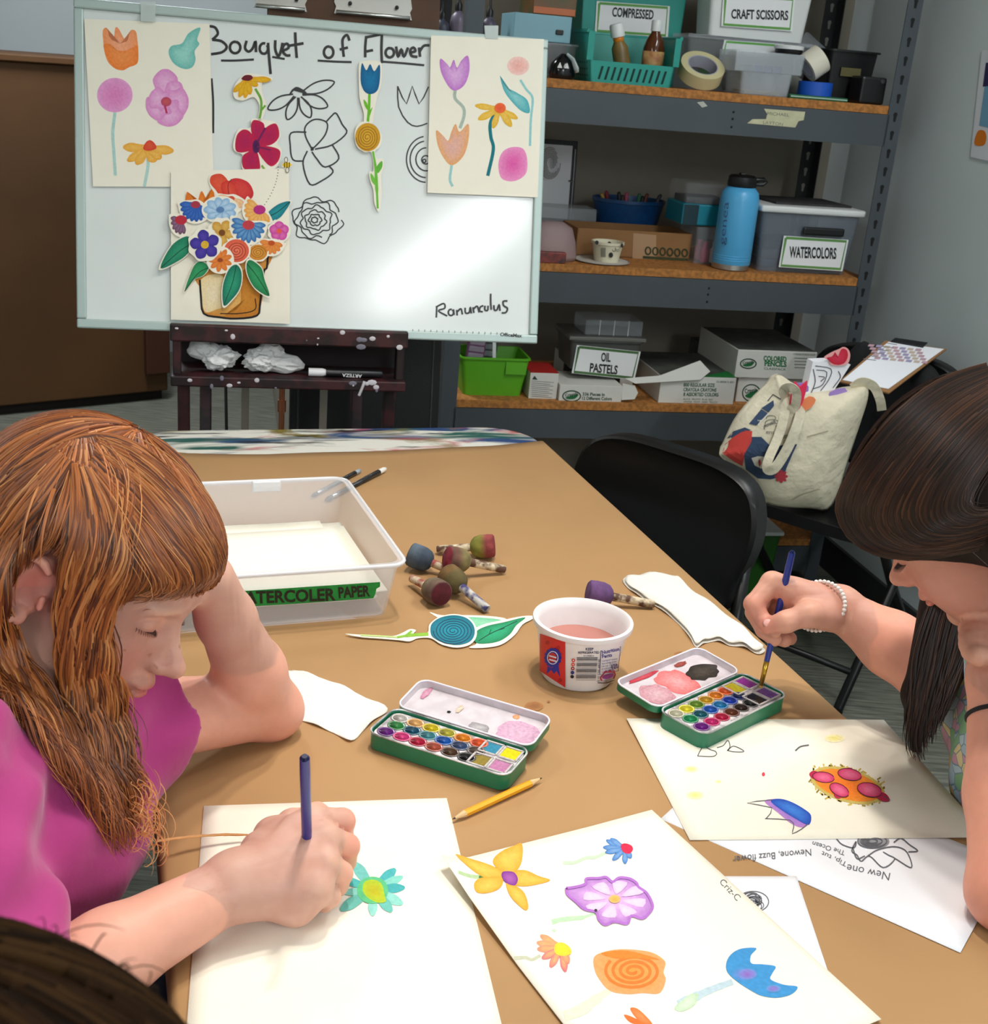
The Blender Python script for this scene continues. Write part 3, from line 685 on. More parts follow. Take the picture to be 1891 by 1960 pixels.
for k, s_ in enumerate(('4 servings per container', 'Serving size', '1/4 cup  (113g)', 'Calories', 'per serving')): f.text(s_, (1152,1267 + 5.2 * k),(1182 - k * 2,1262 + 5.2 * k),3,(60,50,140))
f.text('120', (1172,1281),(1184,1278),8,(50,40,130), bold=.02); f.build('nutrition_panel', tub)
f = TF(); f.area([(1148,1297),(1156,1288),(1160,1283),(1164,1287),(1168,1281),(1172,1286),(1176,1282),(1179,1291),(1176,1299),(1160,1304),(1150,1303)],(200,40,70), sm=0); f.area([(1152,1297),(1160,1291),(1174,1289),(1172,1296),(1160,1300)],(150,60,130)); f.stroke([(1144,1307),(1160,1307),(1176,1302)],1.6,(60,20,40)); f.build('mountain_emblem', tub)
# ---- clear storage bin with paper
m_clear = mat('cloudy_plastic', (232,232,236),0.25, alpha=0.3, spec=0.5); m_clear2 = mat('cloudy_plastic_rim', (240,240,244),0.25, alpha=0.62)
m_clrd = mat('clear_plastic', (200,206,212),0.15, alpha=0.13); m_clrrim = mat('clear_plastic_rim', (214,220,226),0.2, alpha=0.3)
def open_box(mb, W, Dp, H, th=0.002, taper=0.94, r=0.012, flange=0.0, z0=0.0, bottom=True):
    O1 = rrect(W * taper, Dp * taper, r, 4); O2 = rrect(W, Dp, r, 4); n = len(O1)
    rings = [(O1, z0)] + [(O2, z0 + H)]
    if flange: O3 = rrect(W + 2 * flange, Dp + 2 * flange, r + flange, 4); rings += [(O3, z0 + H),(O3, z0 + H - 0.004),(rrect(W + 2 * flange - .003, Dp + 2 * flange - .003, r + flange, 4), z0 + H - 0.004),(rrect(W + 2 * flange - .003, Dp + 2 * flange - .003, r + flange, 4), z0 + H + 0.001)]
    I2 = rrect(W - 2 * th, Dp - 2 * th, r, 4); I1 = rrect(W * taper - 2 * th, Dp * taper - 2 * th, r, 4)
    rings += [(I2, z0 + H + (0.001 if flange else 0)),(I1, z0 + th)]
    vs = []; fs = []
    for P, z in rings: vs += [(x, y, z) for x, y in P]
    for k in range(len(rings) - 1):
        for i in range(n): fs.append((k * n + i, k * n + (i + 1) % n, (k + 1) * n + (i + 1) % n, (k + 1) * n + i))
    if bottom:
        fs.append(tuple(range(n - 1,-1,-1))); m = (len(rings) - 1) * n; fs.append(tuple(m + i for i in range(n)))
    mb.add(vs, fs); return mb
BH = 0.078
fr = T(770,1078, TP + BH); br_ = T(655,917, TP + BH); bl_ = T(362,921, TP + BH)
BLen = float(np.linalg.norm(br_ - fr)); ax = (br_ - fr) / BLen; ay = np.array([ax[1],-ax[0],0])   # ay: towards right
BWid = 0.335; bc = (fr + br_) / 2 - ay * BWid / 2; print('bin', BLen, float((br_ - bl_) @ ay), ax)
bang = math.atan2(ay[1], ay[0])
binM = Matrix.Translation((bc[0], bc[1], TP)) @ Rz(bang)
bn = thing('storage_bin', 'clear plastic bin with green tape label, holding watercolor paper', 'storage bin', M=binM)
mb = MB(); open_box(mb, BWid, BLen, BH, 0.002,0.93,0.016,0.006); mb.build('bin_body', m_clear, bn, smooth=True, auto=40)
mb = MB(); mb.tube([(x, y, BH) for x, y in rrect(BWid + .012, BLen + .012,0.022,4)],0.0028,6, closed=True); mb.build('rim', m_clear2, bn, smooth=True)
for sx in (-0.055,0.055):
    mb = MB(); mb.box((sx, BLen / 2 + 0.0, BH - 0.006),(0.042,0.006,0.017),0.002); mb.build('lid_catch', m_clear2, bn)
FY = -BLen / 2 * 0.955 - 0.003
fpl = binM @ Vector((0, FY, 0.03)); fn = (binM.to_3x3() @ Vector((0,-1,-0.0))).normalized(); sl = (BLen * 0.5 * 0.07) / BH
fn = (binM.to_3x3() @ Vector((0,-1,-sl))).normalized()
fpt = lambda u, v: VP(u, v, np.array(fpl), np.array(fn))
f = Flat(fpt, fn, 0.0012); f.area([(330,1138),(500,1128),(727,1113),(727,1122),(720,1126),(718,1136),(714,1144),(560,1155),(330,1168)],(10,146,58), sm=0); tp = f.build('tape_label', bn, mat('green_tape', vcol=True, rough=0.6, noise=(120,.3)))
f = Flat(fpt, fn, 0.0019); f.text('WATERCOLER', (436,1155),(642,1147),22,(14,20,16), bold=0.03); f.text('PAPER', (648,1143),(708,1139),20,(14,20,16), bold=0.03); f.build('lettering', tp)
pz = 0.004
for k, (dx, dy, rz, hw, hl) in enumerate(((0.015,0.02,0.02,.229,.305),(0.03,0.012,-0.03,.229,.305),(0.01,0.03,0.03,.229,.305),(0.035,0.028,0.0,.229,.305),(0.02,-0.012,0.04,.229,.305),(0.0,0.02,-0.02,.229,.305),(0.03,-0.02,0.01,.229,.305))):
    vv = binM @ Vector((dx - 0.02, dy - 0.01, pz + k * 0.0042))
    lb = ['watercolor paper in the clear bin, lowest sheet', 'watercolor paper in the clear bin, second sheet from the bottom', 'watercolor paper in the clear bin, third sheet from the bottom', 'watercolor paper in the clear bin, middle of the pile', 'watercolor paper in the clear bin, third sheet from the top', 'watercolor paper in the clear bin, just under the top sheet', 'topmost white watercolor paper sheet in the clear bin'][k]
    M2 = Matrix.Translation(vv) @ Rz(bang + rz + math.pi / 2 * 0)
    mb = MB(); W2, L2 = min(BWid * .86,.30), min(BLen * .84,.23)
    vs = []; fs = []
    for j in range(9):
        for i in range(9):
            x, y = (i / 8 - .5) * W2,(j / 8 - .5) * L2; z = 0.012 * max(0,(x / W2 - .2)) ** 2 + 0.02 * max(0,(-y / L2 - .25)) ** 2
            vs.append((x, y, z))
    for j in range(8):
        for i in range(8): a = j * 9 + i; fs.append((a, a + 1, a + 10, a + 9))
    mb.add(vs, fs); o = mb.build('watercolor_paper', m_wcp, None, smooth=True); o.matrix_world = M2; sd = o.modifiers.new('t', 'SOLIDIFY'); sd.thickness = 0.0030; sd.offset = 1
    tag(o, lb, 'paper', 'paper stock in the bin')
# ---- two brushes lying behind the bin
def lying(pa, pb, z, r): a = T(*pa, z + r); b = T(*pb, z + r); return Vector(a), Vector(b)
for (pa, pb, r, lab, tipc) in (((738,897),(622,958),0.0048, 'black paintbrush handle with white worn tip, behind the clear bin', (226,222,214)),((690,900),(596,950),0.0042, 'thin grey paintbrush lying behind the clear bin', (150,156,160))):
    a, b = lying(pa, pb, TP, r); t = thing('paintbrush', lab, 'paintbrush', tuple((a + b) / 2 - Vector((0,0, r))))
    L = lambda k: tuple(a + (b - a) * k)
    mb = MB(); mb.tube([L(.12), L(.3), L(.72)],[r, r, r * .8],10); mb.build('handle', mat('black_lacquer', (22,22,24),0.3, noise=(200,-2.0,.06)), t, smooth=True, world=True)
    mb = MB(); mb.tube([L(0), L(.03), L(.12)],[r * .55, r * .9, r],10); mb.build('handle_tip', mat('worn_' + str(tipc[0]), tipc, 0.5), t, smooth=True, world=True)
    mb = MB(); mb.tube([L(.72), L(.9)],[r * .85, r * .8],10); mb.build('ferrule', mat('ferrule_metal', (190,190,196),0.25,1.0), t, smooth=True, world=True)
    mb = MB(); mb.tube([L(.9), L(.95), L(1)],[r * .8, r * .8, r * .2],10); mb.build('bristles', mat('dark_bristle', (60,44,34),0.8), t, smooth=True, world=True)
# ---- foam daubers
def dauber(label, hp, he, zh, ze, cols, hcol, hr=0.0172, flip=1):
    """hp: pixel of the foam head centre, he: pixel of the handle end"""
    a = Vector(T(*hp, TP + zh)); e = Vector(T(*he, TP + ze)); d = (e - a).normalized(); Ln = (e - a).length
    Q = d.to_track_quat('Z', 'Y').to_matrix().to_4x4(); M = Matrix.Translation(a) @ Q
    t = thing('foam_dauber', label, 'dauber', (a.x, a.y, TP))
    I = MW[t].inverted() @ M
    mb = MB(); pr = [(0,-0.0185),(hr * .86,-0.0185),(hr * .98,-0.0165),(hr * 1.02,-0.008),(hr, 0.002),(hr * .86,0.010),(hr * .6,0.0145),(0.006,0.0165),(0,0.0165)]
    vs = []; cs = []; n = 28
    for i, (r, z) in enumerate(pr):
        for k in range(n):
            a_ = 2 * math.pi * k / n; vs.append(tuple(I @ Vector((r * math.cos(a_) * random.uniform(.985,1.01), r * math.sin(a_) * random.uniform(.985,1.01), z))))
            s = (z + 0.0185) / 0.035; cc = cols[0] if i < 2 else (cols[1] if s < .55 else cols[2])
            q = lin(cc); j = 0.8 + 0.35 * noise.noise(Vector((k * .35, i * .5, hp[0]))); cs.append(tuple(x * j for x in q))
    fs = [(i * n + k, i * n + (k + 1) % n, (i + 1) * n + (k + 1) % n, (i + 1) * n + k) for i in range(len(pr) - 1) for k in range(n)]
    mb.add(vs, fs, cs); mb.build('foam_head', mat('stained_foam', vcol=True, rough=0.95, noise=(90,.35), bump=(500,.4,.001)), t, smooth=True)
    mb = MB(); pts = [I @ Vector((0,0, z)) for z in (0.012,0.018, Ln - 0.002, Ln)]; mb.tube(pts, [0.0058,0.0058,0.0058,0.0048],12)
    mb.build('wooden_handle', mat('dauber_wood_%d' % hcol, [(214,198,168),(206,188,160),(190,186,180)][hcol % 3],0.7, noise=(70,0.75,.07), col2=[(90,60,44),(150,70,60),(60,56,110)][hcol % 3]), t, smooth=True, auto=50)
    return t
dauber('foam dauber with a red flat face and green side, farthest of the pile', (922,1046),(836,1052),0.0175,0.006,[(150,50,56),(158,70,70),(150,148,60)],0)
dauber('blue-grey foam dauber leaning on the pile next to the clear bin', (807,1069),(862,1092),0.0178,0.008,[(90,84,80),(96,110,124),(70,84,100)],1)
dauber('foam dauber with crimson face lying on top of the pile', (878,1072),(966,1090),0.026,0.006,[(150,40,60),(120,84,70),(146,132,84)],0)
dauber('olive-brown foam dauber with a purple-stained handle', (870,1112),(933,1166),0.020,0.006,[(90,60,44),(124,92,50),(110,96,56)],2)
dauber('foam dauber with its dark maroon round face turned up front', (832,1130),(788,1107),0.0178,0.010,[(96,18,34),(120,96,80),(138,122,96)],1)
dauber('purple foam dauber lying alone behind the tub', (1150,1138),(1252,1157),0.0176,0.006,[(110,76,130),(124,86,140),(110,76,128)],0)
# ---- paper cut-outs on the table
def cutout(name, label, outline, z, thick=0.0006, plane=None, n=(0,0,1), cat='paper cutout', group=None, m=None, sm=4, parent=None):
    pl = plane or tplane(z); n = np.array(n, float); q = smooth_closed(outline, sm) if sm else outline
    pts = [np.array(pl(*p)) for p in q]; c = sum(pts) / len(pts)
    if parent is None: t = thing(name, label, cat, (c[0], c[1], c[2]),0, group)
    else: t = None
    mb = MB(); k = len(q); vs = [p for p in pts] + [p + n * thick for p in pts]
    tr = tessellate_polygon([[Vector((p[0], p[1],0)) for p in q]]); fs = []
    for i, j, l in tr:
        s = np.cross(pts[j] - pts[i], pts[l] - pts[i]) @ n
        if s < 0: j, l = l, j
        fs += [(i + k, j + k, l + k),(i, l, j)]
    s = sum(np.cross(pts[i], pts[(i + 1) % k]) for i in range(k)) @ n
    for i in range(k):
        j = (i + 1) % k; fs.append((i, j, k + j, k + i) if s > 0 else (j, i, k + i, k + j))
    mb.add(vs, fs); base = mb.build('paper_base' if parent is None else name, m or m_wcp, t if parent is None else parent, world=True)
    return t if parent is None else base
t = cutout('paper_leaf', 'pale green paper leaf half under the blue paper flower', [(822,1172),(845,1178),(890,1178),(940,1180),(970,1186),(960,1200),(900,1212),(870,1200),(840,1184)], TP, 0.0005)
f = Flat(tplane(TP),(0,0,1),0.0008); f.area([(890,1184),(930,1184),(960,1189),(930,1200),(905,1206)],(110,196,150),(150,214,176)); f.build('painted_leaf', t, PAINT)
t = cutout('paper_leaf', 'dark green paper leaf between the blue paper flower and the tub', [(898,1240),(912,1232),(906,1208),(925,1196),(960,1188),(1000,1180),(1022,1180),(1018,1186),(1000,1196),(985,1216),(960,1234),(930,1240)], TP + 0.0008,0.0006)
f = Flat(tplane(TP + 0.0008),(0,0,1),0.0009); f.area([(912,1232),(910,1212),(930,1200),(965,1192),(1005,1183),(988,1198),(975,1216),(950,1230)],(20,130,84),(40,170,120)); f.stroke([(916,1228),(935,1216),(958,1205),(990,1190)],1.6,(10,70,50)); f.stroke([(936,1215),(940,1206)],1.4,(10,70,50)); f.stroke([(955,1207),(966,1204)],1.4,(10,70,50)); f.build('painted_leaf', t, PAINT)
t = cutout('paper_flower', 'blue round paper flower on a green stem lying before the daubers', [(661,1214),(680,1215),(720,1217),(752,1218),(770,1212),(784,1205),(796,1207),(792,1214),(818,1212),(822,1196),(840,1182),(868,1176),(895,1182),(910,1198),(912,1218),(900,1234),(874,1240),(845,1234),(824,1222),(800,1222),(784,1228),(764,1226),(730,1223),(690,1220)], TP + 0.0016,0.0006)
f = Flat(tplane(TP + 0.0016),(0,0,1),0.0009); f.stroke([(760,1221),(785,1217),(820,1215)],[4,6,6],(140,190,60)); f.stroke([(775,1219),(788,1209)],4,(130,184,60)); f.stroke([(690,1217),(730,1219),(760,1221)],3,(196,216,140))
f.area([(824,1212),(826,1196),(842,1184),(868,1179),(892,1184),(906,1198),(908,1216),(898,1230),(874,1236),(848,1231),(830,1222)],(10,110,130),(16,140,160)); f.stroke(spiral((867,1209),38,26,5.5,110),1.5,(6,50,80)); f.build('painted_flower', t, PAINT)
# ---- paper towels
m_tow = mat('paper_towel', (230,226,217),0.9, bump=(220,0.5,0.002))
def towel(label, outline, z, layers, amp):
    pts = [T(*p, z) for p in smooth_closed(outline, 4)]; c = sum(pts) / len(pts); t = thing('paper_towel', label, 'paper towel', (c[0], c[1], z))
    for l in range(layers):
        k = 1 - 0.03 * l; mb = MB(); n = len(pts); vs = []; fs = []; rings = [1.0,.94,.82,.66,.48,.3,.12]
        for rr in rings:
            for i, p in enumerate(pts):
                q = c + (p - c) * rr * (k if l else 1); hh = l * 0.0045 + 0.001 + amp * (1 - rr ** 4) * (0.6 + 0.5 * noise.noise(Vector((q[0] * 38, q[1] * 38, l * 5.0)))) + 0.0015 * math.sin(i * .9) * (rr > .9)
                vs.append((q[0], q[1], z + max(hh, 0.0004)))
        vs.append((c[0], c[1], z + l * .0045 + .001 + amp * (.6 + .5 * noise.noise(Vector((c[0] * 38, c[1] * 38, l * 5.0))))))
        for a in range(len(rings) - 1):
            for i in range(n): fs.append((a * n + i, a * n + (i + 1) % n, (a + 1) * n + (i + 1) % n, (a + 1) * n + i))
        b = (len(rings) - 1) * n
        for i in range(n): fs.append((b + i, b + (i + 1) % n, len(vs) - 1))
        if np.cross(pts[1] - pts[0], c - pts[0])[2] < 0: fs = [x[::-1] for x in fs]
        mb.add(vs, fs); o = mb.build('towel_layer', m_tow, t, smooth=True, world=True); s = o.modifiers.new('t', 'SOLIDIFY'); s.thickness = 0.0005
    return t
towel('folded white paper towel lying between the purple dauber and the brunette\'s hand', [(1192,1110),(1216,1104),(1240,1100),(1285,1104),(1300,1112),(1330,1138),(1370,1166),(1410,1196),(1440,1222),(1464,1246),(1450,1252),(1424,1240),(1396,1236),(1372,1228),(1350,1232),(1334,1240),(1322,1226),(1298,1194),(1264,1168),(1230,1146),(1206,1130)], TP, 2,0.006)
towel('flat torn paper towel piece under the red-haired girl\'s elbow', [(530,1300),(556,1284),(580,1287),(620,1300),(660,1316),(700,1336),(742,1358),(720,1376),(696,1398),(672,1420),(640,1404),(600,1388),(560,1374),(520,1364)], TP, 1,0.002)
# ---- pencil
a, b = lying((866,1569),(1037,1490), TP + 0.0004,0.0034); a.z = b.z = TP + 0.0044
t = thing('pencil', 'short yellow pencil sharpened at both ends, beside the watercolor tin', 'pencil', ((a.x + b.x) / 2,(a.y + b.y) / 2, TP))
L = lambda k: tuple(a + (b - a) * k)
mb = MB(); mb.tube([L(.13), L(.86)],0.0036,6); mb.build('pencil_body', mat('yellow_lacquer', (236,164,20),0.35), t, world=True)
for s, e in ((.13,0.0),(.86,1.0)):
    mb = MB(); k2 = s + (e - s) * .8; mb.tube([L(s), L(k2)],[0.0036,0.0011],8); mb.build('sharpened_wood', mat('pencil_wood', (214,178,130),0.8), t, world=True)
    mb = MB(); mb.tube([L(k2), L(e)],[0.0011,0.0003],8); mb.build('lead', INK, t, world=True)
# ================================================================== easel and whiteboard
BB = room(0.168,2.45,0.872); BTOP = room(0.168,2.59,1.467)
BU = (BTOP - BB) / np.linalg.norm(BTOP - BB); BN = np.cross(NA, BU)          # BN faces the table
BWd, BHt, BT = 0.918,0.612,0.014
MBD = Matrix(((NA[0], BU[0], BN[0], BB[0]),(NA[1], BU[1], BN[1], BB[1]),(NA[2], BU[2], BN[2], BB[2]),(0,0,0,1)))   # local x right, y up the board, z out of the board
m_wb = mat('whiteboard_enamel', (224,229,227),0.14, noise=(6,0.05), spec=0.45)
m_fr = mat('whiteboard_frame', (176,192,188),0.4,0.25)
wb = thing('whiteboard', 'white framed marker board headed Bouquet of Flowers on the easel', 'whiteboard', M=MBD)
mb = MB(); mb.box((0, BHt / 2,-BT / 2),(BWd - 0.01, BHt - 0.01, BT - 0.004)); mb.build('panel', m_wb, wb)
fw = 0.018
for (c, s) in (((0, fw / 2,-BT / 2 + .002),(BWd, fw, BT + .006)),((0, BHt - fw / 2,-BT / 2 + .002),(BWd, fw, BT + .006)),((-BWd / 2 + fw / 2, BHt / 2,-BT / 2 + .002),(fw, BHt - 2 * fw, BT + .006)),((BWd / 2 - fw / 2, BHt / 2,-BT / 2 + .002),(fw, BHt - 2 * fw, BT + .006))):
    mb = MB(); mb.box(c, s, 0.003); mb.build('frame_rail', m_fr, wb)
bpt = lambda u, v: VP(u, v, BB, BN)
def BF(off=0.0003): return Flat(bpt, BN, off - 0.002 if False else off)
PB = np.array(BB) - BN * 0.002
bpt = lambda u, v: VP(u, v, PB, BN)
def wr(strokes, w, name, parent, off=0.0004, col=(24,22,26), sm=4):
    for st in strokes:
        f = Flat(bpt, BN, off); f.stroke(st, w, col, sm=sm); f.build(name, parent, INKM)
def wj(strokes, w, name, parent, off=0.0004, col=(24,22,26), sm=4):
    f = Flat(bpt, BN, off)
    for st in strokes: f.stroke(st, w, col, sm=sm)
    return f.build(name, parent, INKM)
INKM = mat('marker_ink', vcol=True, rough=0.4)
def ringp(c, rx, ry, a0=0, a1=360, n=16): return [(c[0] + rx * math.cos(math.radians(a0 + (a1 - a0) * i / n)), c[1] + ry * math.sin(math.radians(a0 + (a1 - a0) * i / n))) for i in range(n + 1)]
wj([[(401,50),(412,53),(417,64),(411,72),(406,76)],[(406,76),(424,79),(434,90),(425,100),(404,104)], ringp((450,91),10,11,-80,280),[(472,78),(469,92),(476,99),(484,92),(489,79),(490,100)], ringp((505,93),8,10,-40,290),[(513,82),(515,110),(518,142)],[(527,77),(527,95),(533,108),(538,96),(541,82)],[(540,98),(552,92),(550,84),(543,87),(541,98),(548,106),(556,106)],[(565,62),(566,85),(568,111)],[(552,88),(581,83)]],5.2, 'heading_word', wb)
wj([[(423,116),(450,116),(486,114)]],4.2, 'underline', wb); wj([[(521,109),(545,113)]],4.2, 'underline', wb)
wj([ringp((629,100),9,11,-80,280),[(669,78),(664,67),(656,75),(656,90),(658,109)],[(650,95),(666,91)]],5.2, 'heading_word', wb)
wj([[(608,116),(640,118),(673,119)]],4.2, 'underline', wb)
wj([[(699,72),(714,69),(728,66)],[(701,69),(699,90),(699,110)],[(699,99),(714,96)],[(731,64),(730,95),(731,121)], ringp((746,101),8,9,-80,280),[(758,89),(762,109),(768,94),(773,109),(781,91)],[(784,101),(795,98),(791,91),(785,97),(788,107),(799,109)],[(802,91),(804,109)],[(803,99),(811,88),(822,87)]],5.2, 'heading_word', wb)
wj([[(730,118),(770,121),(812,125)]],4.2, 'underline', wb)
wj([[(405,150),(408,196),(408,255)]],4, 'marker_line', wb)
def petal_loop(c, tip, w):
    c = np.array(c, float); t = np.array(tip, float); d = t - c; n = np.array([-d[1], d[0]]) / np.hypot(*d)
    return [tuple(x) for x in (c + n * 2, c + d * .4 + n * w, c + d * .75 + n * w * .9, t, c + d * .75 - n * w * .9, c + d * .4 - n * w, c - n * 2)]
cone = [petal_loop((578,178),(640,157),10), petal_loop((578,184),(627,204),11), petal_loop((574,186),(594,225),9), petal_loop((568,186),(550,229),9), petal_loop((562,182),(513,209),10)]
for k in range(6): cone.append([(554 + k, 182 - k * 2),(566,168 + k),(582 + k, 174 + k)])
wj(cone, 3.0, 'flower_drawing', wb)
Z1_ = lambda L: [(100 + x / 3.063, y / 3.063) for x, y in L]
wj([Z1_([(1520,870),(1485,800),(1485,740),(1540,700),(1610,720),(1600,790),(1540,860),(1520,870)]), Z1_([(1608,712),(1640,678),(1665,665),(1700,730),(1725,780),(1640,850),(1540,875)]), Z1_([(1490,775),(1400,780),(1395,850),(1410,935),(1475,945)]), Z1_([(1640,845),(1680,930),(1600,980),(1550,930),(1522,890)]), Z1_([(1495,885),(1470,960),(1510,1080),(1580,1060),(1645,1010),(1620,970)]), Z1_([(1515,862),(1530,876),(1518,880),(1528,862)])],3.0, 'flower_drawing', wb)
wj([[(761,165),(778,199),(789,165),(802,199),(820,166)],[(761,165),(763,205),(780,234),(798,242),(818,236)]],2.6, 'flower_drawing', wb, sm=2)
wj([ringp((816,305),38,44,92,262), ringp((816,305),31,35,92,262), ringp((816,305),20,22,80,270), ringp((815,306),8,8,40,330), ringp((812,308),3,3)],2.6, 'flower_drawing', wb)
rn = []
for k, r in enumerate((46,38,29,20,12,6)):
    ph = k * 1.3; P = []
    for i in range(37):
        a = 2 * math.pi * i / 36 * (0.94 if k in (0,1) else 1) + ph; rr = r * (1 + 0.09 * math.sin(6 * a + k * 2) + 0.05 * math.sin(11 * a)); P.append((607 + rr * math.cos(a) * 1.0 - k, 421 + rr * math.sin(a) * 0.9))
    rn.append(P)
wj(rn, 2.4, 'flower_drawing', wb, sm=2)
wj([[(836,586),(835,608)],[(834,588),(849,581),(851,590),(839,595),(856,605)], ringp((863,598),5,6,-60,290),[(868,592),(869,603)],[(874,593),(875,604)],[(875,597),(882,591),(885,602)],[(890,589),(891,599),(898,598),(900,588),(902,600)],[(905,588),(907,599)],[(906,592),(913,586),(917,598)],[(925,585),(919,588),(918,595),(924,597)],[(928,585),(928,593),(933,594),(934,585)],[(939,562),(939,578),(940,593)],[(945,584),(946,593),(951,593),(955,583),(957,595)],[(971,576),(963,577),(964,585),(971,590),(968,598),(960,599)]],3.4, 'handwritten_word', wb)
f = Flat(lambda u, v: VP(u, v, BB + BN * 0.005, BN), BN, 0.0004); f.text('OfficeMax', (957,643),(999,646),6.5,(30,30,34), bold=.03); f.build('maker_lettering', wb, INKM)
f = Flat(lambda u, v: VP(u, v, BB + BN * 0.005, BN), BN, 0.0004)
for k in range(15): u = 790 + k * 11.5; f.stroke([(u, 630 + (u - 790) * .038),(u, 634 + (u - 790) * .038)],1.4,(90,96,96), sm=1)
f.build('ruler_ticks', wb, INKM)['kind'] = 'stuff'
# ---- paintings taped on the board
def bplane(off): return lambda u, v: VP(u, v, PB + BN * off, BN)
def bsheet(name, label, corners, off, th=0.0006):
    pts = [bplane(off)(*c) for c in corners]; c = sum(pts) / 4
    t = thing(name, label, 'painting', (c[0], c[1], c[2])); mb = MB()
    vs = [p for p in pts] + [p + BN * th for p in pts]; mb.add(vs, [(3,2,1,0),(4,5,6,7),(0,1,5,4),(1,2,6,5),(2,3,7,6),(3,0,4,7)])
    mb.build('paper_sheet', m_wcp, t, world=True); return t
def K(off): return Flat(bplane(off), BN, 0.0007)
O1_ = 0.0035
s1 = bsheet('flower_painting', 'cream paper with pink and orange watercolor flowers taped to the left of the whiteboard', [(178,357),(409,358),(401,46),(161,36)], O1_)
f = K(O1_); f.area(Z1_([(300,250),(297,180),(320,165),(335,215),(360,235),(370,165),(390,170),(420,225),(440,240),(460,180),(490,185),(500,240),(505,300),(500,370),(450,395),(405,413),(340,380),(310,320)]),(246,150,90),(250,170,130)); f.area(Z1_([(300,270),(340,260),(370,290),(420,300),(470,280),(500,270),(500,365),(450,395),(405,413),(345,382)]),(244,130,50),(250,150,80)); f.build('painted_tulip', s1, PAINT)
f = K(O1_); f.area(Z1_([(868,162),(850,230),(862,260),(835,300),(840,350),(820,395),(770,404),(710,370),(682,310),(700,270),(760,255),(800,195)]),(110,190,180),(160,220,208), center=(100 + 770 / 3.063,320 / 3.063)); f.build('painted_leaf', s1, PAINT)
f = K(O1_); f.stroke(Z1_([(368,660),(355,780),(362,900),(370,1030)]),6,(176,214,208)); f.disc(Z1_([(367,558)])[0],34,33,(232,160,210),(226,130,190), n=20); f.build('painted_flower', s1, PAINT)
f = K(O1_)
for tip, w in (((660,405),24),((745,480),18),((800,600),28),((705,740),26),((560,660),26),((570,560),22)): petal(f, Z1_([(670,600)])[0], Z1_([tip])[0], w, (222,140,200),(236,180,220),.8)
f.disc(Z1_([(668,597)])[0],10,9,(186,60,100),(206,90,90)); f.stroke(Z1_([(660,620),(672,665)]),4,(190,50,90)); f.build('painted_flower', s1, PAINT)
f = K(O1_); f.stroke(Z1_([(555,900),(562,970),(540,1095)]),6,(180,216,210))
for tip, w in (((415,862),9),((440,945),8),((492,965),9),((605,950),12),((640,930),9),((712,885),9)): petal(f, Z1_([(560,870)])[0], Z1_([tip])[0], w, (238,170,60),(244,190,90),.6)
f.area(Z1_([(535,875),(545,840),(572,822),(600,840),(610,870),(570,885)]),(220,60,40),(226,90,50)); f.build('painted_flower', s1, PAINT)
def tape(u0, v0, u1, v1, label, off):
    t = thing('tape_strip', label, 'tape', bplane(off)((u0 + u1) / 2, v1)); mb = MB(); q = [bplane(off)(*c) for c in ((u0, v1),(u1, v1 + 1),(u1 + 1, v0),(u0 - 2, v0))]
    mb.add([p for p in q] + [p + BN * .0003 for p in q],[(3,2,1,0),(4,5,6,7),(0,1,5,4),(1,2,6,5),(2,3,7,6),(3,0,4,7)]); mb.build('tape_film', mat('frosted_tape', (206,216,212),.35, alpha=.7), t, world=True)
tape(270,3,297,41, 'clear tape strip above the painting with the pink flowers', 0.0085); tape(929,49,953,74, 'clear tape strip above the painting with two tulips', 0.0085)
Z2_ = lambda L: [(600 + x / 2.97, y / 2.97) for x, y in L]
O2_ = 0.0073
s2 = bsheet('flower_painting', 'cream paper with two tulips and a teal leaf taped to the right of the whiteboard', [(818,369),(1029,378),(1041,75),(825,68)], O2_)
f = K(O2_); f.stroke(Z2_([(805,510),(805,560),(850,610),(855,660),(832,730)]),6,(176,190,176)); f.area(Z2_([(720,335),(760,365),(775,385),(797,340),(815,385),(840,345),(878,318),(886,400),(860,480),(810,515),(770,495),(725,410)]),(196,120,206),(226,176,226), center=(600 + 805 / 2.97,430 / 2.97)); f.build('painted_tulip', s2, PAINT)
f = K(O2_); f.stroke(Z2_([(785,940),(775,1020),(790,1060)]),5,(160,206,206)); f.area(Z2_([(697,742),(735,770),(765,800),(785,745),(808,705),(830,750),(880,705),(880,800),(850,890),(785,940),(735,890),(705,820)]),(236,170,110),(230,180,170), center=(600 + 790 / 2.97,840 / 2.97)); f.build('painted_tulip', s2, PAINT)
f = K(O2_); f.stroke(Z2_([(1175,455),(1210,510),(1245,560),(1235,680),(1230,830)]),4.5,(150,206,206)); f.disc(Z2_([(1163,375)])[0],21,18,(250,208,198),(244,176,166)); f.build('painted_flower', s2, PAINT)
f = K(O2_); f.area(Z2_([(1060,430),(1090,490),(1160,530),(1215,570),(1228,640),(1180,630),(1120,570),(1080,510)]),(70,170,180),(140,206,206)); f.build('painted_leaf', s2, PAINT)
f = K(O2_); f.stroke(Z2_([(1040,635),(1005,700),(1008,780),(1022,850),(990,1000)]),6.5,(10,120,130))
for tip, w in (((918,600),6),((935,680),7),((1020,730),6),((1160,675),6),((1125,720),7)): petal(f, Z2_([(1055,620)])[0], Z2_([tip])[0], w, (232,180,40),(240,196,90),.6)
f.disc(Z2_([(1060,615)])[0],11,10,(240,110,50),(240,90,50)); f.build('painted_flower', s2, PAINT)
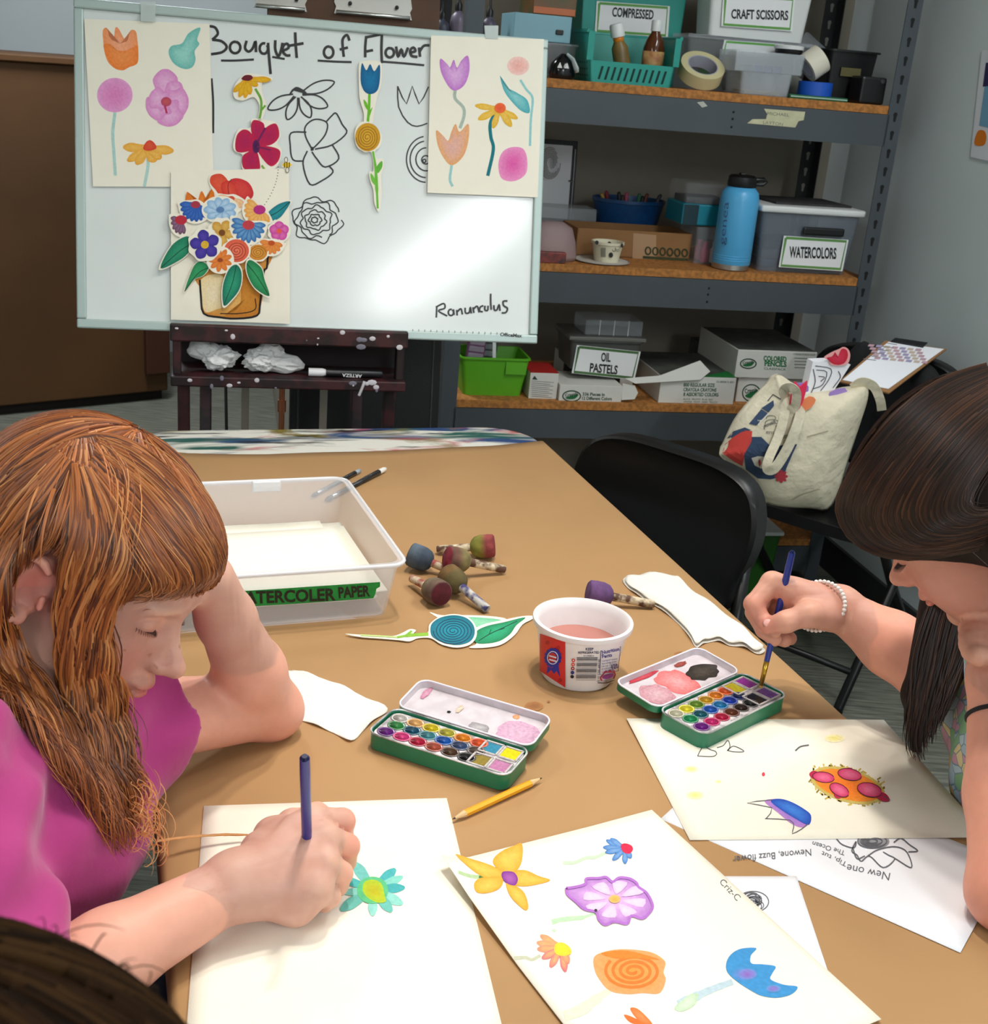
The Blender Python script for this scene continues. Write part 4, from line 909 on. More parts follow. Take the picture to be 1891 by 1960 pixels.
f = K(O2_); f.area(Z2_([(1050,940),(1070,870),(1120,838),(1190,845),(1215,910),(1205,990),(1140,1030),(1070,1015)]),(240,150,200),(228,90,170)); f.build('painted_flower', s2, PAINT)
# ---- paper cut-outs stuck on the board
NB_ = BN
def bcut(name, label, outline, off, sm=4): return cutout(name, label, outline, 0,0.0008, bplane(off), BN, sm=sm)
t = bcut('paper_flower', 'yellow coneflower paper cutout stuck under the heading on the whiteboard', Z1_([(1060,545),(1075,490),(1130,435),(1200,435),(1285,455),(1280,475),(1235,480),(1228,520),(1240,570),(1255,600),(1250,640),(1230,700),(1205,700),(1215,620),(1180,570),(1120,590),(1075,580)]),0.004)
f = K(.0043); f.stroke(Z1_([(1190,520),(1222,580),(1225,640),(1215,695)]),4.5,(110,170,60)); f.stroke(Z1_([(1222,650),(1250,618)]),4,(110,170,60))
for tip in ((1062,540),(1095,570),(1130,575),(1160,555),(1205,505),(1282,468)): petal(f, Z1_([(1145,465)])[0], Z1_([tip])[0],6,(226,160,20),(236,186,30),.8)
f.area(Z1_([(1110,465),(1130,442),(1165,442),(1175,460),(1150,475)]),(110,20,40)); f.build('painted_flower', t, PAINT)
t = bcut('paper_flower', 'crimson five-petal paper flower stuck on the whiteboard above the bouquet', Z1_([(1060,850),(1090,760),(1160,750),(1170,700),(1240,700),(1310,720),(1340,790),(1320,840),(1345,880),(1335,940),(1310,985),(1255,1005),(1150,1008),(1110,980),(1115,910),(1075,890)]),0.004)
f = K(.0043); CC = Z1_([(1195,860)])[0]
for P in ([(1195,860),(1165,760),(1180,705),(1240,725),(1235,790)],[(1195,850),(1240,760),(1310,725),(1330,800),(1280,850)],[(1200,860),(1280,860),(1335,885),(1325,945),(1280,975),(1225,920)],[(1190,870),(1215,940),(1210,1000),(1125,990),(1115,920),(1150,890)],[(1190,860),(1140,890),(1078,885),(1080,800),(1120,760),(1165,780)]): f.area(Z1_(P),(196,20,70),(176,16,84))
f.disc(CC, 7,13,(90,20,90),(60,10,70)); f.stroke(Z1_([(1205,830),(1250,750)]),4,(110,20,90)); f.stroke(Z1_([(1200,860),(1280,880)]),3,(120,20,80)); f.stroke(Z1_([(1228,970),(1252,1005)]),4,(130,170,60)); f.build('painted_flower', t, PAINT)
t = bcut('paper_flower', 'blue tulip paper cutout with green stem on the whiteboard', Z2_([(258,370),(280,348),(360,345),(388,370),(385,480),(365,540),(345,640),(335,700),(290,700),(285,640),(262,560),(258,480)]),0.004)
f = K(.0043); f.stroke(Z2_([(318,530),(315,620),(308,700)]),5,(110,190,40)); f.area(Z2_([(285,565),(305,590),(308,625),(290,600)]),(110,190,40)); f.area(Z2_([(335,610),(320,660),(310,690),(316,640)]),(110,190,40)); f.area(Z2_([(275,360),(300,400),(322,365),(345,405),(375,368),(378,440),(365,510),(330,535),(290,520),(268,460)]),(6,90,140),(10,120,170), center=(600 + 322 / 2.97,460 / 2.97)); f.build('painted_tulip', t, PAINT)
t = bcut('paper_flower', 'yellow spiral paper flower with long green stem under the blue tulip cutout', Z2_([(233,760),(255,705),(300,690),(350,715),(388,770),(380,830),(350,860),(360,900),(395,905),(398,950),(385,1000),(388,1100),(378,1190),(365,1200),(345,1150),(340,1080),(320,1020),(318,975),(340,970),(330,870),(290,865),(245,830)]),0.0055)
f = K(.0058); f.stroke(Z2_([(338,860),(352,950),(358,1050),(365,1185)]),[4,5,6,4],(110,190,60)); f.area(Z2_([(388,915),(390,950),(365,985),(358,950)]),(100,180,60)); f.area(Z2_([(324,985),(345,1010),(355,1055),(330,1030)]),(120,196,70)); f.disc(Z2_([(308,780)])[0],24,27,(206,150,20),(226,176,50), n=20); f.stroke(spiral(Z2_([(305,782)])[0],21,24,4.5,80),1.4,(150,96,10)); f.build('painted_flower', t, PAINT)
# ---- the bouquet collage
bq = bsheet('bouquet_collage', 'cream sheet with a bouquet of paper flowers in an orange pot on the whiteboard', [(327,612),(555,620),(553,322),(327,328)],0.0075)
f = K(0.0075); f.area(Z1_([(865,1600),(1265,1480),(1255,1580),(1235,1600),(1215,1810),(1200,1850),(1080,1868),(890,1840),(870,1700)]),(206,130,40),(236,190,110), center=(100 + 1000 / 3.063,1720 / 3.063)); f.area(Z1_([(1115,1590),(1240,1580),(1210,1840),(1120,1855),(1010,1850),(1100,1790)]),(196,120,30),(206,136,44)); f.area(Z1_([(872,1640),(1000,1620),(1010,1780),(960,1815),(890,1820)]),(240,214,160),(244,226,190))
f.stroke(Z1_([(865,1640),(872,1740),(888,1838),(980,1860),(1080,1868),(1200,1850),(1218,1780),(1240,1595),(1258,1570),(1265,1480)]),4,(24,20,18), sm=3); f.stroke(Z1_([(1190,1750),(1188,1815),(1100,1838),(985,1838)]),2,(40,24,14)); f.build('painted_pot', bq, PAINT)
for k in range(14):
    f = K(0.0075); s = k / 13; P = Z1_([(1325 - 5 * s - 75 * s * s, 980 + 220 * s)])[0]; f.disc(P, 1.0,1.0,(30,30,30), n=6); f.build('dotted_trail', bq, INKM)
_bl = [0.0]
def piece(outline, cols, draw, name='paper_flower'):
    _bl[0] += 0.00045; off = 0.0085 + _bl[0]
    b = cutout(name, None, outline, 0,0.0005, bplane(off), BN, parent=bq); f = K(off); draw(f); f.build('painted_' + name.split('_')[1], b, PAINT); return b
def blobout(c, rx, ry, n=16, wob=.06): return [(c[0] + rx * math.cos(2 * math.pi * i / n) * (1 + wob * math.sin(3 * i)), c[1] + ry * math.sin(2 * math.pi * i / n) * (1 + wob * math.sin(3 * i))) for i in range(n)]
def leafpiece(pts, col, col2):
    P = Z1_(pts); c = np.mean(np.array(P),0); out = [tuple(c + (np.array(p) - c) * 1.1) for p in P]
    def dr(f): f.area(P, col, col2); f.stroke([P[0], tuple(c), P[len(P) // 2]],1.4,(10,60,40))
    piece(out, None, dr, 'paper_leaf')
def daisy(c, r, col, col2, cc, a0=0, a1=360, n=9, w=5, sq=1.0, cr=5):
    c = Z1_([c])[0]
    def dr(f):
        for k in range(n):
            a = math.radians(a0 + (a1 - a0) * (k + .5) / n); petal(f, c, (c[0] + r * math.cos(a), c[1] + r * sq * math.sin(a)), w, col, col2,.7)
        f.area([(c[0] + cr * 1.3 * math.cos(t), c[1] + cr * math.sin(t)) for t in [i * math.pi / 5 for i in range(10)]], cc, sm=2)
    pts = [(c[0] + (r + 3.5) * math.cos(math.radians(a0 + (a1 - a0) * k / 12)), c[1] + (r + 3.5) * sq * math.sin(math.radians(a0 + (a1 - a0) * k / 12))) for k in range(13 if a1 - a0 < 360 else 12)]
    if a1 - a0 < 360: pts += [(c[0] - 8, c[1] - 8 * sq),(c[0] + 8, c[1] - 8 * sq)] if a1 - a0 <= 240 else []
    piece(pts, None, dr)
leafpiece([(1395,1182),(1330,1195),(1270,1240),(1265,1270),(1280,1300),(1330,1280),(1365,1240)],(16,120,136),(30,150,156))
def dr(f):
    f.area(Z1_([(790,1125),(830,1170),(850,1185),(875,1120),(910,1170),(940,1095),(955,1160),(990,1200),(800,1215)]),(226,110,20),(236,140,40), center=(100 + 880 / 3.063,1190 / 3.063))
piece(Z1_([(785,1115),(835,1160),(875,1110),(905,1150),(940,1085),(965,1150),(1000,1200),(880,1225),(795,1215)]), None, dr, 'paper_tulip')
def dr(f):
    f.area(Z1_([(925,1070),(935,1030),(990,1020),(1030,1060),(1045,1110),(985,1140),(955,1110)]),(222,70,40),(230,90,60)); f.area(Z1_([(1045,1110),(1040,1060),(1085,1045),(1150,1070),(1180,1130),(1160,1170),(1100,1175)]),(206,40,50),(222,70,60)); f.area(Z1_([(990,1080),(1040,1060),(1080,1100),(1080,1160),(1010,1150)]),(214,50,40),(226,80,60))
    f.stroke(Z1_([(1040,1160),(1030,1090),(1050,1050)]),1.2,(110,16,24))
piece(Z1_([(918,1070),(930,1022),(990,1012),(1035,1040),(1085,1035),(1155,1062),(1190,1130),(1170,1180),(1100,1190),(1010,1180),(950,1130)]), None, dr)
daisy((1050,1165),26,(236,176,130),(244,206,160),(206,70,50),10,200,9,5,1.0,5)
daisy((755,1290),20,(110,60,90),(140,110,140),(190,40,60),60,200,6,5,1.4,9)
daisy((840,1200),30,(20,80,170),(60,110,190),(170,50,70),20,190,9,6,1.1,7)
daisy((985,1230),32,(130,180,220),(190,214,236),(90,130,180),0,360,9,8,.75,6)
daisy((1215,1230),30,(236,160,70),(244,190,110),(186,40,130),40,230,9,6,1.0,9)
leafpiece([(635,1572),(700,1440),(790,1385),(815,1430),(800,1480),(740,1530)],(16,120,90),(40,150,110))
leafpiece([(776,1708),(830,1560),(880,1535),(915,1570),(885,1615),(830,1640)],(30,130,80),(50,160,100))
def five(c, r, col, col2, cc, a0=-90, sq=1, w=9):
    c = Z1_([c])[0]
    def dr(f):
        for k in range(5):
            a = math.radians(a0 + 72 * k); petal(f, c, (c[0] + r * math.cos(a), c[1] + r * sq * math.sin(a)), w, col, col2,.5)
        f.disc(c, r * .26, r * .26, cc)
    piece(blobout(c, r + 3,(r + 3) * sq), None, dr)
five((1330,1355),19,(206,60,160),(226,110,180),(230,90,70))
daisy((1285,1425),22,(226,120,40),(236,150,70),(196,80,20),0,200,7,5,1.0,5)
def dr(f): f.disc(Z1_([(1205,1480)])[0],18,15,(206,130,30),(226,160,60)); f.stroke(spiral(Z1_([(1205,1480)])[0],15,12,3),1.2,(160,90,20))
piece(blobout(Z1_([(1205,1480)])[0],21,18), None, dr)
five((995,1365),24,(206,150,50),(226,180,90),(120,70,20),-60,1.1,9)
daisy((1150,1320),33,(20,100,170),(110,160,206),(196,60,70),-10,210,10,6,1.05,9)
def dr(f): f.disc(Z1_([(1080,1470)])[0],24,22,(226,90,60),(236,120,90)); f.stroke(spiral(Z1_([(1080,1470)])[0],20,18,3.5),1.4,(160,40,30))
piece(blobout(Z1_([(1080,1470)])[0],27,25), None, dr)
daisy((985,1525),23,(222,110,30),(236,140,60),(160,70,20),0,360,9,5,1.0,4)
leafpiece([(1005,1790),(1000,1680),(1035,1580),(1080,1552),(1110,1600),(1100,1690),(1050,1760)],(10,110,90),(40,160,120))
leafpiece([(1272,1735),(1190,1690),(1145,1610),(1140,1545),(1165,1525),(1225,1570),(1245,1640)],(20,120,70),(50,160,100))
five((895,1435),29,(50,40,140),(80,60,170),(226,180,50),-100,1.0,11)
t = bcut('paper_bee', 'tiny yellow striped paper bee next to the crimson paper flower', Z1_([(1345,965),(1360,950),(1362,925),(1378,922),(1385,948),(1405,960),(1400,980),(1388,985),(1390,1008),(1372,1010),(1362,985),(1348,980)]),0.0092)
f = K(.0095); f.area(Z1_([(1348,967),(1372,950),(1404,966),(1374,985)]),(236,196,40))
for x in (1362,1376,1390): f.stroke(Z1_([(x, 952),(x, 984)]),1.6,(24,20,20), sm=1)
f.stroke(ringp(Z1_([(1371,937)])[0],3,5),1,(40,40,40)); f.stroke(ringp(Z1_([(1378,997)])[0],3,5),1,(40,40,40)); f.build('painted_bee', t, PAINT)
# ---- easel
m_ez = mat('maroon_easel_wood', (62,22,26),0.5, noise=(24,0.9,.06), col2=(28,10,13)); m_sp = mat('paint_splatter', (206,200,206),0.6)
EZD = 2.415
def ev(u, v, d=EZD): q = VP(u, v, NN * d, NN); return float(q @ NA), float(q[2])
xl, _ = ev(325,640); xr, _ = ev(781,660); xm = (xl + xr) / 2; EW = xr - xl
zt = 0.5 * (ev(450,624)[1] + ev(700,634)[1]); ztb = 0.5 * (ev(450,646)[1] + ev(700,655)[1]); zs = 0.5 * (ev(450,722)[1] + ev(700,730)[1]); zsb = 0.5 * (ev(450,742)[1] + ev(700,750)[1])
ez = thing('studio_easel', 'paint-splattered maroon wooden easel holding up the whiteboard', 'easel', M=room_M(xm, EZD, 0)); print('easel', EW, zt, zs)
def ebox(name, c, s, bev=.003, m=None): mb = MB(); mb.box(c, s, bev); return mb.build(name, m or m_ez, ez)
ztb = 0.860; ebox('tray_lip', (0,0.008,(zt + ztb) / 2),(EW, 0.016, zt - ztb)); ebox('upper_tray', (0,0.056,(0.8712 + ztb) / 2),(EW, 0.085,0.8712 - ztb),.001); ebox('lower_tray', (0,0.06,(zs + zsb) / 2),(EW, 0.12, zs - zsb))
for sx in (-1,1):
    ebox('upright', (sx * (EW / 2 - 0.012),0.03,(ztb + zs) / 2),(0.016,0.03, ztb - zs + .004)); ebox('front_leg', (sx * (EW / 2 - 0.022),0.085, zsb / 2),(0.024,0.03, zsb + 0.004)); 
    mb = MB(); mb.box((0,0,0),(0.026,0.03,1.0),.003, M=Matrix.Rotation(math.radians(-14),4, 'X')); o = mb.build('rear_leg', m_ez, ez); o.location = (sx * (EW / 2 - 0.06),0.34,0.49)
ebox('back_panel', (0,0.128,(ztb + zs) / 2),(EW - .03,0.012, ztb - zs + .05),.001, mat('dark_easel_back', (26,10,12),.7))
mb = MB(); mb.box((0,0,0),(0.06,0.022,0.60),.003, M=Matrix.Rotation(math.radians(-13.2),4, 'X')); o = mb.build('mast', m_ez, ez); o.location = (0.02,0.134,1.136)
for x in (-0.085,0.09):
    mb = MB(); mb.box((x, 0.30, zsb / 2),(0.017,0.006, zsb - .01),.001); mb.build('metal_strap', mat('dull_strap', (150,140,128),.5,.3), ez)
mb = MB(); mb.tube([(-0.012,0.1, zsb),(-0.012,0.1, zsb - .05)],.006,10); mb.tube([(-0.012,0.1, zsb - .05),(-0.012,0.1, zsb - .075)],.009,10); mb.tube([(-0.012,0.1, zsb - .075),(-0.012,0.1,0.5),(-0.012,0.12,0.0)],.006,10); mb.build('height_rod', mat('copper_rod', (186,116,84),.3,.9), ez, smooth=True, auto=40)
for i in range(26):
    x = random.uniform(-EW / 2, EW / 2) * (0.98); z = random.choice((random.uniform(ztb, zt), random.uniform(zsb, zs))); r = random.uniform(.0015,.006)
    mb = MB(); mb.lathe([(r, 0),(r * .6,.0006),(0,.0008)],8, M=Matrix.Rotation(math.radians(90),4, 'X'), sx=random.uniform(.6,1.8)); o = mb.build('paint_splat', m_sp if i % 3 else mat('grey_splat', (120,116,130),.6), ez); o.location = (x, -0.0003, z)
mb = MB(); mb.tube([(0.148,-0.002, zs),(0.145,-0.003, zs - .01),(0.138,-0.002, zs - .03)],.003,6); mb.build('tape_curl', m_sp, ez)
dl, _ = ev(512,20,2.62); drr, _ = ev(846,20,2.62)
db_ = thing('drawing_board', 'dark brown hardboard drawing board clamped behind the whiteboard', 'board', M=room_M((dl + drr) / 2,2.652,1.30))
mb = MB(); mb.box((0,0,0.20),(drr - dl, 0.012,0.5),.002, M=Matrix.Rotation(math.radians(-13.2),4, 'X')); mb.build('hardboard', mat('hardboard', (84,54,32),.7, noise=(20,.3)), db_)
m_st = mat('clip_steel', (206,204,200),.28,.95)
for (u0, u1, v1) in ((486,588,14),(640,790,26)):
    x0, z0 = ev(u0, v1,2.63); x1, _ = ev(u1, v1,2.63); w_ = x1 - x0; cx_ = (x0 + x1) / 2 - (dl + drr) / 2; zz = z0 - 1.30
    mb = MB(); pr = [(-w_ / 2,0),(w_ / 2,0),(w_ / 2 - .004,.014),(w_ / 2,.022),(w_ / 2 - .006,.06),(-w_ / 2 + .006,.06),(-w_ / 2,.022),(-w_ / 2 + .004,.014)]
    mb.prism(pr, .003, Matrix.Translation((cx_, -0.010, zz)) @ Matrix.Rotation(math.radians(76.8),4, 'X')); cp = mb.build('board_clip', m_st, db_)
    mb = MB(); mb.tube([(cx_ - w_ / 2 + .004,-0.016, zz + .004),(cx_ + w_ / 2 - .004,-0.016, zz + .004)],.004,8); mb.build('clip_jaw', m_st, cp, smooth=True)
    for sx in (-.3,.3): mb = MB(); mb.lathe([(.004,0),(.003,.002),(0,.0025)],10,(cx_ + sx * w_, -0.014, zz + .022), M=Matrix.Rotation(math.radians(90),4, 'X')); mb.build('rivet', mat('dark_rivet', (50,48,46),.4,.8), cp)
m_tis = mat('tissue', (226,226,226),.9, bump=(160,.4,.002))
def crumple(name, label, u0, u1, v0, v1, seed, spikes):
    x0, z0 = ev(u0, v1); x1, z1 = ev(u1, v0); w_, h_ = x1 - x0, min(z1 - z0, ztb - zs - .003); t = thing(name, label, 'tissue', M=room_M((x0 + x1) / 2, EZD + .045, zs))
    bm = bmesh.new(); bmesh.ops.create_icosphere(bm, subdivisions=4, radius=1.0); rs = random.Random(seed)
    sp = [(Vector((math.cos(a), rs.uniform(-.5,.5), math.sin(a))).normalized(), k) for a, k in spikes]
    for v in bm.verts:
        n_ = v.co.normalized(); q = n_ * 1.7 + Vector((seed * 3.1, seed, 0)); r = 0.62 + 0.42 * abs(noise.noise(q)) + 0.3 * (0.5 - abs(noise.noise(q * 2.3))) - .06
        for d_, k in sp: r += k * max(0, n_.dot(d_) - .72) / .28
        v.co = n_ * r
    zmin = min(v.co.z for v in bm.verts); zmax = max(v.co.z for v in bm.verts); xm0 = min(v.co.x for v in bm.verts); xm1 = max(v.co.x for v in bm.verts)
    vs = [((v.co.x - (xm0 + xm1) / 2) / (xm1 - xm0) * w_, v.co.y * .035,(v.co.z - zmin) / (zmax - zmin) * h_) for v in bm.verts]; bm.verts.index_update(); fs = [tuple(x.index for x in f_.verts) for f_ in bm.faces]; bm.free()
    mb = MB(); mb.add(vs, fs); mb.build('crumpled_sheet', m_tis, t); return t
crumple('tissue', 'crumpled white tissue at the left end of the easel tray', 356,464,641,722,2,[(2.6,.9),(1.4,.2),(.5,.3)])
crumple('tissue', 'crumpled white tissue with a pointed corner on the easel tray beside the black marker', 462,588,650,724,5,[(-.25,.9),(1.2,.5),(.4,.2)])
x0, _ = ev(592,720); x1, _ = ev(735,726); t = thing('marker', 'black marker with white end lying on the easel tray', 'marker', M=room_M((x0 + x1) / 2, EZD + .028, zs + .0085)); w_ = x1 - x0
mb = MB(); mb.tube([(-w_ / 2 + .035,0,0),(w_ / 2 - .004,0,0),(w_ / 2,0,0)],[.0085,.0085,.006],14); mb.build('barrel', mat('marker_black', (20,20,24),.35), t, smooth=True, auto=40)
mb = MB(); mb.tube([(-w_ / 2,0,0),(-w_ / 2 + .028,0,0),(-w_ / 2 + .036,0,0)],[.0085,.0085,.006],14); mb.build('cap', mat('marker_white', (226,226,228),.4), t, smooth=True, auto=40)
f = Flat(lambda u, v: VP(u, v, NN * (EZD + .0192), NN),-NN, .0002); f.text('ARTEZA', (693,717),(655,715),6,(226,226,228), bold=.02); f.build('lettering', t, INKM)
pl_, _ = ev(556,760,2.86); pr_, _ = ev(846,760,2.86)
t = thing('dark_filler_panel', 'large flat black panel added to fill the dark space behind the easel legs', 'filler panel', M=room_M((pl_ + pr_) / 2,2.86,0))  # black panel added where the space behind the easel is dark
w_ = pr_ - pl_; LNM = Matrix.Rotation(math.radians(-6),4, 'X'); mb = MB(); mb.box((0,.03,.41),(w_, .035,.80),.008, M=LNM); mb.build('case', mat('black_nylon', (20,19,20),.75, bump=(300,.3)), t)
mb = MB(); mb.tube([(-.06,.10,.81),(-.06,.12,.85),(.06,.12,.85),(.06,.10,.81)],.008,8); mb.build('carry_handle', mat('black_nylon'), t, smooth=True)
mb = MB(); mb.tube([(-w_ / 2 + .02,-.028,.02),(-w_ / 2 + .02,.052,.78),(w_ / 2 - .02,.052,.78),(w_ / 2 - .02,-.028,.02)],.003,6); mb.build('zip', mat('zip_grey', (70,68,66),.5,.5), t)
cb = MB(); x0, z0 = ev(430,740,2.75); cb.tube([room(x0,2.75,.80), room(x0 + .004,2.75,.6), room(x0 + .01,2.76,.3), room(x0 + .02,2.78,0.004), room(x0 + .25,2.9,.004)],.004,6); o = cb.build('cable', mat('black_rubber', (22,22,22),.6), None, smooth=True); tag(o, 'thin black cable hanging down behind the easel', 'cable')
# ================================================================== steel shelving and what stands on it
SD = 3.12; SDEP = 0.48; SA0, SA1 = 0.55,1.735
LV = [0.16,0.563,0.936,1.390,1.90]  # topmost level is out of view, added to darken the shelves below
m_steel = mat('grey_shelf_steel', (76,82,87),0.5,0.15, noise=(7,0.15)); m_steel_shade = mat('rear_post_shaded_steel', (40,42,44),0.6,0.1)  # rear posts: darker copy of the same steel, shade put into the colour
m_chip = mat('particle_board', (190,124,58),0.75, noise=(90,0.4,.1))
shelf = thing('shelving_unit', 'grey steel shelving unit with particle board shelves full of art supplies', 'shelf', M=room_M((SA0 + SA1) / 2, SD, 0)); SW = SA1 - SA0
PWd = 0.042; PHt = 1.96
m_hole = mat('keyhole_dark', (14,14,15),.8); m_hole2 = mat('keyhole_lit_wall', (150,146,138),.9)  # flat insets for holes: shade painted in front, lit wall colour on rear posts
slot_me = None
for sx in (-1,1):
    for back in (0,1):
        x = sx * (SW / 2 - PWd / 2); y = 0 if not back else SDEP; mb = MB(); t_ = 0.003
        mb.box((x, y, PHt / 2),(PWd, t_, PHt)); mb.box((sx * (SW / 2 - t_ / 2), y + (PWd / 2 if not back else -PWd / 2), PHt / 2),(t_, PWd, PHt))
        po = mb.build('post', m_steel if not back else m_steel_shade, shelf)
        if sx > 0:
            z = 0.62
            while z < 1.93:
                mb = MB(); P = ringp((0,0.006),0.0058,0.0058,-40,220,10) + [(-0.0030,-0.012),(0.0030,-0.012)]
                if slot_me is None:
                    mb.prism([(p[0], p[1]) for p in P],0.0006, Matrix.Rotation(math.radians(90),4, 'X')); o = mb.build('keyhole_slot', None, po); slot_me = o.data; slot_me.materials.append(m_hole)
                else: o = bpy.data.objects.new('keyhole_slot', slot_me); COL.objects.link(o); o.parent = po
                o.location = (x, y - t_ / 2, z)
                if back: o.material_slots[0].link = 'OBJECT'; o.material_slots[0].material = m_hole2
                z += 0.0465
for lv in LV:
    mb = MB(); mb.box((0, SDEP / 2, lv - 0.0105),(SW - 0.006, SDEP - 0.004,0.021)); mb.build('shelf_board', m_chip, shelf)
    for y in (0.0, SDEP - 0.002):
        mb = MB(); mb.box((0, y, lv - 0.062),(SW - 2 * PWd + 0.012,0.003,0.080)); mb.box((0, y + (.012 if y == 0 else -.012), lv - 0.0235),(SW - 2 * PWd, 0.024,0.003)); mb.build('beam', m_steel, shelf)
    for sx in (-1,1):
        mb = MB(); mb.box((sx * (SW / 2 - .006), SDEP / 2, lv - 0.062),(0.003, SDEP - .02,0.08)); mb.build('side_beam', m_steel, shelf)
for z in (LV[3], LV[2]):
    for dz in (.045,.062,.082): mb = MB(); mb.lathe([(.0035,0),(0,.001)],8, M=Matrix.Rotation(math.radians(90),4, 'X')); o = mb.build('bolt', m_hole, shelf); o.location = (SW * .1,-0.0018, z - dz)
sfp = lambda d: (lambda u, v: VP(u, v, NN * d, NN))
f = Flat(sfp(SD - .002),-NN, .0006); f.area([(1462,208),(1541,214),(1538,230),(1528,232),(1522,244),(1430,236),(1440,228),(1466,228),(1468,218)],(206,202,166), sm=0); tpz = f.build('masking_tape_label', shelf, mat('masking_tape', vcol=True, rough=.8, noise=(60,.15)))
f = Flat(sfp(SD - .002),-NN, .0009); f.text('MICHAEL', (1468,220),(1510,223),6,(110,108,96)); f.text('LAYTON', (1460,237),(1498,241),6,(120,116,100)); f.build('faded_lettering', tpz)
f = Flat(sfp(SD - .002),-NN, .0006); f.area([(1334,196),(1346,194),(1354,203),(1344,206)],(196,196,186), sm=0); f.build('label_scrap', shelf, mat('masking_tape'))
def sv(u, v, d): q = VP(u, v, NN * d, NN); return float(q @ NA), float(q[2])
def item(name, label, cat, u0, u1, vt, d, lev=None, z0=None, vb=None, group=None, rz=0.0):
    """thing standing with its front at distance d; returns (thing, width, height)"""
    vm = vt if vb is None else (vt + vb) / 2
    zb = LV[lev] if z0 is None else z0
    v_mid = vm
    a0, zt_ = sv(u0, vt, d); a1, _ = sv(u1, vt, d)
    if vb is not None: a0 = sv(u0, vm, d)[0]; a1 = sv(u1, vm, d)[0]; zt_ = sv((u0 + u1) / 2, vt, d)[1]
    else: zt_ = sv((u0 + u1) / 2, vt, d)[1]
    t = thing(name, label, cat, M=room_M((a0 + a1) / 2, d, zb) @ Rz(rz), group=group)
    return t, a1 - a0, max(zt_ - zb, 0.006)
def card(parent, corners, d, lines, tsz, border=(96,160,70), bold=.03, white=(238,238,238)):
    """framed label card on the front at distance d; corners px: tl,tr,br,bl"""
    f = Flat(sfp(d),-NN, .0010); f.area(corners, white, sm=0)
    c = np.mean(np.array(corners, float),0); b = f.build('label_card', parent)
    f = Flat(sfp(d),-NN, .0014); q = [tuple(c + (np.array(p) - c) * np.array([.93,.88])) for p in corners]; f.stroke(q + [q[0]],5.0, border, sm=1)
    f.build('label_border', b)
    for (txt, p0, p1, *_) in lines:
        f = Flat(sfp(d),-NN, .0016); f.text(txt, p0, p1, tsz, (22,22,24), bold=bold); f.build('lettering', b)
    return b
def bx(t, name, w, h, dep, m, z=0, y=0, x=0, bev=.002): mb = MB(); mb.box((x, y + dep / 2, z + h / 2),(w, dep, h), bev); return mb.build(name, m, t)
m_teal = mat('teal_plastic', (20,150,136),.4); m_white = mat('white_plastic', (226,228,226),.45); m_blk = mat('black_plastic', (18,18,20),.4); m_card = mat('cardboard', (150,108,66),.85, noise=(12,.12)); m_wcard = mat('white_carton', (216,214,206),.7); m_grn = mat('dark_green_card', (20,96,60),.5)
# ------------------------------------------------ top shelf (index 3)
T3 = LV[3]
t, w_, h_ = item('divided_case', 'pale blue plastic case on the top shelf under a dark green tin', 'case', 985,1096,28,3.225, z0=T3 + .085); hcs = h_; bx(t, 'case_base', w_, h_, .16, mat('pale_blue_plastic', (130,176,190),.4)); bx(t, 'latch', .02,.012,.004, m_blk, h_ * .3,-.004, w_ * .3)
t, w_, h_ = item('pencil_tin', 'dark tin with green and orange picture on the pale blue case', 'tin', 1022,1106,-12,3.23, z0=T3 + .0852 + hcs); bx(t, 'tin_body', w_, .05,.15, mat('dark_picture_tin', (60,74,40),.4, noise=(18,.8), col2=(120,70,30))); bx(t, 'orange_band', w_ * .96,.016,.002, mat('orange_band', (190,104,60),.5),.002,-.001)
t, w_, h_ = item('clear_box', 'cloudy plastic box carrying the pale blue case', 'box', 1000,1110,52,3.222,3); mb = MB(); open_box(mb, w_, .2,.0825,.002,.95,.01); o = mb.build('box_body', m_clrd, t, smooth=True, auto=40); o.location = (0,.1,0); bx(t, 'box_lid', w_ + .004,.005,.204, m_clrrim, .079,-.002)
for k, (u, hgt, c_) in enumerate(((847,.16,(70,74,90)),(877,.19,(120,110,130)),(907,.17,(60,60,66)),(937,.18,(90,84,100)))):
    a_, _ = sv(u, 30,3.3); t = thing('paint_bottle', ['slate', 'mauve', 'charcoal', 'grey-violet'][k] + ' squeeze bottle with black nozzle above the whiteboard corner', 'bottle', M=room_M(a_, 3.3, T3), group='squeeze bottles behind the whiteboard'); mb = MB(); mb.lathe([(0,0),(.019,0),(.02,.004),(.02, hgt * .6),(.017, hgt * .68),(.009, hgt * .72),(.009, hgt * .76)],18); mb.build('bottle_body', mat('paint_bottle_%d' % k, c_, .4), t, smooth=True, auto=40)
    mb = MB(); mb.lathe([(.0095, hgt * .74),(.0095, hgt * .82),(.004, hgt * .86),(.002, hgt)],14); mb.build('nozzle', m_blk, t, smooth=True, auto=40)
t, w_, h_ = item('staple_puller', 'shiny black gadget with white teeth and grey handle on the top shelf', 'desk tool', 1058,1112,103,3.15,3)
mb = MB(); mb.lathe([(0,0),(.03,0),(.034,.012),(.03,.035),(.018, h_ * .8),(.006, h_),(0, h_)],20,(0,.035,0), sy=.8); mb.build('body', mat('gloss_black', (14,14,16),.15), t, smooth=True, auto=50)
for x in (-.014,.004): mb = MB(); mb.prism([(-.006,0),(.006,0),(0,.013)],.004, Matrix.Translation((x, .007,.026)) @ Matrix.Rotation(math.radians(90),4, 'X')); mb.build('tooth', m_white, t)
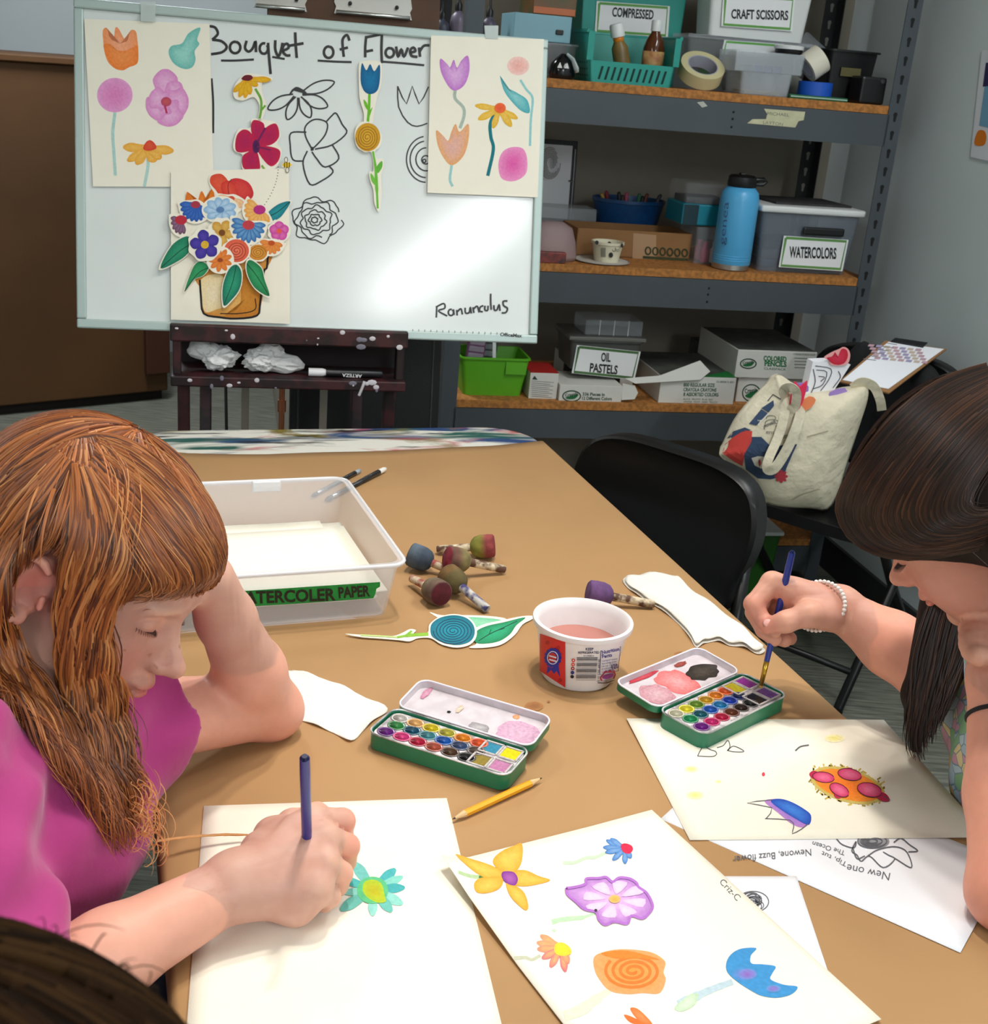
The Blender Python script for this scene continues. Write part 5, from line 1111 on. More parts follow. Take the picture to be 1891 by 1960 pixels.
mb = MB(); mb.tube([(.006,.02, h_),(.02,.012, h_ * .8),(.03,.008, h_ * .45),(.032,.006, h_ * .3)],[.004,.007,.009,.007],8, sx=.5); mb.build('handle', mat('pale_grey_plastic', (176,190,190),.4), t, smooth=True)
def basket(t, w, h, dep, slot, nslot, front_dip=False, taper=.86):
    n = 5; mb = MB(); wt = w; wb_ = w * taper
    def wall(P, nm):
        mb2 = MB(); th = .003; a, b, c_, d_ = [Vector(p) for p in P]; nr = (b - a).cross(d_ - a).normalized() * th
        mb2.add([a, b, c_, d_, a - nr, b - nr, c_ - nr, d_ - nr],[(0,1,2,3),(7,6,5,4),(0,4,5,1),(1,5,6,2),(2,6,7,3),(3,7,4,0)]); return mb2.build(nm, m_teal, t)
    hf = h * .43 if front_dip else h; db = dep * .92
    wall([(-wb_ / 2,0,0),(wb_ / 2,0,0),(wb_ / 2 + (wt - wb_) / 2 * hf / h, -.0, hf),(-wb_ / 2 - (wt - wb_) / 2 * hf / h, -.0, hf)], 'front_wall')
    wall([(wb_ / 2, db, 0),(-wb_ / 2, db, 0),(-wt / 2, dep, h),(wt / 2, dep, h)], 'back_wall')
    wall([(-wb_ / 2, db, 0),(-wb_ / 2,0,0),(-wt / 2,0, h),(-wt / 2, dep, h)], 'side_wall'); wall([(wb_ / 2,0,0),(wb_ / 2, db, 0),(wt / 2, dep, h),(wt / 2,0, h)], 'side_wall')
    bx(t, 'basket_floor', wb_, .003, db, m_teal)
    mb = MB(); mb.tube([(-wt / 2,0, h),(-wt / 2, dep, h),(wt / 2, dep, h),(wt / 2,0, h)] if front_dip else [(-wt / 2,0, h),(-wt / 2, dep, h),(wt / 2, dep, h),(wt / 2,0, h),(-wt / 2,0, h)],.005,6); mb.build('rim', m_teal, t)
    if front_dip:
        for s in (-1,1): mb = MB(); mb.box((s * (wt / 2 - .008),-.002, hf + (h - hf) / 2),(.016,.004, h - hf)); mb.build('front_ear', m_teal, t)
    if slot:
        for k in range(nslot):
            x = (-.40 + .80 * k / (nslot - 1)) * wb_; mb = MB(); q = hf * .62; mb.prism([(x - .0035,-q / 2),(x + .0025,-q / 2),(x + .0095, q / 2),(x + .0035, q / 2)],.0012, Matrix.Translation((0,.0006, hf * .45)) @ Matrix.Rotation(math.radians(90),4, 'X')); mb.build('slot', mat('slot_shadow', (8,50,44),.8), t)
        for r in range(3):
            for k in range(8):
                mb = MB(); yy = .03 + k * .021; zz = hf * (.18 + .3 * r); xx = -wb_ / 2 - (wt - wb_) / 2 * zz / h - .0005; mb.box((xx, yy, zz + .014),(.0012,.006,.022)); mb.build('side_slot', mat('slot_shadow'), t)
t, w_, h_ = item('teal_bin', 'teal plastic bin labelled Compressed at the back of the top shelf', 'bin', 1112,1312,-30,3.42,3, vb=70); basket(t, w_, h_, .16, False, 0, taper=.92)
card(t, [(1142,2),(1282,12),(1278,72),(1138,62)],3.418,[('COMPRESSED', (1171,31),(1250,37),17)],17)
t, w_, h_ = item('slotted_basket', 'teal slotted basket with two bottles at the front of the top shelf', 'basket', 1122,1300,66,3.15,3, vb=160); basket(t, w_, h_, .22, True, 11, True); BKT = (w_, h_)
a_, _ = sv(1252,90,3.225); t = thing('amber_bottle', 'amber bottle with white cap and printed label in the teal basket', 'bottle', M=room_M(a_, 3.225, T3 + .003)); hb = sv(1247,40,3.225)[1] - T3
mb = MB(); mb.lathe([(0,0),(.026,0),(.028,.004),(.028, hb * .55),(.022, hb * .7),(.012, hb * .8),(.011, hb * .84)],24); mb.build('bottle_body', mat('amber_glass', (96,50,22),.12, noise=(20,.4)), t, smooth=True, auto=40)
mb = MB(); mb.lathe([(.0285, hb * .18),(.0285, hb * .52)],24); mb.build('paper_label', mat('amber_label', (206,170,110),.6, noise=(40,.6), col2=(150,70,40)), t, smooth=True)
mb = MB(); mb.lathe([(.0135, hb * .83),(.0135, hb * .98),(.011, hb),(0, hb)],20); mb.build('cap', m_white, t, smooth=True, auto=40)
a_, _ = sv(1198,100,3.225); t = thing('glue_bottle', 'leaning bottle with white and orange cap in the teal basket', 'bottle', M=room_M(a_ + .004,3.225, T3 + .0095) @ Matrix.Rotation(math.radians(-16),4, 'Y')); hb = sv(1207,56,3.24)[1] - T3
mb = MB(); mb.lathe([(0,0),(.021,0),(.022,.004),(.021, hb * .6),(.013, hb * .72)],20); mb.build('bottle_body', mat('olive_label', (150,120,60),.4, noise=(20,.5)), t, smooth=True, auto=40); mb = MB(); mb.lathe([(.013, hb * .7),(.014, hb * .82)],20); mb.build('neck_band', mat('orange_plastic', (226,130,30),.4), t, smooth=True); mb = MB(); mb.lathe([(.018, hb * .8),(.018, hb * 1.0),(.015, hb * 1.04),(0, hb * 1.04)],20); mb.build('cap', m_white, t, smooth=True, auto=40)
def roll(name, label, R, r, wdt, M, m, m2=None):
    t = thing(name, label, 'tape', M=M); mb = MB(); mb.lathe([(r, 0),(R, 0),(R, wdt),(r, wdt)],40, closed=True); mb.build('tape_wind', m, t, smooth=True, auto=35)
    mb = MB(); mb.lathe([(r - .003,.0002),(r, .0002),(r, wdt - .0002),(r - .003, wdt - .0002)],40, closed=True); mb.build('core', m2 or mat('card_core', (176,176,190),.8), t, smooth=True, auto=35); return t
a_, _ = sv(1342,150,3.22); R_ = (sv(1383,150,3.22)[0] - sv(1301,150,3.22)[0]) / 2
roll('masking_tape_roll', 'cream masking tape roll at the front edge of the top shelf', R_, R_ * .7,.034, room_M(a_, 3.287 - R_ * .82, T3 + .001 + R_ * .57) @ Matrix.Rotation(math.radians(35),4, 'X'), mat('masking_tape_wind', (216,206,158),.7))
zc = sv(1430,78,3.24)[1]
t, w_, h_ = item('clear_bin', 'clear lidded bin with a blank card under the Craft Scissors bin', 'bin', 1318,1556,74,3.285,3); zc = T3 + h_; mb = MB(); open_box(mb, w_, .122, h_ - .006,.002,.95,.012); o = mb.build('bin_body', m_clrd, t, smooth=True, auto=40); o.location = (0,.061,0); bx(t, 'bin_lid', w_ + .006,.01,.128, m_clrrim, h_ - .010,-.003)
f = Flat(sfp(3.2845),-NN, .001); f.area([(1386,76),(1500,84),(1498,110),(1380,104)],(226,228,228), sm=0); b = f.build('label_card', t); f = Flat(sfp(3.2845),-NN, .0014); f.stroke([(1385,104),(1390,80),(1500,88)],4,(96,170,70), sm=1); f.build('label_border', b)
for k, c_ in enumerate(((60,120,60),(150,110,90),(70,90,150),(170,170,160))):
    o_ = thing('craft_pouch', ['green felt bundle inside the clear bin', 'tan felt bundle inside the clear bin', 'blue felt bundle inside the clear bin', 'pale felt bundle inside the clear bin'][k], 'fabric', M=room_M(sv(1362 + 52 * k, 110,3.345)[0],3.346, T3 + .004)); mb = MB(); mb.lathe([(0,0),(.03,0),(.036,.02),(.03,.045),(.012,.055),(0,.056)],14, sx=1.1); mb.build('bundle', mat('felt_%d' % k, c_, .95), o_, smooth=True)
t, w_, h_ = item('white_bin', 'white plastic bin labelled Craft Scissors on top of the clear bin', 'bin', 1357,1556,-40,3.289, z0=zc, vb=68); mb = MB(); open_box(mb, w_, .118, h_, .003,.92,.012,.004); o = mb.build('bin_body', m_white, t, smooth=True, auto=40); o.location = (0,.059,0)
card(t, [(1384,-14),(1522,-4),(1516,60),(1380,50)],3.287,[('CRAFT SCISSORS', (1399,35),(1508,38),17)],17)
zt2 = T3 + .064
t, w_, h_ = item('clear_box', 'clear box with paper scraps below the divided tray', 'box', 1417,1516,140,3.15,3, vb=186); mb = MB(); open_box(mb, w_, .12, h_, .002,.95,.01); o = mb.build('box_body', m_clrrim, t, smooth=True, auto=40); o.location = (0,.06,0); bx(t, 'scraps', w_ * .7,.008,.08, mat('olive_scraps', (120,112,60),.9, noise=(60,.5)),.003,.02)
zt2 = T3 + h_
t, w_, h_ = item('divided_tray', 'clear divided bead tray stacked in front of the Craft Scissors bin', 'tray', 1406,1541,100,3.15, z0=zt2, vb=138); mb = MB(); open_box(mb, w_, .12, h_, .002,.97,.004); o = mb.build('tray_body', m_clrrim, t, smooth=True, auto=40); o.location = (0,.06,0)
htr = h_
for k in range(1,7): bx(t, 'divider', .002, h_ * .9,.115, m_clrrim, .002,.002,-w_ / 2 + w_ * k / 7,0)
for k in range(3): bx(t, 'beads', w_ / 7 * .8, h_ * .3,.1, mat('blue_beads', (50,70,140),.5, noise=(300,.6)),.002,.01,-w_ / 2 + w_ * (k + 2.5) / 7,0)
t, w_, h_ = item('glitter_jar', 'small black jar with white lid behind the divided tray', 'jar', 1490,1551,83,3.29, z0=zc - .05, vb=100); 
t.matrix_world = MW[t] = room_M(sv(1520,92,3.20)[0],3.232, zt2 + htr); mb = MB(); mb.lathe([(0,0),(.034,0),(.036,.003),(.036,.014),(0,.014)],24); mb.build('jar_body', m_blk, t, smooth=True, auto=40); mb = MB(); mb.lathe([(.039,.013),(.039,.021),(.036,.023),(0,.023)],24); mb.build('lid', m_white, t, smooth=True, auto=40)
t, w_, h_ = item('green_notebook', 'thin green notebook under the blue tape on the top shelf', 'notebook', 1512,1624,181,3.14,3, vb=192); bx(t, 'cover', w_, .010,.1, m_grn); bx(t, 'page_edge', w_ * .98,.003,.002, mat('page_edge', (176,206,190),.6),.0035,-.001)
a_, _ = sv(1573,168,3.15); R_ = (sv(1604,168,3.15)[0] - sv(1543,168,3.15)[0]) / 2
roll('blue_tape_roll', 'bright blue tape roll on the green notebook', R_, R_ * .72,.034, room_M(a_, 3.145 + R_, T3 + .0105), mat('blue_tape', (20,84,190),.5))
a_, z_ = sv(1573,128,3.15); roll('white_tape_roll', 'white tape roll tilted up on the blue tape roll', .038,.027,.046, room_M(a_ - .004,3.19, T3 + .0445) @ Matrix.Rotation(math.radians(52),4, 'Y') @ Matrix.Translation((-.036,0,.004)), mat('white_tape', (224,218,200),.7))
t, w_, h_ = item('black_tray', 'black plastic tray bin at the right end of the top shelf', 'tray', 1585,1676,97,3.24,3, vb=190); mb = MB(); open_box(mb, w_, .2, h_, .003,.88,.01,.008); o = mb.build('tray_body', m_blk, t, smooth=True, auto=40); o.location = (0,.1,0); bx(t, 'clay_label', w_ * .42,.022,.002, mat('olive_tag', (96,90,50),.7), h_ * .5,-.0025,-.006,0)
t, w_, h_ = item('black_case', 'small black case with white scribble beside the shelf post', 'case', 1648,1696,147,3.16,3, vb=196); bx(t, 'case_body', w_, h_, .07, m_blk, bev=.006); mb = MB(); mb.tube([(w_ * .3,-.004, h_ * .86),(w_ * .3,.02, h_ * .86)],.006,10); mb.build('clasp', mat('ferrule_metal'), t)
t = thing('plastic_cover', 'clear plastic lid leaning in the top shelf corner behind the white bin', 'lid', M=room_M(sv(1585,75,3.52)[0],3.525, T3 + .092) @ Matrix.Rotation(math.radians(32),4, 'Y') @ Matrix.Rotation(math.radians(70),4, 'X')); mb = MB(); mb.box((0,0,0),(.20,.085,.006),.003); mb.build('lid_panel', m_clrrim, t); mb = MB(); mb.tube([(x, y, .003) for x, y in rrect(.198,.083,.01)],.003,6, closed=True); mb.build('lid_rim', m_clrrim, t)
# ------------------------------------------------ middle shelf (index 2)
T2 = LV[2]
t = thing('clipboard', 'clipboard with a pencil portrait standing against the wall on the middle shelf', 'clipboard', M=room_M(sv(1062,340,3.57)[0],3.572, T2) @ Matrix.Rotation(math.radians(-6),4, 'X')); hc = sv(1070,268,3.57)[1] - T2
mb = MB(); mb.box((0,0, hc / 2),(.135,.004, hc),.0015); mb.build('board', mat('black_board', (26,24,24),.5), t); mb = MB(); mb.box((-.006,-.003, hc / 2 - .004),(.115,.001, hc - .02)); pg = mb.build('page', m_copy, t)
f = Flat(lambda u, v: VP(u, v, NN * 3.569, NN),-NN, .003)
for k in range(7): f.ring((1052,312),20 - 2.2 * k, 30 - 3 * k, 1.6,(130,130,130),20,20 * k, 300 + 20 * k)
f.build('pencil_portrait', pg)
mb = MB(); mb.tube([(.060,-.006, hc * .15),(.060,-.006, hc * .92)],.0022,8); mb.tube([(.045,-.006, hc * .6),(.06,-.006, hc * .6)],.003,6); mb.build('clip_bar', mat('ferrule_metal'), t)
t, w_, h_ = item('clear_box', 'clear box behind the pink-tinted bag at the left of the middle shelf', 'box', 1030,1144,398,3.45,2); bx(t, 'box_body', w_, h_, .1, m_clrrim, bev=.004); bx(t, 'contents', w_ * .8, h_ * .6,.07, mat('grey_bits', (90,90,90),.8, noise=(80,.5)),.003,.012)
t, w_, h_ = item('zip_bag', 'cloudy plastic bag of pink supplies at the left end of the middle shelf', 'bag', 1010,1114,428,3.148,2, vb=500); mb = MB(); mb.lathe([(0,0),(.48,0),(.5,.12),(.46,.5),(.38,.85),(.2,1.0),(0,1.0)],24); o = mb.build('bag_film', mat('pinkish_film', (176,150,150),.3, alpha=.72, bump=(40,.5,.004)), t, smooth=True); o.scale = (w_, .086, h_); o.location = (0,.0435,0)
mb = MB(); mb.lathe([(0,.02),(.3,.02),(.34,.2),(.25,.6),(0,.75)],14); o = mb.build('contents', mat('pink_contents', (190,110,110),.7, noise=(8,.6), col2=(206,190,170)), t, smooth=True); o.scale = (w_, .08, h_ * .9); o.location = (0,.0435,0)
t, w_, h_ = item('pencil_row', 'small dark case of pens before the cloudy bag', 'case', 1026,1084,483,3.124,2, vb=502); bx(t, 'case_body', w_, h_, .022, mat('dark_mixed', (44,40,44),.5, noise=(60,.9), col2=(150,60,50)))
t, w_, h_ = item('cardboard_box', 'low open brown cardboard box in the middle of the middle shelf', 'box', 1102,1322,442,3.285,2, vb=500); dep = .155
for (c_, s_) in (((0,.002, h_ / 2),(w_, .004, h_)),((0, dep, h_ / 2),(w_, .004, h_)),((-w_ / 2 + .002, dep / 2, h_ / 2),(.004, dep, h_)),((w_ / 2 - .002, dep / 2, h_ / 2),(.004, dep, h_)),((0, dep / 2,.002),(w_, dep, .004))): mb = MB(); mb.box(c_, s_); mb.build('box_panel', m_card, t)
f = Flat(sfp(3.285),-NN, .0008); f.area([(1212,446),(1256,450),(1255,500),(1210,497)],(176,140,104), sm=0); f.build('packing_tape', t, mat('packing_tape', vcol=True, rough=.3))
f = Flat(sfp(3.285),-NN, .0014)
for k in range(6):
    c_ = (1240 + k * 14,480 + k * .8); f.ring(c_, 5,7,3,(52,58,30),14)
f.stroke([(1230,492),(1316,497)],5,(60,64,34), sm=1); f.build('stamped_pattern', t, mat('stamp_ink', vcol=True, rough=.8)); 
a_, _ = sv(1156,500,3.175); t = thing('paper_plate', 'white paper plate under the small spotted cup', 'plate', M=room_M(a_, 3.20, T2)); pr_ = (sv(1209,500,3.175)[0] - sv(1104,500,3.175)[0]) / 2
mb = MB(); mb.lathe([(0,.0005),(pr_ * .8,.0005),(pr_, .0035),(pr_, .0048),(pr_ * .79,.0032),(0,.0032)],40); mb.build('plate_disc', mat('plate_paper', (206,200,190),.7), t, smooth=True, auto=60)
mb = MB(); mb.lathe([(pr_ * .99,.0049),(pr_ * .95,.0047)],40, closed=True); mb.build('plate_rim_print', mat('rim_print', (186,166,164),.7), t)
a_, _ = sv(1163,480,3.19); t = thing('yogurt_cup', 'cream dairy cup with black spots standing on the paper plate', 'cup', M=room_M(a_, 3.195, T2 + .0033)); hc = sv(1163,460,3.19)[1] - T2 - .006; rc = (sv(1194,462,3.19)[0] - sv(1133,462,3.19)[0]) / 2
mb = MB(); mb.lathe([(0,0),(rc * .74,0),(rc * .92, hc * .86),(rc * 1.0, hc * .88),(rc * 1.0, hc),(rc * .93, hc),(rc * .7,.004),(0,.004)],32); mb.build('cup_wall', mat('cream_cup', (226,218,190),.5), t, smooth=True, auto=40)
f = Flat(sfp(3.195 - rc * .84),-NN, .0016)
for (u, v, r1, r2) in ((1142,464,3.5,4),(1166,466,3.5,4),(1169,488,4,5),(1190,470,2.5,4)): f.disc((u, v), r1, r2,(24,22,24))
f.text('Cho', (1171,481),(1184,482),8,(24,22,24)); 
for k in range(6): f.stroke([(1150 + k * 1.6,474),(1150 + k * 1.6,492)],.9,(40,40,40), sm=1)
f.build('cup_print', t)
a_, _ = sv(1230,415,3.38); t = thing('blue_pot', 'dark blue round pot of marker pens behind the cardboard box', 'pot', M=room_M(a_, 3.522, T2)); hp = sv(1230,388,3.42)[1] - T2; rp = (sv(1300,400,3.42)[0] - sv(1160,400,3.42)[0]) / 2
mb = MB(); mb.lathe([(0,0),(rp * .7,0),(rp * .97, hp * .92),(rp, hp * .93),(rp, hp),(rp * .95, hp),(rp * .68,.004),(0,.004)],36, sy=.78); mb.build('pot_wall', mat('dark_blue_pot', (16,74,130),.4, noise=(60,.3)), t, smooth=True, auto=40)
for k, c_ in enumerate(((190,150,60),(150,40,50),(30,30,34),(70,50,40),(200,90,120),(40,110,80),(34,30,40),(120,60,50),(60,60,70))):
    x = -rp * .8 + rp * 1.6 * k / 8; y_ = rp * .25 * math.sin(k * 2.1); p = thing('marker', ['ochre', 'dark red', 'black', 'brown', 'pink', 'green', 'violet-black', 'russet', 'slate'][k] + ' marker lying in the dark blue pot', 'marker', M=room_M(a_, 3.522, T2)); mb = MB(); mb.tube([(x * .6, y_, hp * .45),(x * .95, y_ * 1.2, hp + .004 + .005 * (k % 3)),(x, y_ * 1.2, hp + .008 + .005 * (k % 3))],[.006,.006,.004],8); mb.build('barrel', mat('marker_%d' % k, c_, .5), p, smooth=True)
t, w_, h_ = item('clear_box', 'clear box of small craft paint bottles under the teal case', 'box', 1330,1402,436,3.24,2, vb=512); mb = MB(); open_box(mb, w_, .14, h_, .002,.96,.008); o = mb.build('box_body', m_clrd, t, smooth=True, auto=40); o.location = (0,.07,0); hbx = h_
for k in range(6):
    c_ = ((196,60,100),(220,200,200),(150,40,120),(230,130,150),(80,60,60),(200,90,60))[k]; lab = ['crimson', 'white', 'violet', 'rose', 'brown', 'orange'][k]
    p = thing('craft_bottle', 'tiny %s craft bottle in the clear box beside the blue flask' % lab, 'bottle', M=room_M(sv(1348 + 18 * (k % 3),480,3.27)[0],3.265 + .045 * (k // 3), T2 + .003)); mb = MB(); mb.lathe([(0,0),(.012,0),(.0125,.035),(.008,.042),(.008,.056),(0,.056)],14); mb.build('bottle_body', mat('craft_%d' % k, c_, .5), p, smooth=True, auto=40)
t, w_, h_ = item('teal_case', 'teal plastic case with a clear dome lid behind the blue flask', 'case', 1306,1398,392,3.26, z0=T2 + hbx + .001, vb=432); bx(t, 'case_base', w_, h_, .14, mat('teal_case_plastic', (20,130,150),.4), bev=.004); bx(t, 'dark_end', w_ * .3, h_ * .95,.002, mat('dark_teal', (10,50,60),.5),.001,-.002,-w_ * .33,0); hl = sv(1350,352,3.26)[1] - (T2 + hbx + h_); mb = MB(); mb.box((0,.07, h_ + hl / 2),(w_ * .98,.138, hl),.008); mb.build('clear_lid', m_clrd, t)
bx(t, 'contents', w_ * .8, hl * .3,.1, mat('grey_bits'), h_, .02,0,0)
a_, _ = sv(1402,505,3.17); t = thing('water_bottle', 'sky blue steel water bottle with black spout lid at the shelf front', 'water bottle', M=room_M(a_, 3.185, T2)); hb = sv(1425,357,3.185)[1] - T2; rb = (sv(1446,430,3.185)[0] - sv(1376,430,3.185)[0]) / 2; FLK = room(a_, 3.185, T2)
mb = MB(); mb.lathe([(rb * .98,.016),(rb, .018),(rb, hb * .84),(rb * .93, hb * .93),(rb * .72, hb * .99),(rb * .6, hb)],40); mb.build('bottle_body', mat('sky_blue_enamel', (84,172,222),.35), t, smooth=True, auto=50)
mb = MB(); mb.lathe([(0,0),(rb * .9,0),(rb * .97,.003),(rb * .97,.018)],40); mb.build('steel_base', mat('brushed_steel', (190,184,176),.3,.95), t, smooth=True, auto=40)
for z in (.026,.032,.038): mb = MB(); mb.lathe([(rb * 1.0, z),(rb * 1.012, z + .0012),(rb * 1.0, z + .0024)],40); mb.build('groove_ring', mat('sky_blue_enamel'), t, smooth=True)
hl = sv(1430,332,3.185)[1] - T2 - hb
mb = MB(); mb.lathe([(rb * .72, hb),(rb * .74, hb + .002),(rb * .7, hb + hl * .72),(rb * .6, hb + hl * .85),(0, hb + hl * .86)],28); lid = mb.build('lid', m_blk, t, smooth=True, auto=40)
mb = MB(); mb.tube([(rb * .2,0, hb + hl * .5),(rb * 1.15,0, hb + hl * .62),(rb * 1.3,0, hb + hl * .45),(rb * 1.15,0, hb + hl * .22),(rb * .4,0, hb + hl * .2)],.006,8); mb.build('carry_loop', m_blk, lid, smooth=True); mb = MB(); mb.box((-.002,0, hb + hl * .92),(.016,.018, hl * .22),.003); mb.build('spout_cap', m_blk, lid)
f = Flat(lambda u, v: VP(u, v, np.array(FLK) - NN * rb * .62, NN),-NN, .0105); f.text('genea', (1384,468),(1392,386),11,(20,60,100), up=(-1,-.1)); f.build('lettering', t)
UB = next(u for u in range(1440,1490) if sv(u, 459,3.16)[0] >= a_ + rb + .0098)
t, w_, h_ = item('watercolor_bin', 'clear bin with white lid labelled Watercolors beside the blue flask', 'bin', UB, 1642,398,3.16,2, vb=520); mb = MB(); open_box(mb, w_, .26, h_ - .012,.002,.9,.014); o = mb.build('bin_body', mat('smoky_plastic', (150,160,172),.2, alpha=.3), t, smooth=True, auto=40); o.location = (0,.13,0)
mb = MB(); mb.box((0,.13, h_ - .008),(w_ + .018,.278,.018),.006); mb.build('bin_lid', m_white, t); mb = MB(); mb.box((w_ * .12,-.008, h_ * .66),(w_ * .42,.012,.022),.005); mb.build('handle', m_blk, t)
for k in range(3):
    p = thing('paint_set', ['dark blue paint set lowest in the Watercolors bin', 'grey paint set in the middle of the Watercolors bin', 'dark paint set topmost in the Watercolors bin'][k], 'paint set', M=room_M((sv(UB, 459,3.16)[0] + sv(1642,459,3.16)[0]) / 2,3.2, T2 + .004 + .026 * k)); mb = MB(); mb.box((0,.09,.012),(w_ * .74,.15,.023),.003); mb.build('tin_box', mat('set_%d' % k, ((30,44,80),(80,84,92),(40,40,46))[k],.4), p)
card(t, [(1500,451),(1624,459),(1612,519),(1490,511)],3.158,[('WATERCOLORS', (1510,492),(1600,495),20)],20, border=(100,150,76))
p = thing('paper_pad', 'dark paper pad lying on the lid of the Watercolors bin', 'pad', M=room_M(sv(1540,400,3.25)[0],3.21, T2 + h_ + .001)); mb = MB(); mb.box((0,.08,.003),(w_ * .8,.17,.006), M=Rz(.06)); mb.build('pad_sheets', mat('dark_pad', (60,58,60),.8, noise=(30,.6)), p)
# ------------------------------------------------ lower shelf (index 1)
T1 = LV[1]
t, w_, h_ = item('green_bin', 'lime green plastic bin with clear packs at the left of the low shelf', 'bin', 880,1012,686,3.16,1, vb=760); mb = MB(); open_box(mb, w_, .15, h_, .003,.84,.012,.004); o = mb.build('bin_body', mat('lime_plastic', (96,176,34),.4), t, smooth=True, auto=40); o.location = (0,.075,0); bx(t, 'front_panel', w_ * .3, h_ * .32,.003, mat('lime_plastic'), h_ * .6,-.003, w_ * .3,0)
for k, (du, c_, lab) in enumerate(((902,(120,70,110), 'purple'),(930,(70,80,76), 'grey'))):
    p = thing('blister_pack', lab + ' blister pack standing in the lime green bin', 'pack', M=room_M(sv(du, 700,3.22)[0],3.2, T1 + .01) @ Matrix.Rotation(math.radians(5),4, 'Y')); hh = sv(du, 644,3.2)[1] - T1 - .01; mb = MB(); mb.box((0,.02 + .03 * k, hh / 2),(.05,.012, hh),.003); b = mb.build('pack_card', mat('pack_%d' % k, c_, .4), p)
    for j in range(3): mb = MB(); mb.box((0,.012 + .03 * k, hh * (.62 + .13 * j)),(.042,.006, hh * .1),.002); mb.build('blister', m_clrrim, p)
p = thing('foam_stick', 'white flat stick standing in the lime green bin', 'stick', M=room_M(sv(948,690,3.2)[0],3.19, T1 + .012) @ Matrix.Rotation(math.radians(-4),4, 'Y')); mb = MB(); mb.box((0,0,.075),(.009,.004,.15)); mb.build('strip', m_white, p)
t, w_, h_ = item('carton', 'small red and white carton beside the lime green bin', 'carton', 1013,1067,714,3.15,1, vb=770); bx(t, 'carton_body', w_, h_, .12, m_wcard, bev=.001); bx(t, 'red_top', w_, .001,.119, mat('red_card', (176,34,30),.6), h_, 0,0,0)
f = Flat(sfp(3.15),-NN, .0006); f.area([(1018,726),(1023,719),(1029,727)],(40,60,50), sm=0)
for k in range(9): f.stroke([(1017,729 + 3.6 * k),(1060 - (k * 7) % 13,732 + 3.6 * k)],.9,(120,120,120), sm=1)
f.build('small_print', t)
t, w_, h_ = item('pastel_carton', 'open white carton of 336 oil pastels with a round flap on the low shelf', 'carton', 1070,1190,738,3.135,1, vb=780); bx(t, 'carton_body', w_, h_, .16, m_wcard, bev=.001); mb = MB(); mb.prism([(0,0),(.036,.004),(.044,.022),(.034,.042),(0,.046)],.001, Matrix.Translation((w_ / 2,-.002, h_ * .15)) @ Matrix.Rotation(math.radians(80),4, 'X') @ Matrix.Rotation(math.radians(-12),4, 'Y')); mb.build('flap', m_wcard, t)
def oval_logo(f, c, rx, ry): f.ring(c, rx, ry, 2.2,(30,70,50),26); f.area([(c[0] - rx * .7, c[1] + ry * .3),(c[0], c[1] - ry * .1),(c[0] + rx * .75, c[1] - ry * .35),(c[0] + rx * .4, c[1] + ry * .45),(c[0] - rx * .3, c[1] + ry * .6)],(30,110,60)); f.text('Crayola', (c[0] - rx * .72, c[1] + 1),(c[0] + rx * .72, c[1] - 2), ry * .55,(24,60,40), bold=.02)
f = Flat(sfp(3.135),-NN, .0008); oval_logo(f, (1094,758),17,10); f.build('maker_emblem', t); f = Flat(sfp(3.135),-NN, .0008); f.text('336 Pieces in', (1115,757),(1157,758),6,(34,80,60), bold=.02); f.text('12 Different Colors', (1114,765),(1171,766),6,(34,80,60), bold=.02); f.stroke([(1115,770),(1176,771)],1.4,(90,116,104), sm=1); f.stroke([(1115,774),(1150,775)],1.4,(90,116,104), sm=1); f.build('lettering', t)
t, w_, h_ = item('pastel_bin', 'grey lidded bin labelled Oil Pastels resting on the cartons', 'bin', 1090,1226,652,3.20, z0=T1 + .072, vb=720); mb = MB(); open_box(mb, w_, .16, h_, .002,.92,.012,.006); o = mb.build('bin_body', mat('smoke_grey', (84,84,80),.4), t, smooth=True, auto=40); o.location = (0,.08,0); bx(t, 'bin_lid', w_ + .016,.010,.176, mat('smoke_lid', (112,112,106),.35), h_, -.008); ho = T1 + .072 + h_ + .010
card(t, [(1104,660),(1226,673),(1214,727),(1094,714)],3.198,[('OIL', (1150,691),(1168,692),16),('PASTELS', (1128,711),(1181,716),16)],16, border=(74,110,60))
bxs = thing('carton', 'flat white carton under the grey Oil Pastels bin', 'carton', M=room_M(sv(1150,740,3.3)[0],3.20, T1)); mb = MB(); mb.box((0,.195,.0358),(.2,.16,.0716),.001); mb.build('carton_body', m_wcard, bxs)
bxs2 = thing('carton', 'low dark carton supporting the front of the Oil Pastels bin', 'carton', M=room_M(sv(1130,740,3.24)[0],3.20, T1 + .0))
mb = MB(); mb.box((0.02,.104,.0355),(.17,.012,.071),.001); mb.build('carton_body', mat('dark_carton', (56,50,46),.8), bxs2)
t, w_, h_ = item('clear_box', 'clear compartment box on the Oil Pastels bin', 'box', 1120,1230,614,3.215, z0=ho + .001, vb=650); bx(t, 'box_body', w_, h_, .12, m_clrrim, bev=.003)
for k in range(1,4): bx(t, 'divider', .002, h_, .002, m_white, 0,-.0005,-w_ / 2 + w_ * k / 4,0)
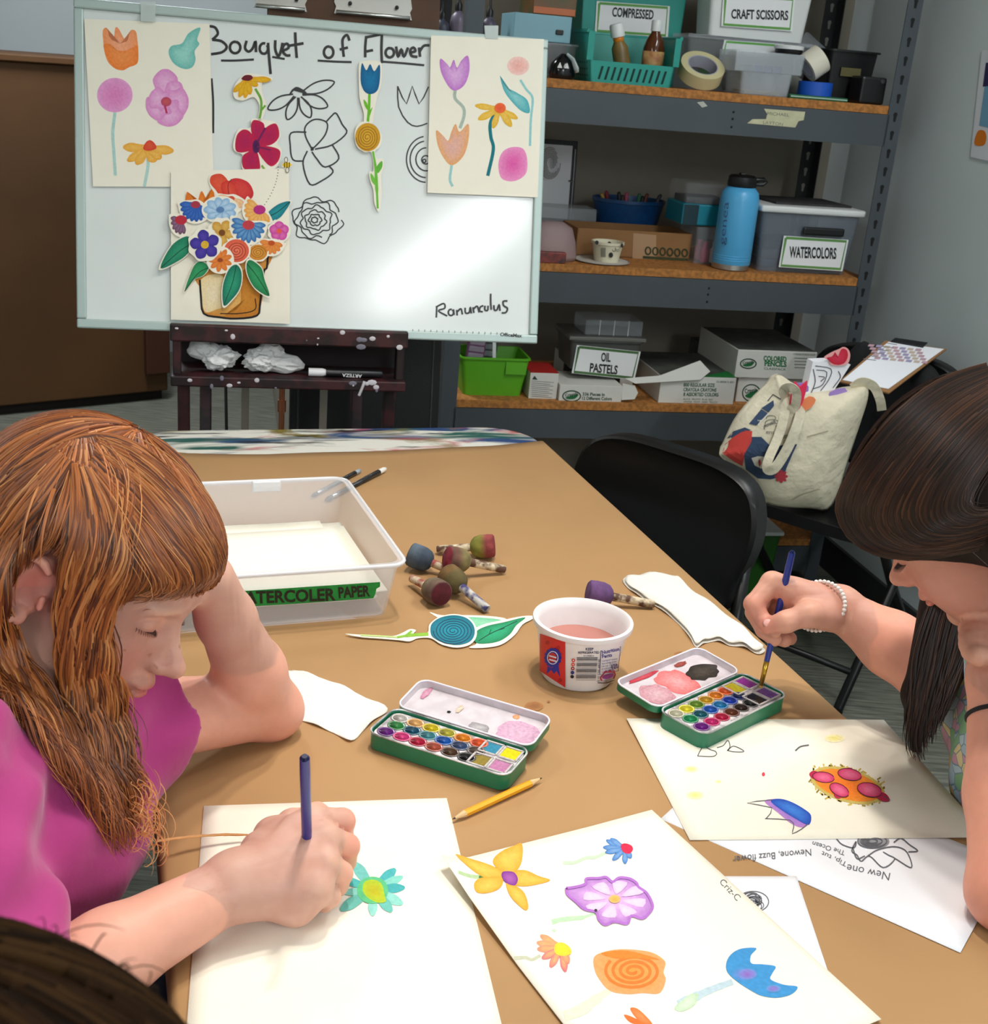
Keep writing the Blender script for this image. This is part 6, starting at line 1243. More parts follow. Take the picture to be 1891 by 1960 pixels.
t, w_, h_ = item('crayon_carton', 'open white carton of 800 crayons with torn flap on the low shelf', 'carton', 1262,1406,722,3.14,1, vb=780); bx(t, 'carton_body', w_, h_, .3, m_wcard, bev=.001); bx(t, 'top_print', w_ * .98,.001,.29, mat('carton_top_print', (96,98,90),.7, noise=(14,.6)), h_, .005,0,0); mb = MB(); mb.prism([(0,0),(w_ * .45,0),(w_ * .45,.07)],.001, Matrix.Translation((w_ * .05,.004, h_ + .001))); mb.build('green_corner', mat('crayon_green', (20,120,50),.6), t)
mb = MB(); mb.prism([(-.20,-.006),(-.10,.004),(.02,.05),(.05,.02),(.02,-.004),(-.17,-.02)],.0015, Matrix.Translation((-.02,-.006, h_ * .98)) @ Matrix.Rotation(math.radians(68),4, 'X')); mb.build('torn_flap', m_wcard, t)
f = Flat(sfp(3.14),-NN, .0008)
for k, s_ in enumerate(('800 REGULAR SIZE', 'CRAYOLA CRAYONS', '8 ASSORTED COLORS')): f.text(s_, (1308,739.5 + 9 * k),((1368,1371,1375)[k],740.5 + 9 * k),6.4,(52,100,70), bold=.02, shear=.1)
f.text('BLACK  BROWN  BLUE  RED', (1308,765),(1364,766),3,(90,120,100)); f.text('ORANGE  VIOLET  GREEN  YELLOW', (1308,770),(1373,771),3,(90,120,100)); f.text('52-8008-3-001', (1371,732),(1404,733),3.5,(90,110,100)); f.build('lettering', t)
t, w_, h_ = item('crayon_carton', 'white carton with round emblem under the Colored Pencils box', 'carton', 1410,1560,724,3.17,1, vb=775); bx(t, 'carton_body', w_, h_, .28, m_wcard, bev=.002); hq = h_; f = Flat(sfp(3.17),-NN, .0008); oval_logo(f, (1438,752),17,16); f.build('maker_emblem', t)
t, w_, h_ = item('pencil_carton', 'white carton labelled Colored Pencils on the low shelf', 'carton', 1410,1562,672,3.16, z0=T1 + hq + .001, vb=712); bx(t, 'carton_body', w_, h_, .3, m_wcard, bev=.002); bx(t, 'top_print', w_ * .97,.001,.29, mat('carton_top_print'), h_, .005,0,0)
f = Flat(sfp(3.16),-NN, .0008); oval_logo(f, (1432,696),15,9); f.build('maker_emblem', t); f = Flat(sfp(3.16),-NN, .0008); f.text('COLORED', (1461,690),(1505,692),9,(40,120,70), bold=.04); f.text('PENCILS', (1463,700),(1505,702),9,(40,120,70), bold=.04); f.text('CLASSPACK', (1462,707),(1504,709),4,(60,110,80)); f.text('14 PENCILS OF EACH COLOR', (1518,679),(1560,681),3.6,(80,110,90))
for k in range(4): f.stroke([(1520,685 + 6 * k),(1556,686 + 6 * k)],1.2,(120,140,126), sm=1)
f.build('lettering', t)
t, w_, h_ = item('carton', 'flat printed carton leaning on the wall behind the Colored Pencils box', 'carton', 1340,1420,660,3.475,1, vb=700); bx(t, 'carton_body', w_, h_, .1, mat('carton_top_print'), bev=.001)
t = thing('green_tub', 'dark green storage tub with white lid on the floor under the tote chair', 'storage bin', M=room_M(sv(1405,1060,3.02)[0],3.025,0)); mb = MB(); open_box(mb, .20,.16,.24,.003,.88,.015,.004); mb.build('tub_body', mat('green_tub', (36,92,22),.45), t, smooth=True, auto=40)
mb = MB(); mb.box((0,0,.247),(.21,.17,.012),.004); mb.build('tub_lid', m_white, t); mb = MB(); mb.tube([(.03 * math.cos(a / 10 * 6.283),.03 * math.sin(a / 10 * 6.283),.262 + .01 * (a % 2)) for a in range(10)],.009,8, closed=True); mb.build('lid_knob', mat('grey_knob', (150,150,152),.5), t, smooth=True)
pw = lambda u, v: VP(u, v, NA * (RW - .0015), NA)
q = [pw(1858,300), pw(1930,318), pw(1945,96), pw(1880,96)]
c_ = sum(q) / 4; t = thing('wall_poster', 'light blue poster with an orange figure on the right wall', 'poster', (c_[0], c_[1], c_[2])); mb = MB(); mb.add([p for p in q] + [p - NA * .001 for p in q],[(0,1,2,3),(7,6,5,4),(0,4,5,1),(1,5,6,2),(2,6,7,3),(3,7,4,0)]); mb.build('poster_sheet', m_copy, t, world=True)
f = Flat(pw, -NA, .0014); f.area([(1875,240),(1935,255),(1942,120),(1892,118)],(126,176,206), sm=0); f.area([(1866,276),(1872,252),(1884,250),(1889,262),(1884,278)],(236,130,30)); f.area([(1888,120),(1942,122),(1940,160),(1882,166)],(50,46,90), sm=0); f.build('poster_print', t)
# ================================================================== chairs, tote bag, clipboard
m_chb = mat('black_chair_plastic', (16,16,17),.38, spec=.4); m_cht = mat('black_chair_tube', (20,20,21),.35,.3)
def shield(w, h, n=10):
    """outline of the backrest: wide rounded top, narrowing towards the seat"""
    pts = [(-w * .36,0),(w * .36,0),(w * .46, h * .3),(w * .5, h * .62),(w * .44, h * .88),(w * .28, h * .985),(0, h * 1.0),(-w * .28, h * .985),(-w * .44, h * .88),(-w * .5, h * .62),(-w * .46, h * .3)]
    return smooth_closed(pts, n)
def folding_chair(label, M, W=.44, bh=.25, zt=.81):
    """local: sitter faces +y, backrest at y=0"""
    t = thing('folding_chair', label, 'chair', M=M)
    O = shield(W, bh, 5); n = len(O); mb = MB(); vs = []; fs = []; rings = [(1.0,-.008),(1.0,.006),(.965,.012),(.9,.006),(.7,.003),(.4,.001),(.1,0)]
    zb = zt - bh
    for k, (r, off) in enumerate(rings):
        for (x, z) in O:
            xx = x * r; zz = bh * .5 + (z - bh * .5) * r; yy = off + .22 * xx * xx - .10 * (zz - bh * .5)
            vs.append((xx, yy, zb + zz))
    for a in range(len(rings) - 1):
        for i in range(n): fs.append((a * n + i, a * n + (i + 1) % n, (a + 1) * n + (i + 1) % n, (a + 1) * n + i))
    fs.append(tuple((len(rings) - 1) * n + i for i in range(n)))
    vs2 = [(v[0], v[1] - .02, v[2]) for v in vs[:n]]; b0 = len(vs); vs += vs2; vs.append((0,-.014, zb + bh / 2))
    for i in range(n): fs.append((b0 + i, b0 + (i + 1) % n, (i + 1) % n, i)); fs.append((b0 + (i + 1) % n, b0 + i, b0 + n))
    mb.add(vs, [f_[::-1] for f_ in fs]); mb.build('backrest', m_chb, t, smooth=True, auto=50)
    mb = MB(); S = smooth_closed([(-.2,.06),(.2,.06),(.215,.2),(.21,.38),(.15,.43),(-.15,.43),(-.21,.38),(-.215,.2)],4); mb.prism(S, .03, Matrix.Translation((0,0,.425))); o = mb.build('seat', m_chb, t); bv = o.modifiers.new('b', 'BEVEL'); bv.width = .01; bv.segments = 2; bv.limit_method = 'ANGLE'
    for s in (-1,1):
        mb = MB(); mb.tube([(s * W * .44,-.01, zb + bh * .45),(s * W * .47,.01, zb),(s * (W / 2 + .005),.12,.45),(s * (W / 2 + .005),.44,.012),(s * (W / 2 + .005),.44,0)],.0125,10); mb.build('front_leg', m_cht, t, smooth=True)
        mb = MB(); mb.tube([(s * (W / 2 - .02),.33,.43),(s * (W / 2 - .015),.2,.27),(s * (W / 2 - .015),-.05,.012),(s * (W / 2 - .015),-.05,0)],.0125,10); mb.build('rear_leg', m_cht, t, smooth=True)
        mb = MB(); mb.lathe([(.008,0),(.006,.003),(0,.004)],12, M=Matrix.Rotation(math.radians(90 * s),4, 'Y')); o = mb.build('bolt', mat('zinc_bolt', (190,190,190),.3,.9), t); o.location = (s * (W / 2 + .017),.15,.41)
    for (y, z, hw) in ((.39,.09, W / 2),(-.03,.06, W / 2 - .015)): mb = MB(); mb.tube([(-hw, y, z),(hw, y, z)],.009,8); mb.build('crossbar', m_cht, t, smooth=True)
    return t
E1 = np.array([.440,1.965]); E2 = np.array([.165,2.205]); cA = (E1 + E2) / 2; dr_ = (E1 - E2) / np.linalg.norm(E1 - E2)   # right -> left of sitter
angA = math.atan2(-dr_[1],-dr_[0])                         # local +x ... sitter faces +y = towards the table
fx = np.array([math.cos(angA), math.sin(angA)]); fy = np.array([-fx[1], fx[0]])
if fy @ np.array([-.67,-.74]) < 0: angA += math.pi
folding_chair('empty black folding chair pushed up to the far side of the table', Matrix.Translation((cA[0], cA[1],0)) @ Rz(angA), W=.40, bh=.26, zt=.798)
folding_chair('black folding chair carrying the cream tote bag before the shelves', room_M(1.665,2.83,0) @ Rz(math.pi - math.radians(52)), W=.42, bh=.3, zt=.80)
folding_chair('black folding chair on which the brunette sits', Matrix.Translation((1.08,1.20,0)) @ Rz(math.radians(100)), W=.44, zt=.80)
t = thing('wooden_chair', 'brown wooden chair under the red-haired girl', 'chair', (-.47,.69,0), math.radians(-62)); m_wd = mat('brown_chair_wood', (120,66,30),.5, noise=(6,.4), stretch=(8,8,1))
for (x, y) in ((-.18,-.18),(.18,-.18),(-.18,.18),(.18,.18)): mb = MB(); mb.box((x, y, .215),(.036,.036,.43),.004); mb.build('leg', m_wd, t)
mb = MB(); mb.box((0,0,.44),(.42,.42,.03),.008); mb.build('seat', m_wd, t)
for x in (-.18,.18): mb = MB(); mb.box((x, -.19,.62),(.034,.03,.36),.004); mb.build('back_post', m_wd, t)
for z in (.6,.74): mb = MB(); mb.box((0,-.19, z),(.36,.02,.06),.004); mb.build('back_slat', m_wd, t)
# ---- tote bag
m_tote = mat('canvas', (224,214,188),.9, noise=(18,.10), bump=(26,.8,.010)); TD = 2.56
OUT = smooth_closed([(1490,716),(1478,730),(1440,768),(1408,808),(1384,858),(1378,872),(1395,886),(1432,905),(1452,945),(1468,963),(1500,970),(1550,973),(1584,976),(1606,940),(1624,880),(1648,806),(1660,768),(1662,746),(1652,738),(1610,746),(1560,752),(1545,756),(1528,742)],3)
CT = (1525,855)
def rad(u, v):
    a = math.atan2(v - CT[1], u - CT[0]); best = 1.0; L_ = math.hypot(u - CT[0], v - CT[1])
    if L_ < 1e-6: return 0.0
    dx, dy = (u - CT[0]) / L_, (v - CT[1]) / L_; R_ = 1e9; n = len(OUT)
    for i in range(n):
        x1, y1 = OUT[i][0] - CT[0], OUT[i][1] - CT[1]; x2, y2 = OUT[(i + 1) % n][0] - CT[0], OUT[(i + 1) % n][1] - CT[1]; ex, ey = x2 - x1, y2 - y1; det = dx * ey - dy * ex
        if abs(det) < 1e-9: continue
        s = (x1 * ey - y1 * ex) / det; k = (x1 * dy - y1 * dx) / det
        if s > 0 and -1e-6 <= k <= 1 + 1e-6: R_ = min(R_, s)
    return min(L_ / R_, 1.0)
def tote_d(u, v): r = rad(u, v); return TD - .065 * math.sqrt(max(0,1 - r ** 2.5)) + .006 * math.sin(u * .05 + v * .03)
tpt = lambda u, v: VP(u, v, NN * tote_d(u, v), NN)
a_, _ = sv(1540,972, TD)
tote = thing('tote_bag', 'cream canvas tote bag with red and navy print on the black chair', 'tote bag', M=room_M(a_, TD + .05,.455))
mb = MB(); n = len(OUT); vs = []; fs = []; R_ = [1.0,.97,.9,.8,.65,.5,.33,.16]
for r in R_:
    for (u, v) in OUT: uu, vv = CT[0] + (u - CT[0]) * r, CT[1] + (v - CT[1]) * r; vs.append(VP(uu, vv, NN * (TD - .065 * math.sqrt(max(0,1 - r ** 2.5)) + .006 * math.sin(uu * .05 + vv * .03)), NN))
vs.append(tpt(*CT))
for a in range(len(R_) - 1):
    for i in range(n): fs.append((a * n + i, a * n + (i + 1) % n, (a + 1) * n + (i + 1) % n, (a + 1) * n + i))
b = (len(R_) - 1) * n
for i in range(n): fs.append((b + i, b + (i + 1) % n, len(vs) - 1))
bk = len(vs)
for r in (1.0,.9,.6,.2):
    for (u, v) in OUT: q = VP(CT[0] + (u - CT[0]) * r, CT[1] + (v - CT[1]) * r, NN * TD, NN); vs.append(q + NN * (.004 + .10 * math.sqrt(max(0,1 - r ** 2))))
for a in range(3):
    for i in range(n): fs.append((bk + (a + 1) * n + i, bk + (a + 1) * n + (i + 1) % n, bk + a * n + (i + 1) % n, bk + a * n + i))
fs.append(tuple(bk + 3 * n + i for i in range(n)))
for i in range(n): fs.append((bk + i, bk + (i + 1) % n, (i + 1) % n, i))
mb.add(vs, fs); mb.build('canvas_body', m_tote, tote, smooth=True, world=True)
def TFl(): return Flat(tpt, -NN, .0022)
Z7 = lambda L: [(1300 + x / 3.2,620 + y / 3.2) for x, y in L]
NAVY, RED = (52,70,98),(206,66,58)
def dense(P, k=6):
    out = []
    for i in range(len(P)): p, q = P[i], P[(i + 1) % len(P)]; out += [(p[0] + (q[0] - p[0]) * j / k, p[1] + (q[1] - p[1]) * j / k) for j in range(k)]
    return out
def tprint(P, col, nm, ctr=None):
    f = TFl(); Q = Z7(P) if nm != 'raw' else P; f.area(dense(Q, 4), col, col, sm=0, center=ctr and Z7([ctr])[0]); return f.build('printed_shape', tote, mat('screen_print', vcol=True, rough=.9))
tprint([(278,735),(330,690),(400,650),(445,655),(440,720),(400,790),(385,870),(330,840),(262,790)], RED, 'r'); tprint([(288,700),(330,655),(400,632),(440,650),(395,652),(330,690)], NAVY, 'n')
tprint([(395,800),(440,690),(500,690),(560,750),(640,740),(720,735),(690,800),(655,880),(640,930),(560,950),(480,945),(405,890)], NAVY, 'n', (540,840)); tprint([(440,820),(480,808),(540,815),(565,830),(540,850),(500,885),(460,865)],(226,220,204), 'w'); tprint([(490,820),(500,850),(490,880),(482,850)],(200,60,56), 's')
tprint([(575,465),(578,500),(545,540),(500,515)], NAVY, 'n'); tprint([(500,520),(540,545),(470,620),(425,610)], NAVY, 'n')
f = TFl(); f.stroke(Z7([(450,580),(500,590),(545,545)]),2,(226,220,204)); f.stroke(Z7([(480,620),(500,590)]),2,(226,220,204)); f.build('printed_lines', tote); f = TFl(); f.stroke(Z7([(620,460),(572,430),(540,470)]),2,(60,60,66), sm=1); f.build('printed_lines', tote)
f = TFl(); f.text('Memb', Z7([(605,702)])[0], Z7([(690,690)])[0],8,(60,58,56)); f.text('Anza', Z7([(518,640)])[0], Z7([(590,600)])[0],7,(90,88,84)); f.text('ens', Z7([(530,670)])[0], Z7([(580,672)])[0],7,(80,78,74))
for k in range(3): f.ring(Z7([(560 + 6 * k, 575 + 30 * k)])[0],9 + 4 * k, 5 + 2 * k, 1.2,(100,98,94),18,160,420)
f.build('printed_lettering', tote)
f = TFl(); c_ = Z7([(622,932)])[0]
for k in range(8): a = k * math.pi / 4; petal(f, c_, (c_[0] + 13 * math.cos(a), c_[1] + 13 * math.sin(a)),3.2,(190,60,70),(190,60,70),.3)
f.build('printed_flower', tote)
f = TFl(); f.stroke(Z7([(780,690),(860,668),(910,655)]),1.6,(150,142,120)); f.build('crease_shade', tote); f = TFl(); f.stroke(Z7([(690,1075),(760,1040),(860,1010)]),1.6,(176,168,146)); f.build('crease_shade', tote)  # shade of the folds drawn as thin darker strokes
def strap(P, nm='strap', w=.026, d0=.012):
    mb = MB(); Q = smooth_open(P, 5); vs = []
    for i, (u, v, off) in enumerate(Q):
        u0, v0, _ = Q[max(i - 1,0)]; u1, v1, _ = Q[min(i + 1, len(Q) - 1)]; L_ = math.hypot(u1 - u0, v1 - v0) or 1; nx, ny = -(v1 - v0) / L_, (u1 - u0) / L_
        for s in (-1,1): vs.append(VP(u + s * nx * 9, v + s * ny * 9, NN * (TD - .06 - off + s * .005), NN))
    fs = [(2 * i, 2 * i + 1,2 * i + 3,2 * i + 2) for i in range(len(Q) - 1)]; mb.add(vs, fs); o = mb.build(nm, m_tote, tote, world=True); sd = o.modifiers.new('t', 'SOLIDIFY'); sd.thickness = .002; return o
strap([(1504,764,-.01),(1500,800,.01),(1488,840,.02),(1472,876,.03),(1468,898,.03),(1484,896,.03),(1508,858,.025),(1524,820,.02),(1532,788,.0),(1530,762,-.01)])
strap([(1506,764,-.01),(1500,748,.015),(1512,742,.03),(1524,752,.03),(1522,776,.02),(1512,786,.01)], 'strap')
strap([(1632,744,-.05),(1650,732,-.04),(1672,740,-.04),(1684,764,-.04),(1688,786,-.05)], 'strap')
t = thing('paper_cone', 'white paper cone with line drawing sticking out of the tote bag', 'paper', M=room_M(sv(1565,760, TD)[0], TD + .02,.60)); dq = lambda u, v: VP(u, v, NN * (TD + .015), NN)
P = [(1556,692),(1612,690),(1628,698),(1592,754),(1540,764)]; mb = MB(); vs = [dq(*p) for p in P] + [dq(*p) + NN * .03 for p in P]; mb.add(vs, [(4,3,2,1,0),(5,6,7,8,9)] + [(i, (i + 1) % 5,5 + (i + 1) % 5,5 + i) for i in range(5)]); cn_ = mb.build('cone', m_copy, t, world=True)
f = Flat(dq, -NN, .0012)
for P in ([(1560,700),(1590,706),(1586,726),(1570,748)],[(1562,708),(1582,712),(1574,736),(1556,744)],[(1604,710),(1608,722),(1594,742)],[(1566,720),(1578,722),(1570,730)],[(1552,752),(1560,730),(1556,706)]): f.stroke(P, 1.6,(70,70,80), sm=3)
f.build('line_drawing', cn_)
t = cutout('paper_flower', 'crimson paper flower cutout above the cone in the tote bag', [(1577,684),(1588,676),(1596,672),(1606,668),(1614,664),(1623,668),(1627,680),(1622,696),(1606,700),(1590,698),(1586,690)],0,.001, lambda u, v: VP(u, v, NN * (TD + .012), NN),-NN, m=mat('pink_paper', (232,160,160),.8))
f = Flat(lambda u, v: VP(u, v, NN * (TD + .012), NN),-NN, .0016); f.area([(1582,685),(1592,682),(1598,674),(1602,684),(1610,668),(1620,670),(1622,682),(1616,694),(1604,698),(1592,695)],(196,24,50),(214,50,80)); f.build('painted_flower', t, PAINT)
for (P, c_, lb) in (([(1516,740),(1522,730),(1530,740),(1544,728),(1540,752),(1534,772),(1524,786),(1510,788)],(226,44,84), 'bright pink felt tulip poking out of the tote bag'),([(1514,738),(1540,732),(1546,748),(1520,752)],(150,120,196), 'lilac card tucked behind the pink tulip in the tote bag'),([(1588,750),(1616,742),(1618,756),(1590,762)],(160,130,200), 'lilac card behind the paper cone in the tote bag'),([(1532,772),(1548,758),(1560,764),(1552,778),(1536,786)],(244,140,90), 'orange paper scrap at the mouth of the tote bag')):
    k = TD - .06 if c_[0] == 226 else (TD - .05 if c_[0] == 244 else TD - .02); t = cutout('paper_piece', lb, P, 0,.004, lambda u, v: VP(u, v, NN * k, NN),-NN, m=mat('paper_%d_%d' % (c_[0], c_[1]), c_, .8), sm=2)
t = thing('black_pouch', 'black fabric pouch inside the tote bag mouth', 'pouch', M=room_M(sv(1560,740, TD + .06)[0], TD + .06,.60)); mb = MB(); mb.box((0,.02,.07),(.20,.05,.15),.02); mb.build('pouch_body', mat('black_nylon'), t)
# ---- clipboard on top
CB = [T(1606,730,.762), T(1702,752,.748), T(1812,668,.836), T(1694,652,.836)]
nrm_ = np.cross(CB[1] - CB[0], CB[3] - CB[0]); nrm_ /= np.linalg.norm(nrm_); CB[2] = VP(1812,668, CB[0], nrm_)
if nrm_ @ (CAM - CB[0]) < 0: nrm_ = -nrm_
c_ = sum(CB) / 4; t = thing('clipboard', 'clipboard with a printed sheet resting on the chair back above the tote bag', 'clipboard', (c_[0], c_[1], c_[2]))
mb = MB(); mb.add([p for p in CB] + [p - nrm_ * .004 for p in CB],[(0,1,2,3),(7,6,5,4),(0,4,5,1),(1,5,6,2),(2,6,7,3),(3,7,4,0)]); mb.build('board', m_card, t, world=True)
cpt = lambda u, v: VP(u, v, CB[0], nrm_)
CBf = [VP(*p, CB[0], nrm_) for p in ((1612,728),(1700,745),(1806,669),(1700,655))]
mb = MB(); mb.add([p + nrm_ * .0016 for p in CBf] + [p + nrm_ * .0004 for p in CBf],[(0,1,2,3),(7,6,5,4),(0,4,5,1),(1,5,6,2),(2,6,7,3),(3,7,4,0)]); pg = mb.build('page', m_copy, t, world=True)
for r in range(5):
    for k in range(7):
        f = Flat(cpt, nrm_, .0022); s0 = (1672 + k * 15 - r * 3,688 - r * 6 + k * 1.4); f.area([s0,(s0[0] + 11, s0[1] + 1.2),(s0[0] + 14, s0[1] - 3),(s0[0] + 3, s0[1] - 4.2)],[(186,150,160),(160,150,180),(196,176,160)][(r * 3 + k) % 3], sm=0); f.build('printed_cell', pg)
for k in range(6): f = Flat(cpt, nrm_, .0022); f.stroke([(1652 + k * 9,688 - k * 6),(1676 + k * 8,691 - k * 6)],1.2,(120,120,130), sm=1); f.build('printed_line', pg)
mb = MB(); q = [cpt(*p) + nrm_ * .006 for p in ((1704,656),(1712,650),(1774,659),(1766,667))]; mb.add([p for p in q] + [p - nrm_ * .004 for p in q],[(0,1,2,3),(7,6,5,4),(0,4,5,1),(1,5,6,2),(2,6,7,3),(3,7,4,0)]); mb.build('clip', m_blk, t, world=True)
t = thing('black_jacket', 'black jacket heaped over the chair back beside the tote bag', 'jacket', M=room_M(1.645,2.82,.70) @ Rz(math.pi - math.radians(52))); mb = MB(); vs = []; fs = []
for j in range(17):
    for i in range(21):
        u = i / 20 * 2 - 1; s = j / 16 * math.pi; r = .072 + .016 * math.sin(u * 5) + .012 * math.sin(u * 11 + s * 2); dz = -.28 * max(0, abs(s - math.pi / 2) / (math.pi / 2) - .25)
        vs.append((u * .16,-math.cos(s) * r * 1.1, math.sin(s) * r * .9 + dz + .035 - .05 * u * u))
for j in range(16):
    for i in range(20): a = j * 21 + i; fs.append((a, a + 1, a + 22, a + 21))
mb.add(vs, fs); o = mb.build('fabric', mat('black_cloth', (17,17,19),.9), t, smooth=True); sd = o.modifiers.new('t', 'SOLIDIFY'); sd.thickness = .008
# ================================================================== people: signed-distance modelling
def nv(p): return np.array(p, np.float32)
class SDF:
    def __init__(s): s.p = []
    def cap(s, a, b, ra, rb=None, k=.008, neg=False): s.p.append(('c', nv(a), nv(b), ra, ra if rb is None else rb, k, neg, None)); return s
    def ell(s, c, r, R=None, k=.008, neg=False): s.p.append(('e', nv(c), nv(r), None, None, k, neg, None if R is None else np.array(R, np.float32))); return s
    def cuff(s, a, b, ra, rb, k=.01): s.p.append(('f', nv(a), nv(b), ra, rb, k, False, None)); return s
    def half(s, p0, n, box=None, k=.002): s.p.append(('h', nv(p0), nv(n) / np.linalg.norm(n), None, None, k, True, box)); return s
    def chain(s, pts, rs, k=.004):
        for i in range(len(pts) - 1): s.cap(pts[i], pts[i + 1], rs[i], rs[i + 1], k)
        return s
    @staticmethod
    def ev1(q, X, Y, Z, grow=0.0):
        if q[0] == 'c':
            a, b = q[1], q[2]; d = b - a; L2 = float(d @ d) + 1e-12; px, py, pz = X - a[0], Y - a[1], Z - a[2]
            t = np.clip((px * d[0] + py * d[1] + pz * d[2]) / L2,0,1)
            return np.sqrt((px - t * d[0]) ** 2 + (py - t * d[1]) ** 2 + (pz - t * d[2]) ** 2) - (q[3] + (q[4] - q[3]) * t) - grow
        if q[0] == 'f':      # rod with a rounded start and a flat end
            a, b = q[1], q[2]; d = b - a; L = float(np.sqrt(d @ d)); px, py, pz = X - a[0], Y - a[1], Z - a[2]; t = (px * d[0] + py * d[1] + pz * d[2]) / (L * L); tc = np.clip(t, 0, None)
            rd = np.sqrt((px - tc * d[0]) ** 2 + (py - tc * d[1]) ** 2 + (pz - tc * d[2]) ** 2) - (q[3] + (q[4] - q[3]) * np.clip(t, 0,1)); return np.maximum(rd, (t - 1) * L)
        if q[0] == 'e':
            px, py, pz = X - q[1][0], Y - q[1][1], Z - q[1][2]
            if q[7] is not None: R = q[7]; px, py, pz = R[0,0] * px + R[1,0] * py + R[2,0] * pz, R[0,1] * px + R[1,1] * py + R[2,1] * pz, R[0,2] * px + R[1,2] * py + R[2,2] * pz
            r = q[2] + grow; k0 = np.sqrt((px / r[0]) ** 2 + (py / r[1]) ** 2 + (pz / r[2]) ** 2); k1 = np.sqrt((px / r[0] ** 2) ** 2 + (py / r[1] ** 2) ** 2 + (pz / r[2] ** 2) ** 2) + 1e-9
            return k0 * (k0 - 1) / k1
        n = q[2]; return (X - q[1][0]) * n[0] + (Y - q[1][1]) * n[1] + (Z - q[1][2]) * n[2]     # solid on the +n side is removed
    @staticmethod
    def bounds(q, m):
        if q[0] in 'cf': r = max(q[3], q[4]) + m; return np.minimum(q[1], q[2]) - r, np.maximum(q[1], q[2]) + r
        if q[0] == 'e': r = float(q[2].max()) + m; return q[1] - r, q[1] + r
        return q[7] if q[7] is not None else (nv((-9,-9,-9)), nv((9,9,9)))
    def grid(s, lo, hi, h, grow=0.0):
        lo = nv(lo); hi = nv(hi); n = np.maximum(np.ceil((hi - lo) / h).astype(int) + 1,3)
        G = np.full(n, 0.5, np.float32); ax = [lo[i] + h * np.arange(n[i], dtype=np.float32) for i in range(3)]
        for q in s.p:
            k = q[5]; a, b = s.bounds(q, k * 1.5 + grow + 3 * h)
            i0 = np.clip(((a - lo) / h).astype(int),0, n); i1 = np.clip(((b - lo) / h).astype(int) + 2,0, n)
            if (i1 <= i0).any(): continue
            sl = tuple(slice(i0[i], i1[i]) for i in range(3))
            X = ax[0][sl[0]][:, None, None]; Y = ax[1][sl[1]][None, :, None]; Z = ax[2][sl[2]][None, None, :]
            d = s.ev1(q, X, Y, Z, 0 if q[6] else grow).astype(np.float32); g = G[sl]
            if q[6]:
                if q[0] == 'h': d = -d
                e = -d if q[0] != 'h' else -d
                hh = np.clip(.5 - .5 * (g - e) / k, 0,1); G[sl] = g + (e - g) * hh + k * hh * (1 - hh)
            else: hh = np.clip(.5 + .5 * (g - d) / k, 0,1); G[sl] = g + (d - g) * hh - k * hh * (1 - hh)
        return G, lo
    def at(s, P, grow=0.0):
        P = np.atleast_2d(np.asarray(P, np.float32)); X, Y, Z = P[:, 0], P[:, 1], P[:, 2]; g = np.full(len(P),.5, np.float32)
        for q in s.p:
            if q[0] == 'h': continue
            k = q[5]; d = s.ev1(q, X, Y, Z, 0 if q[6] else grow)
            if q[6]: hh = np.clip(.5 - .5 * (g + d) / k, 0,1); g = g + (-d - g) * hh + k * hh * (1 - hh)
            else: hh = np.clip(.5 + .5 * (g - d) / k, 0,1); g = g + (d - g) * hh - k * hh * (1 - hh)
        return g
def surf_net(G, lo, h):
    ins = G < 0; n = np.array(G.shape); c = np.zeros(n - 1, np.int8)
    cor = [(i, j, k) for i in (0,1) for j in (0,1) for k in (0,1)]
    sl = lambda o: tuple(slice(o[i], n[i] - 1 + o[i]) for i in range(3))
    for o in cor: c += ins[sl(o)]
    act = (c > 0) & (c < 8); idx = np.full(n - 1,-1, np.int64); I = np.argwhere(act); idx[act] = np.arange(len(I))
    pos = np.zeros((len(I),3), np.float64); cnt = np.zeros(len(I))
    for a in cor:
        for ax in range(3):
            if a[ax]: continue
            b = list(a); b[ax] = 1
            ga = G[I[:, 0] + a[0], I[:, 1] + a[1], I[:, 2] + a[2]]; gb = G[I[:, 0] + b[0], I[:, 1] + b[1], I[:, 2] + b[2]]
            m = (ga < 0) != (gb < 0); t = np.zeros(len(I)); t[m] = ga[m] / (ga[m] - gb[m])
            q = np.array(a, float)[None, :].repeat(len(I),0); q[:, ax] += t; pos[m] += q[m]; cnt[m] += 1
    V = lo + (I + pos / np.maximum(cnt, 1)[:, None]) * h; F = []
    for ax in range(3):
        o1, o2 = [(1,2),(2,0),(0,1)][ax]; A = [slice(None)] * 3; B = [slice(None)] * 3; A[ax] = slice(0, n[ax] - 1); B[ax] = slice(1, n[ax])
        d = ins[tuple(A)].astype(np.int8) - ins[tuple(B)].astype(np.int8)
        E = np.argwhere(d != 0); sg = d[d != 0]; ok = (E[:, o1] > 0) & (E[:, o1] < n[o1] - 1) & (E[:, o2] > 0) & (E[:, o2] < n[o2] - 1); E = E[ok]; sg = sg[ok]
        def cell(d1, d2): e = E.copy(); e[:, o1] += d1; e[:, o2] += d2; return idx[e[:, 0], e[:, 1], e[:, 2]]
        q = np.stack([cell(-1,-1), cell(0,-1), cell(0,0), cell(-1,0)],1); q[sg < 0] = q[sg < 0][:, ::-1]; F.append(q)
    return V, np.concatenate(F)
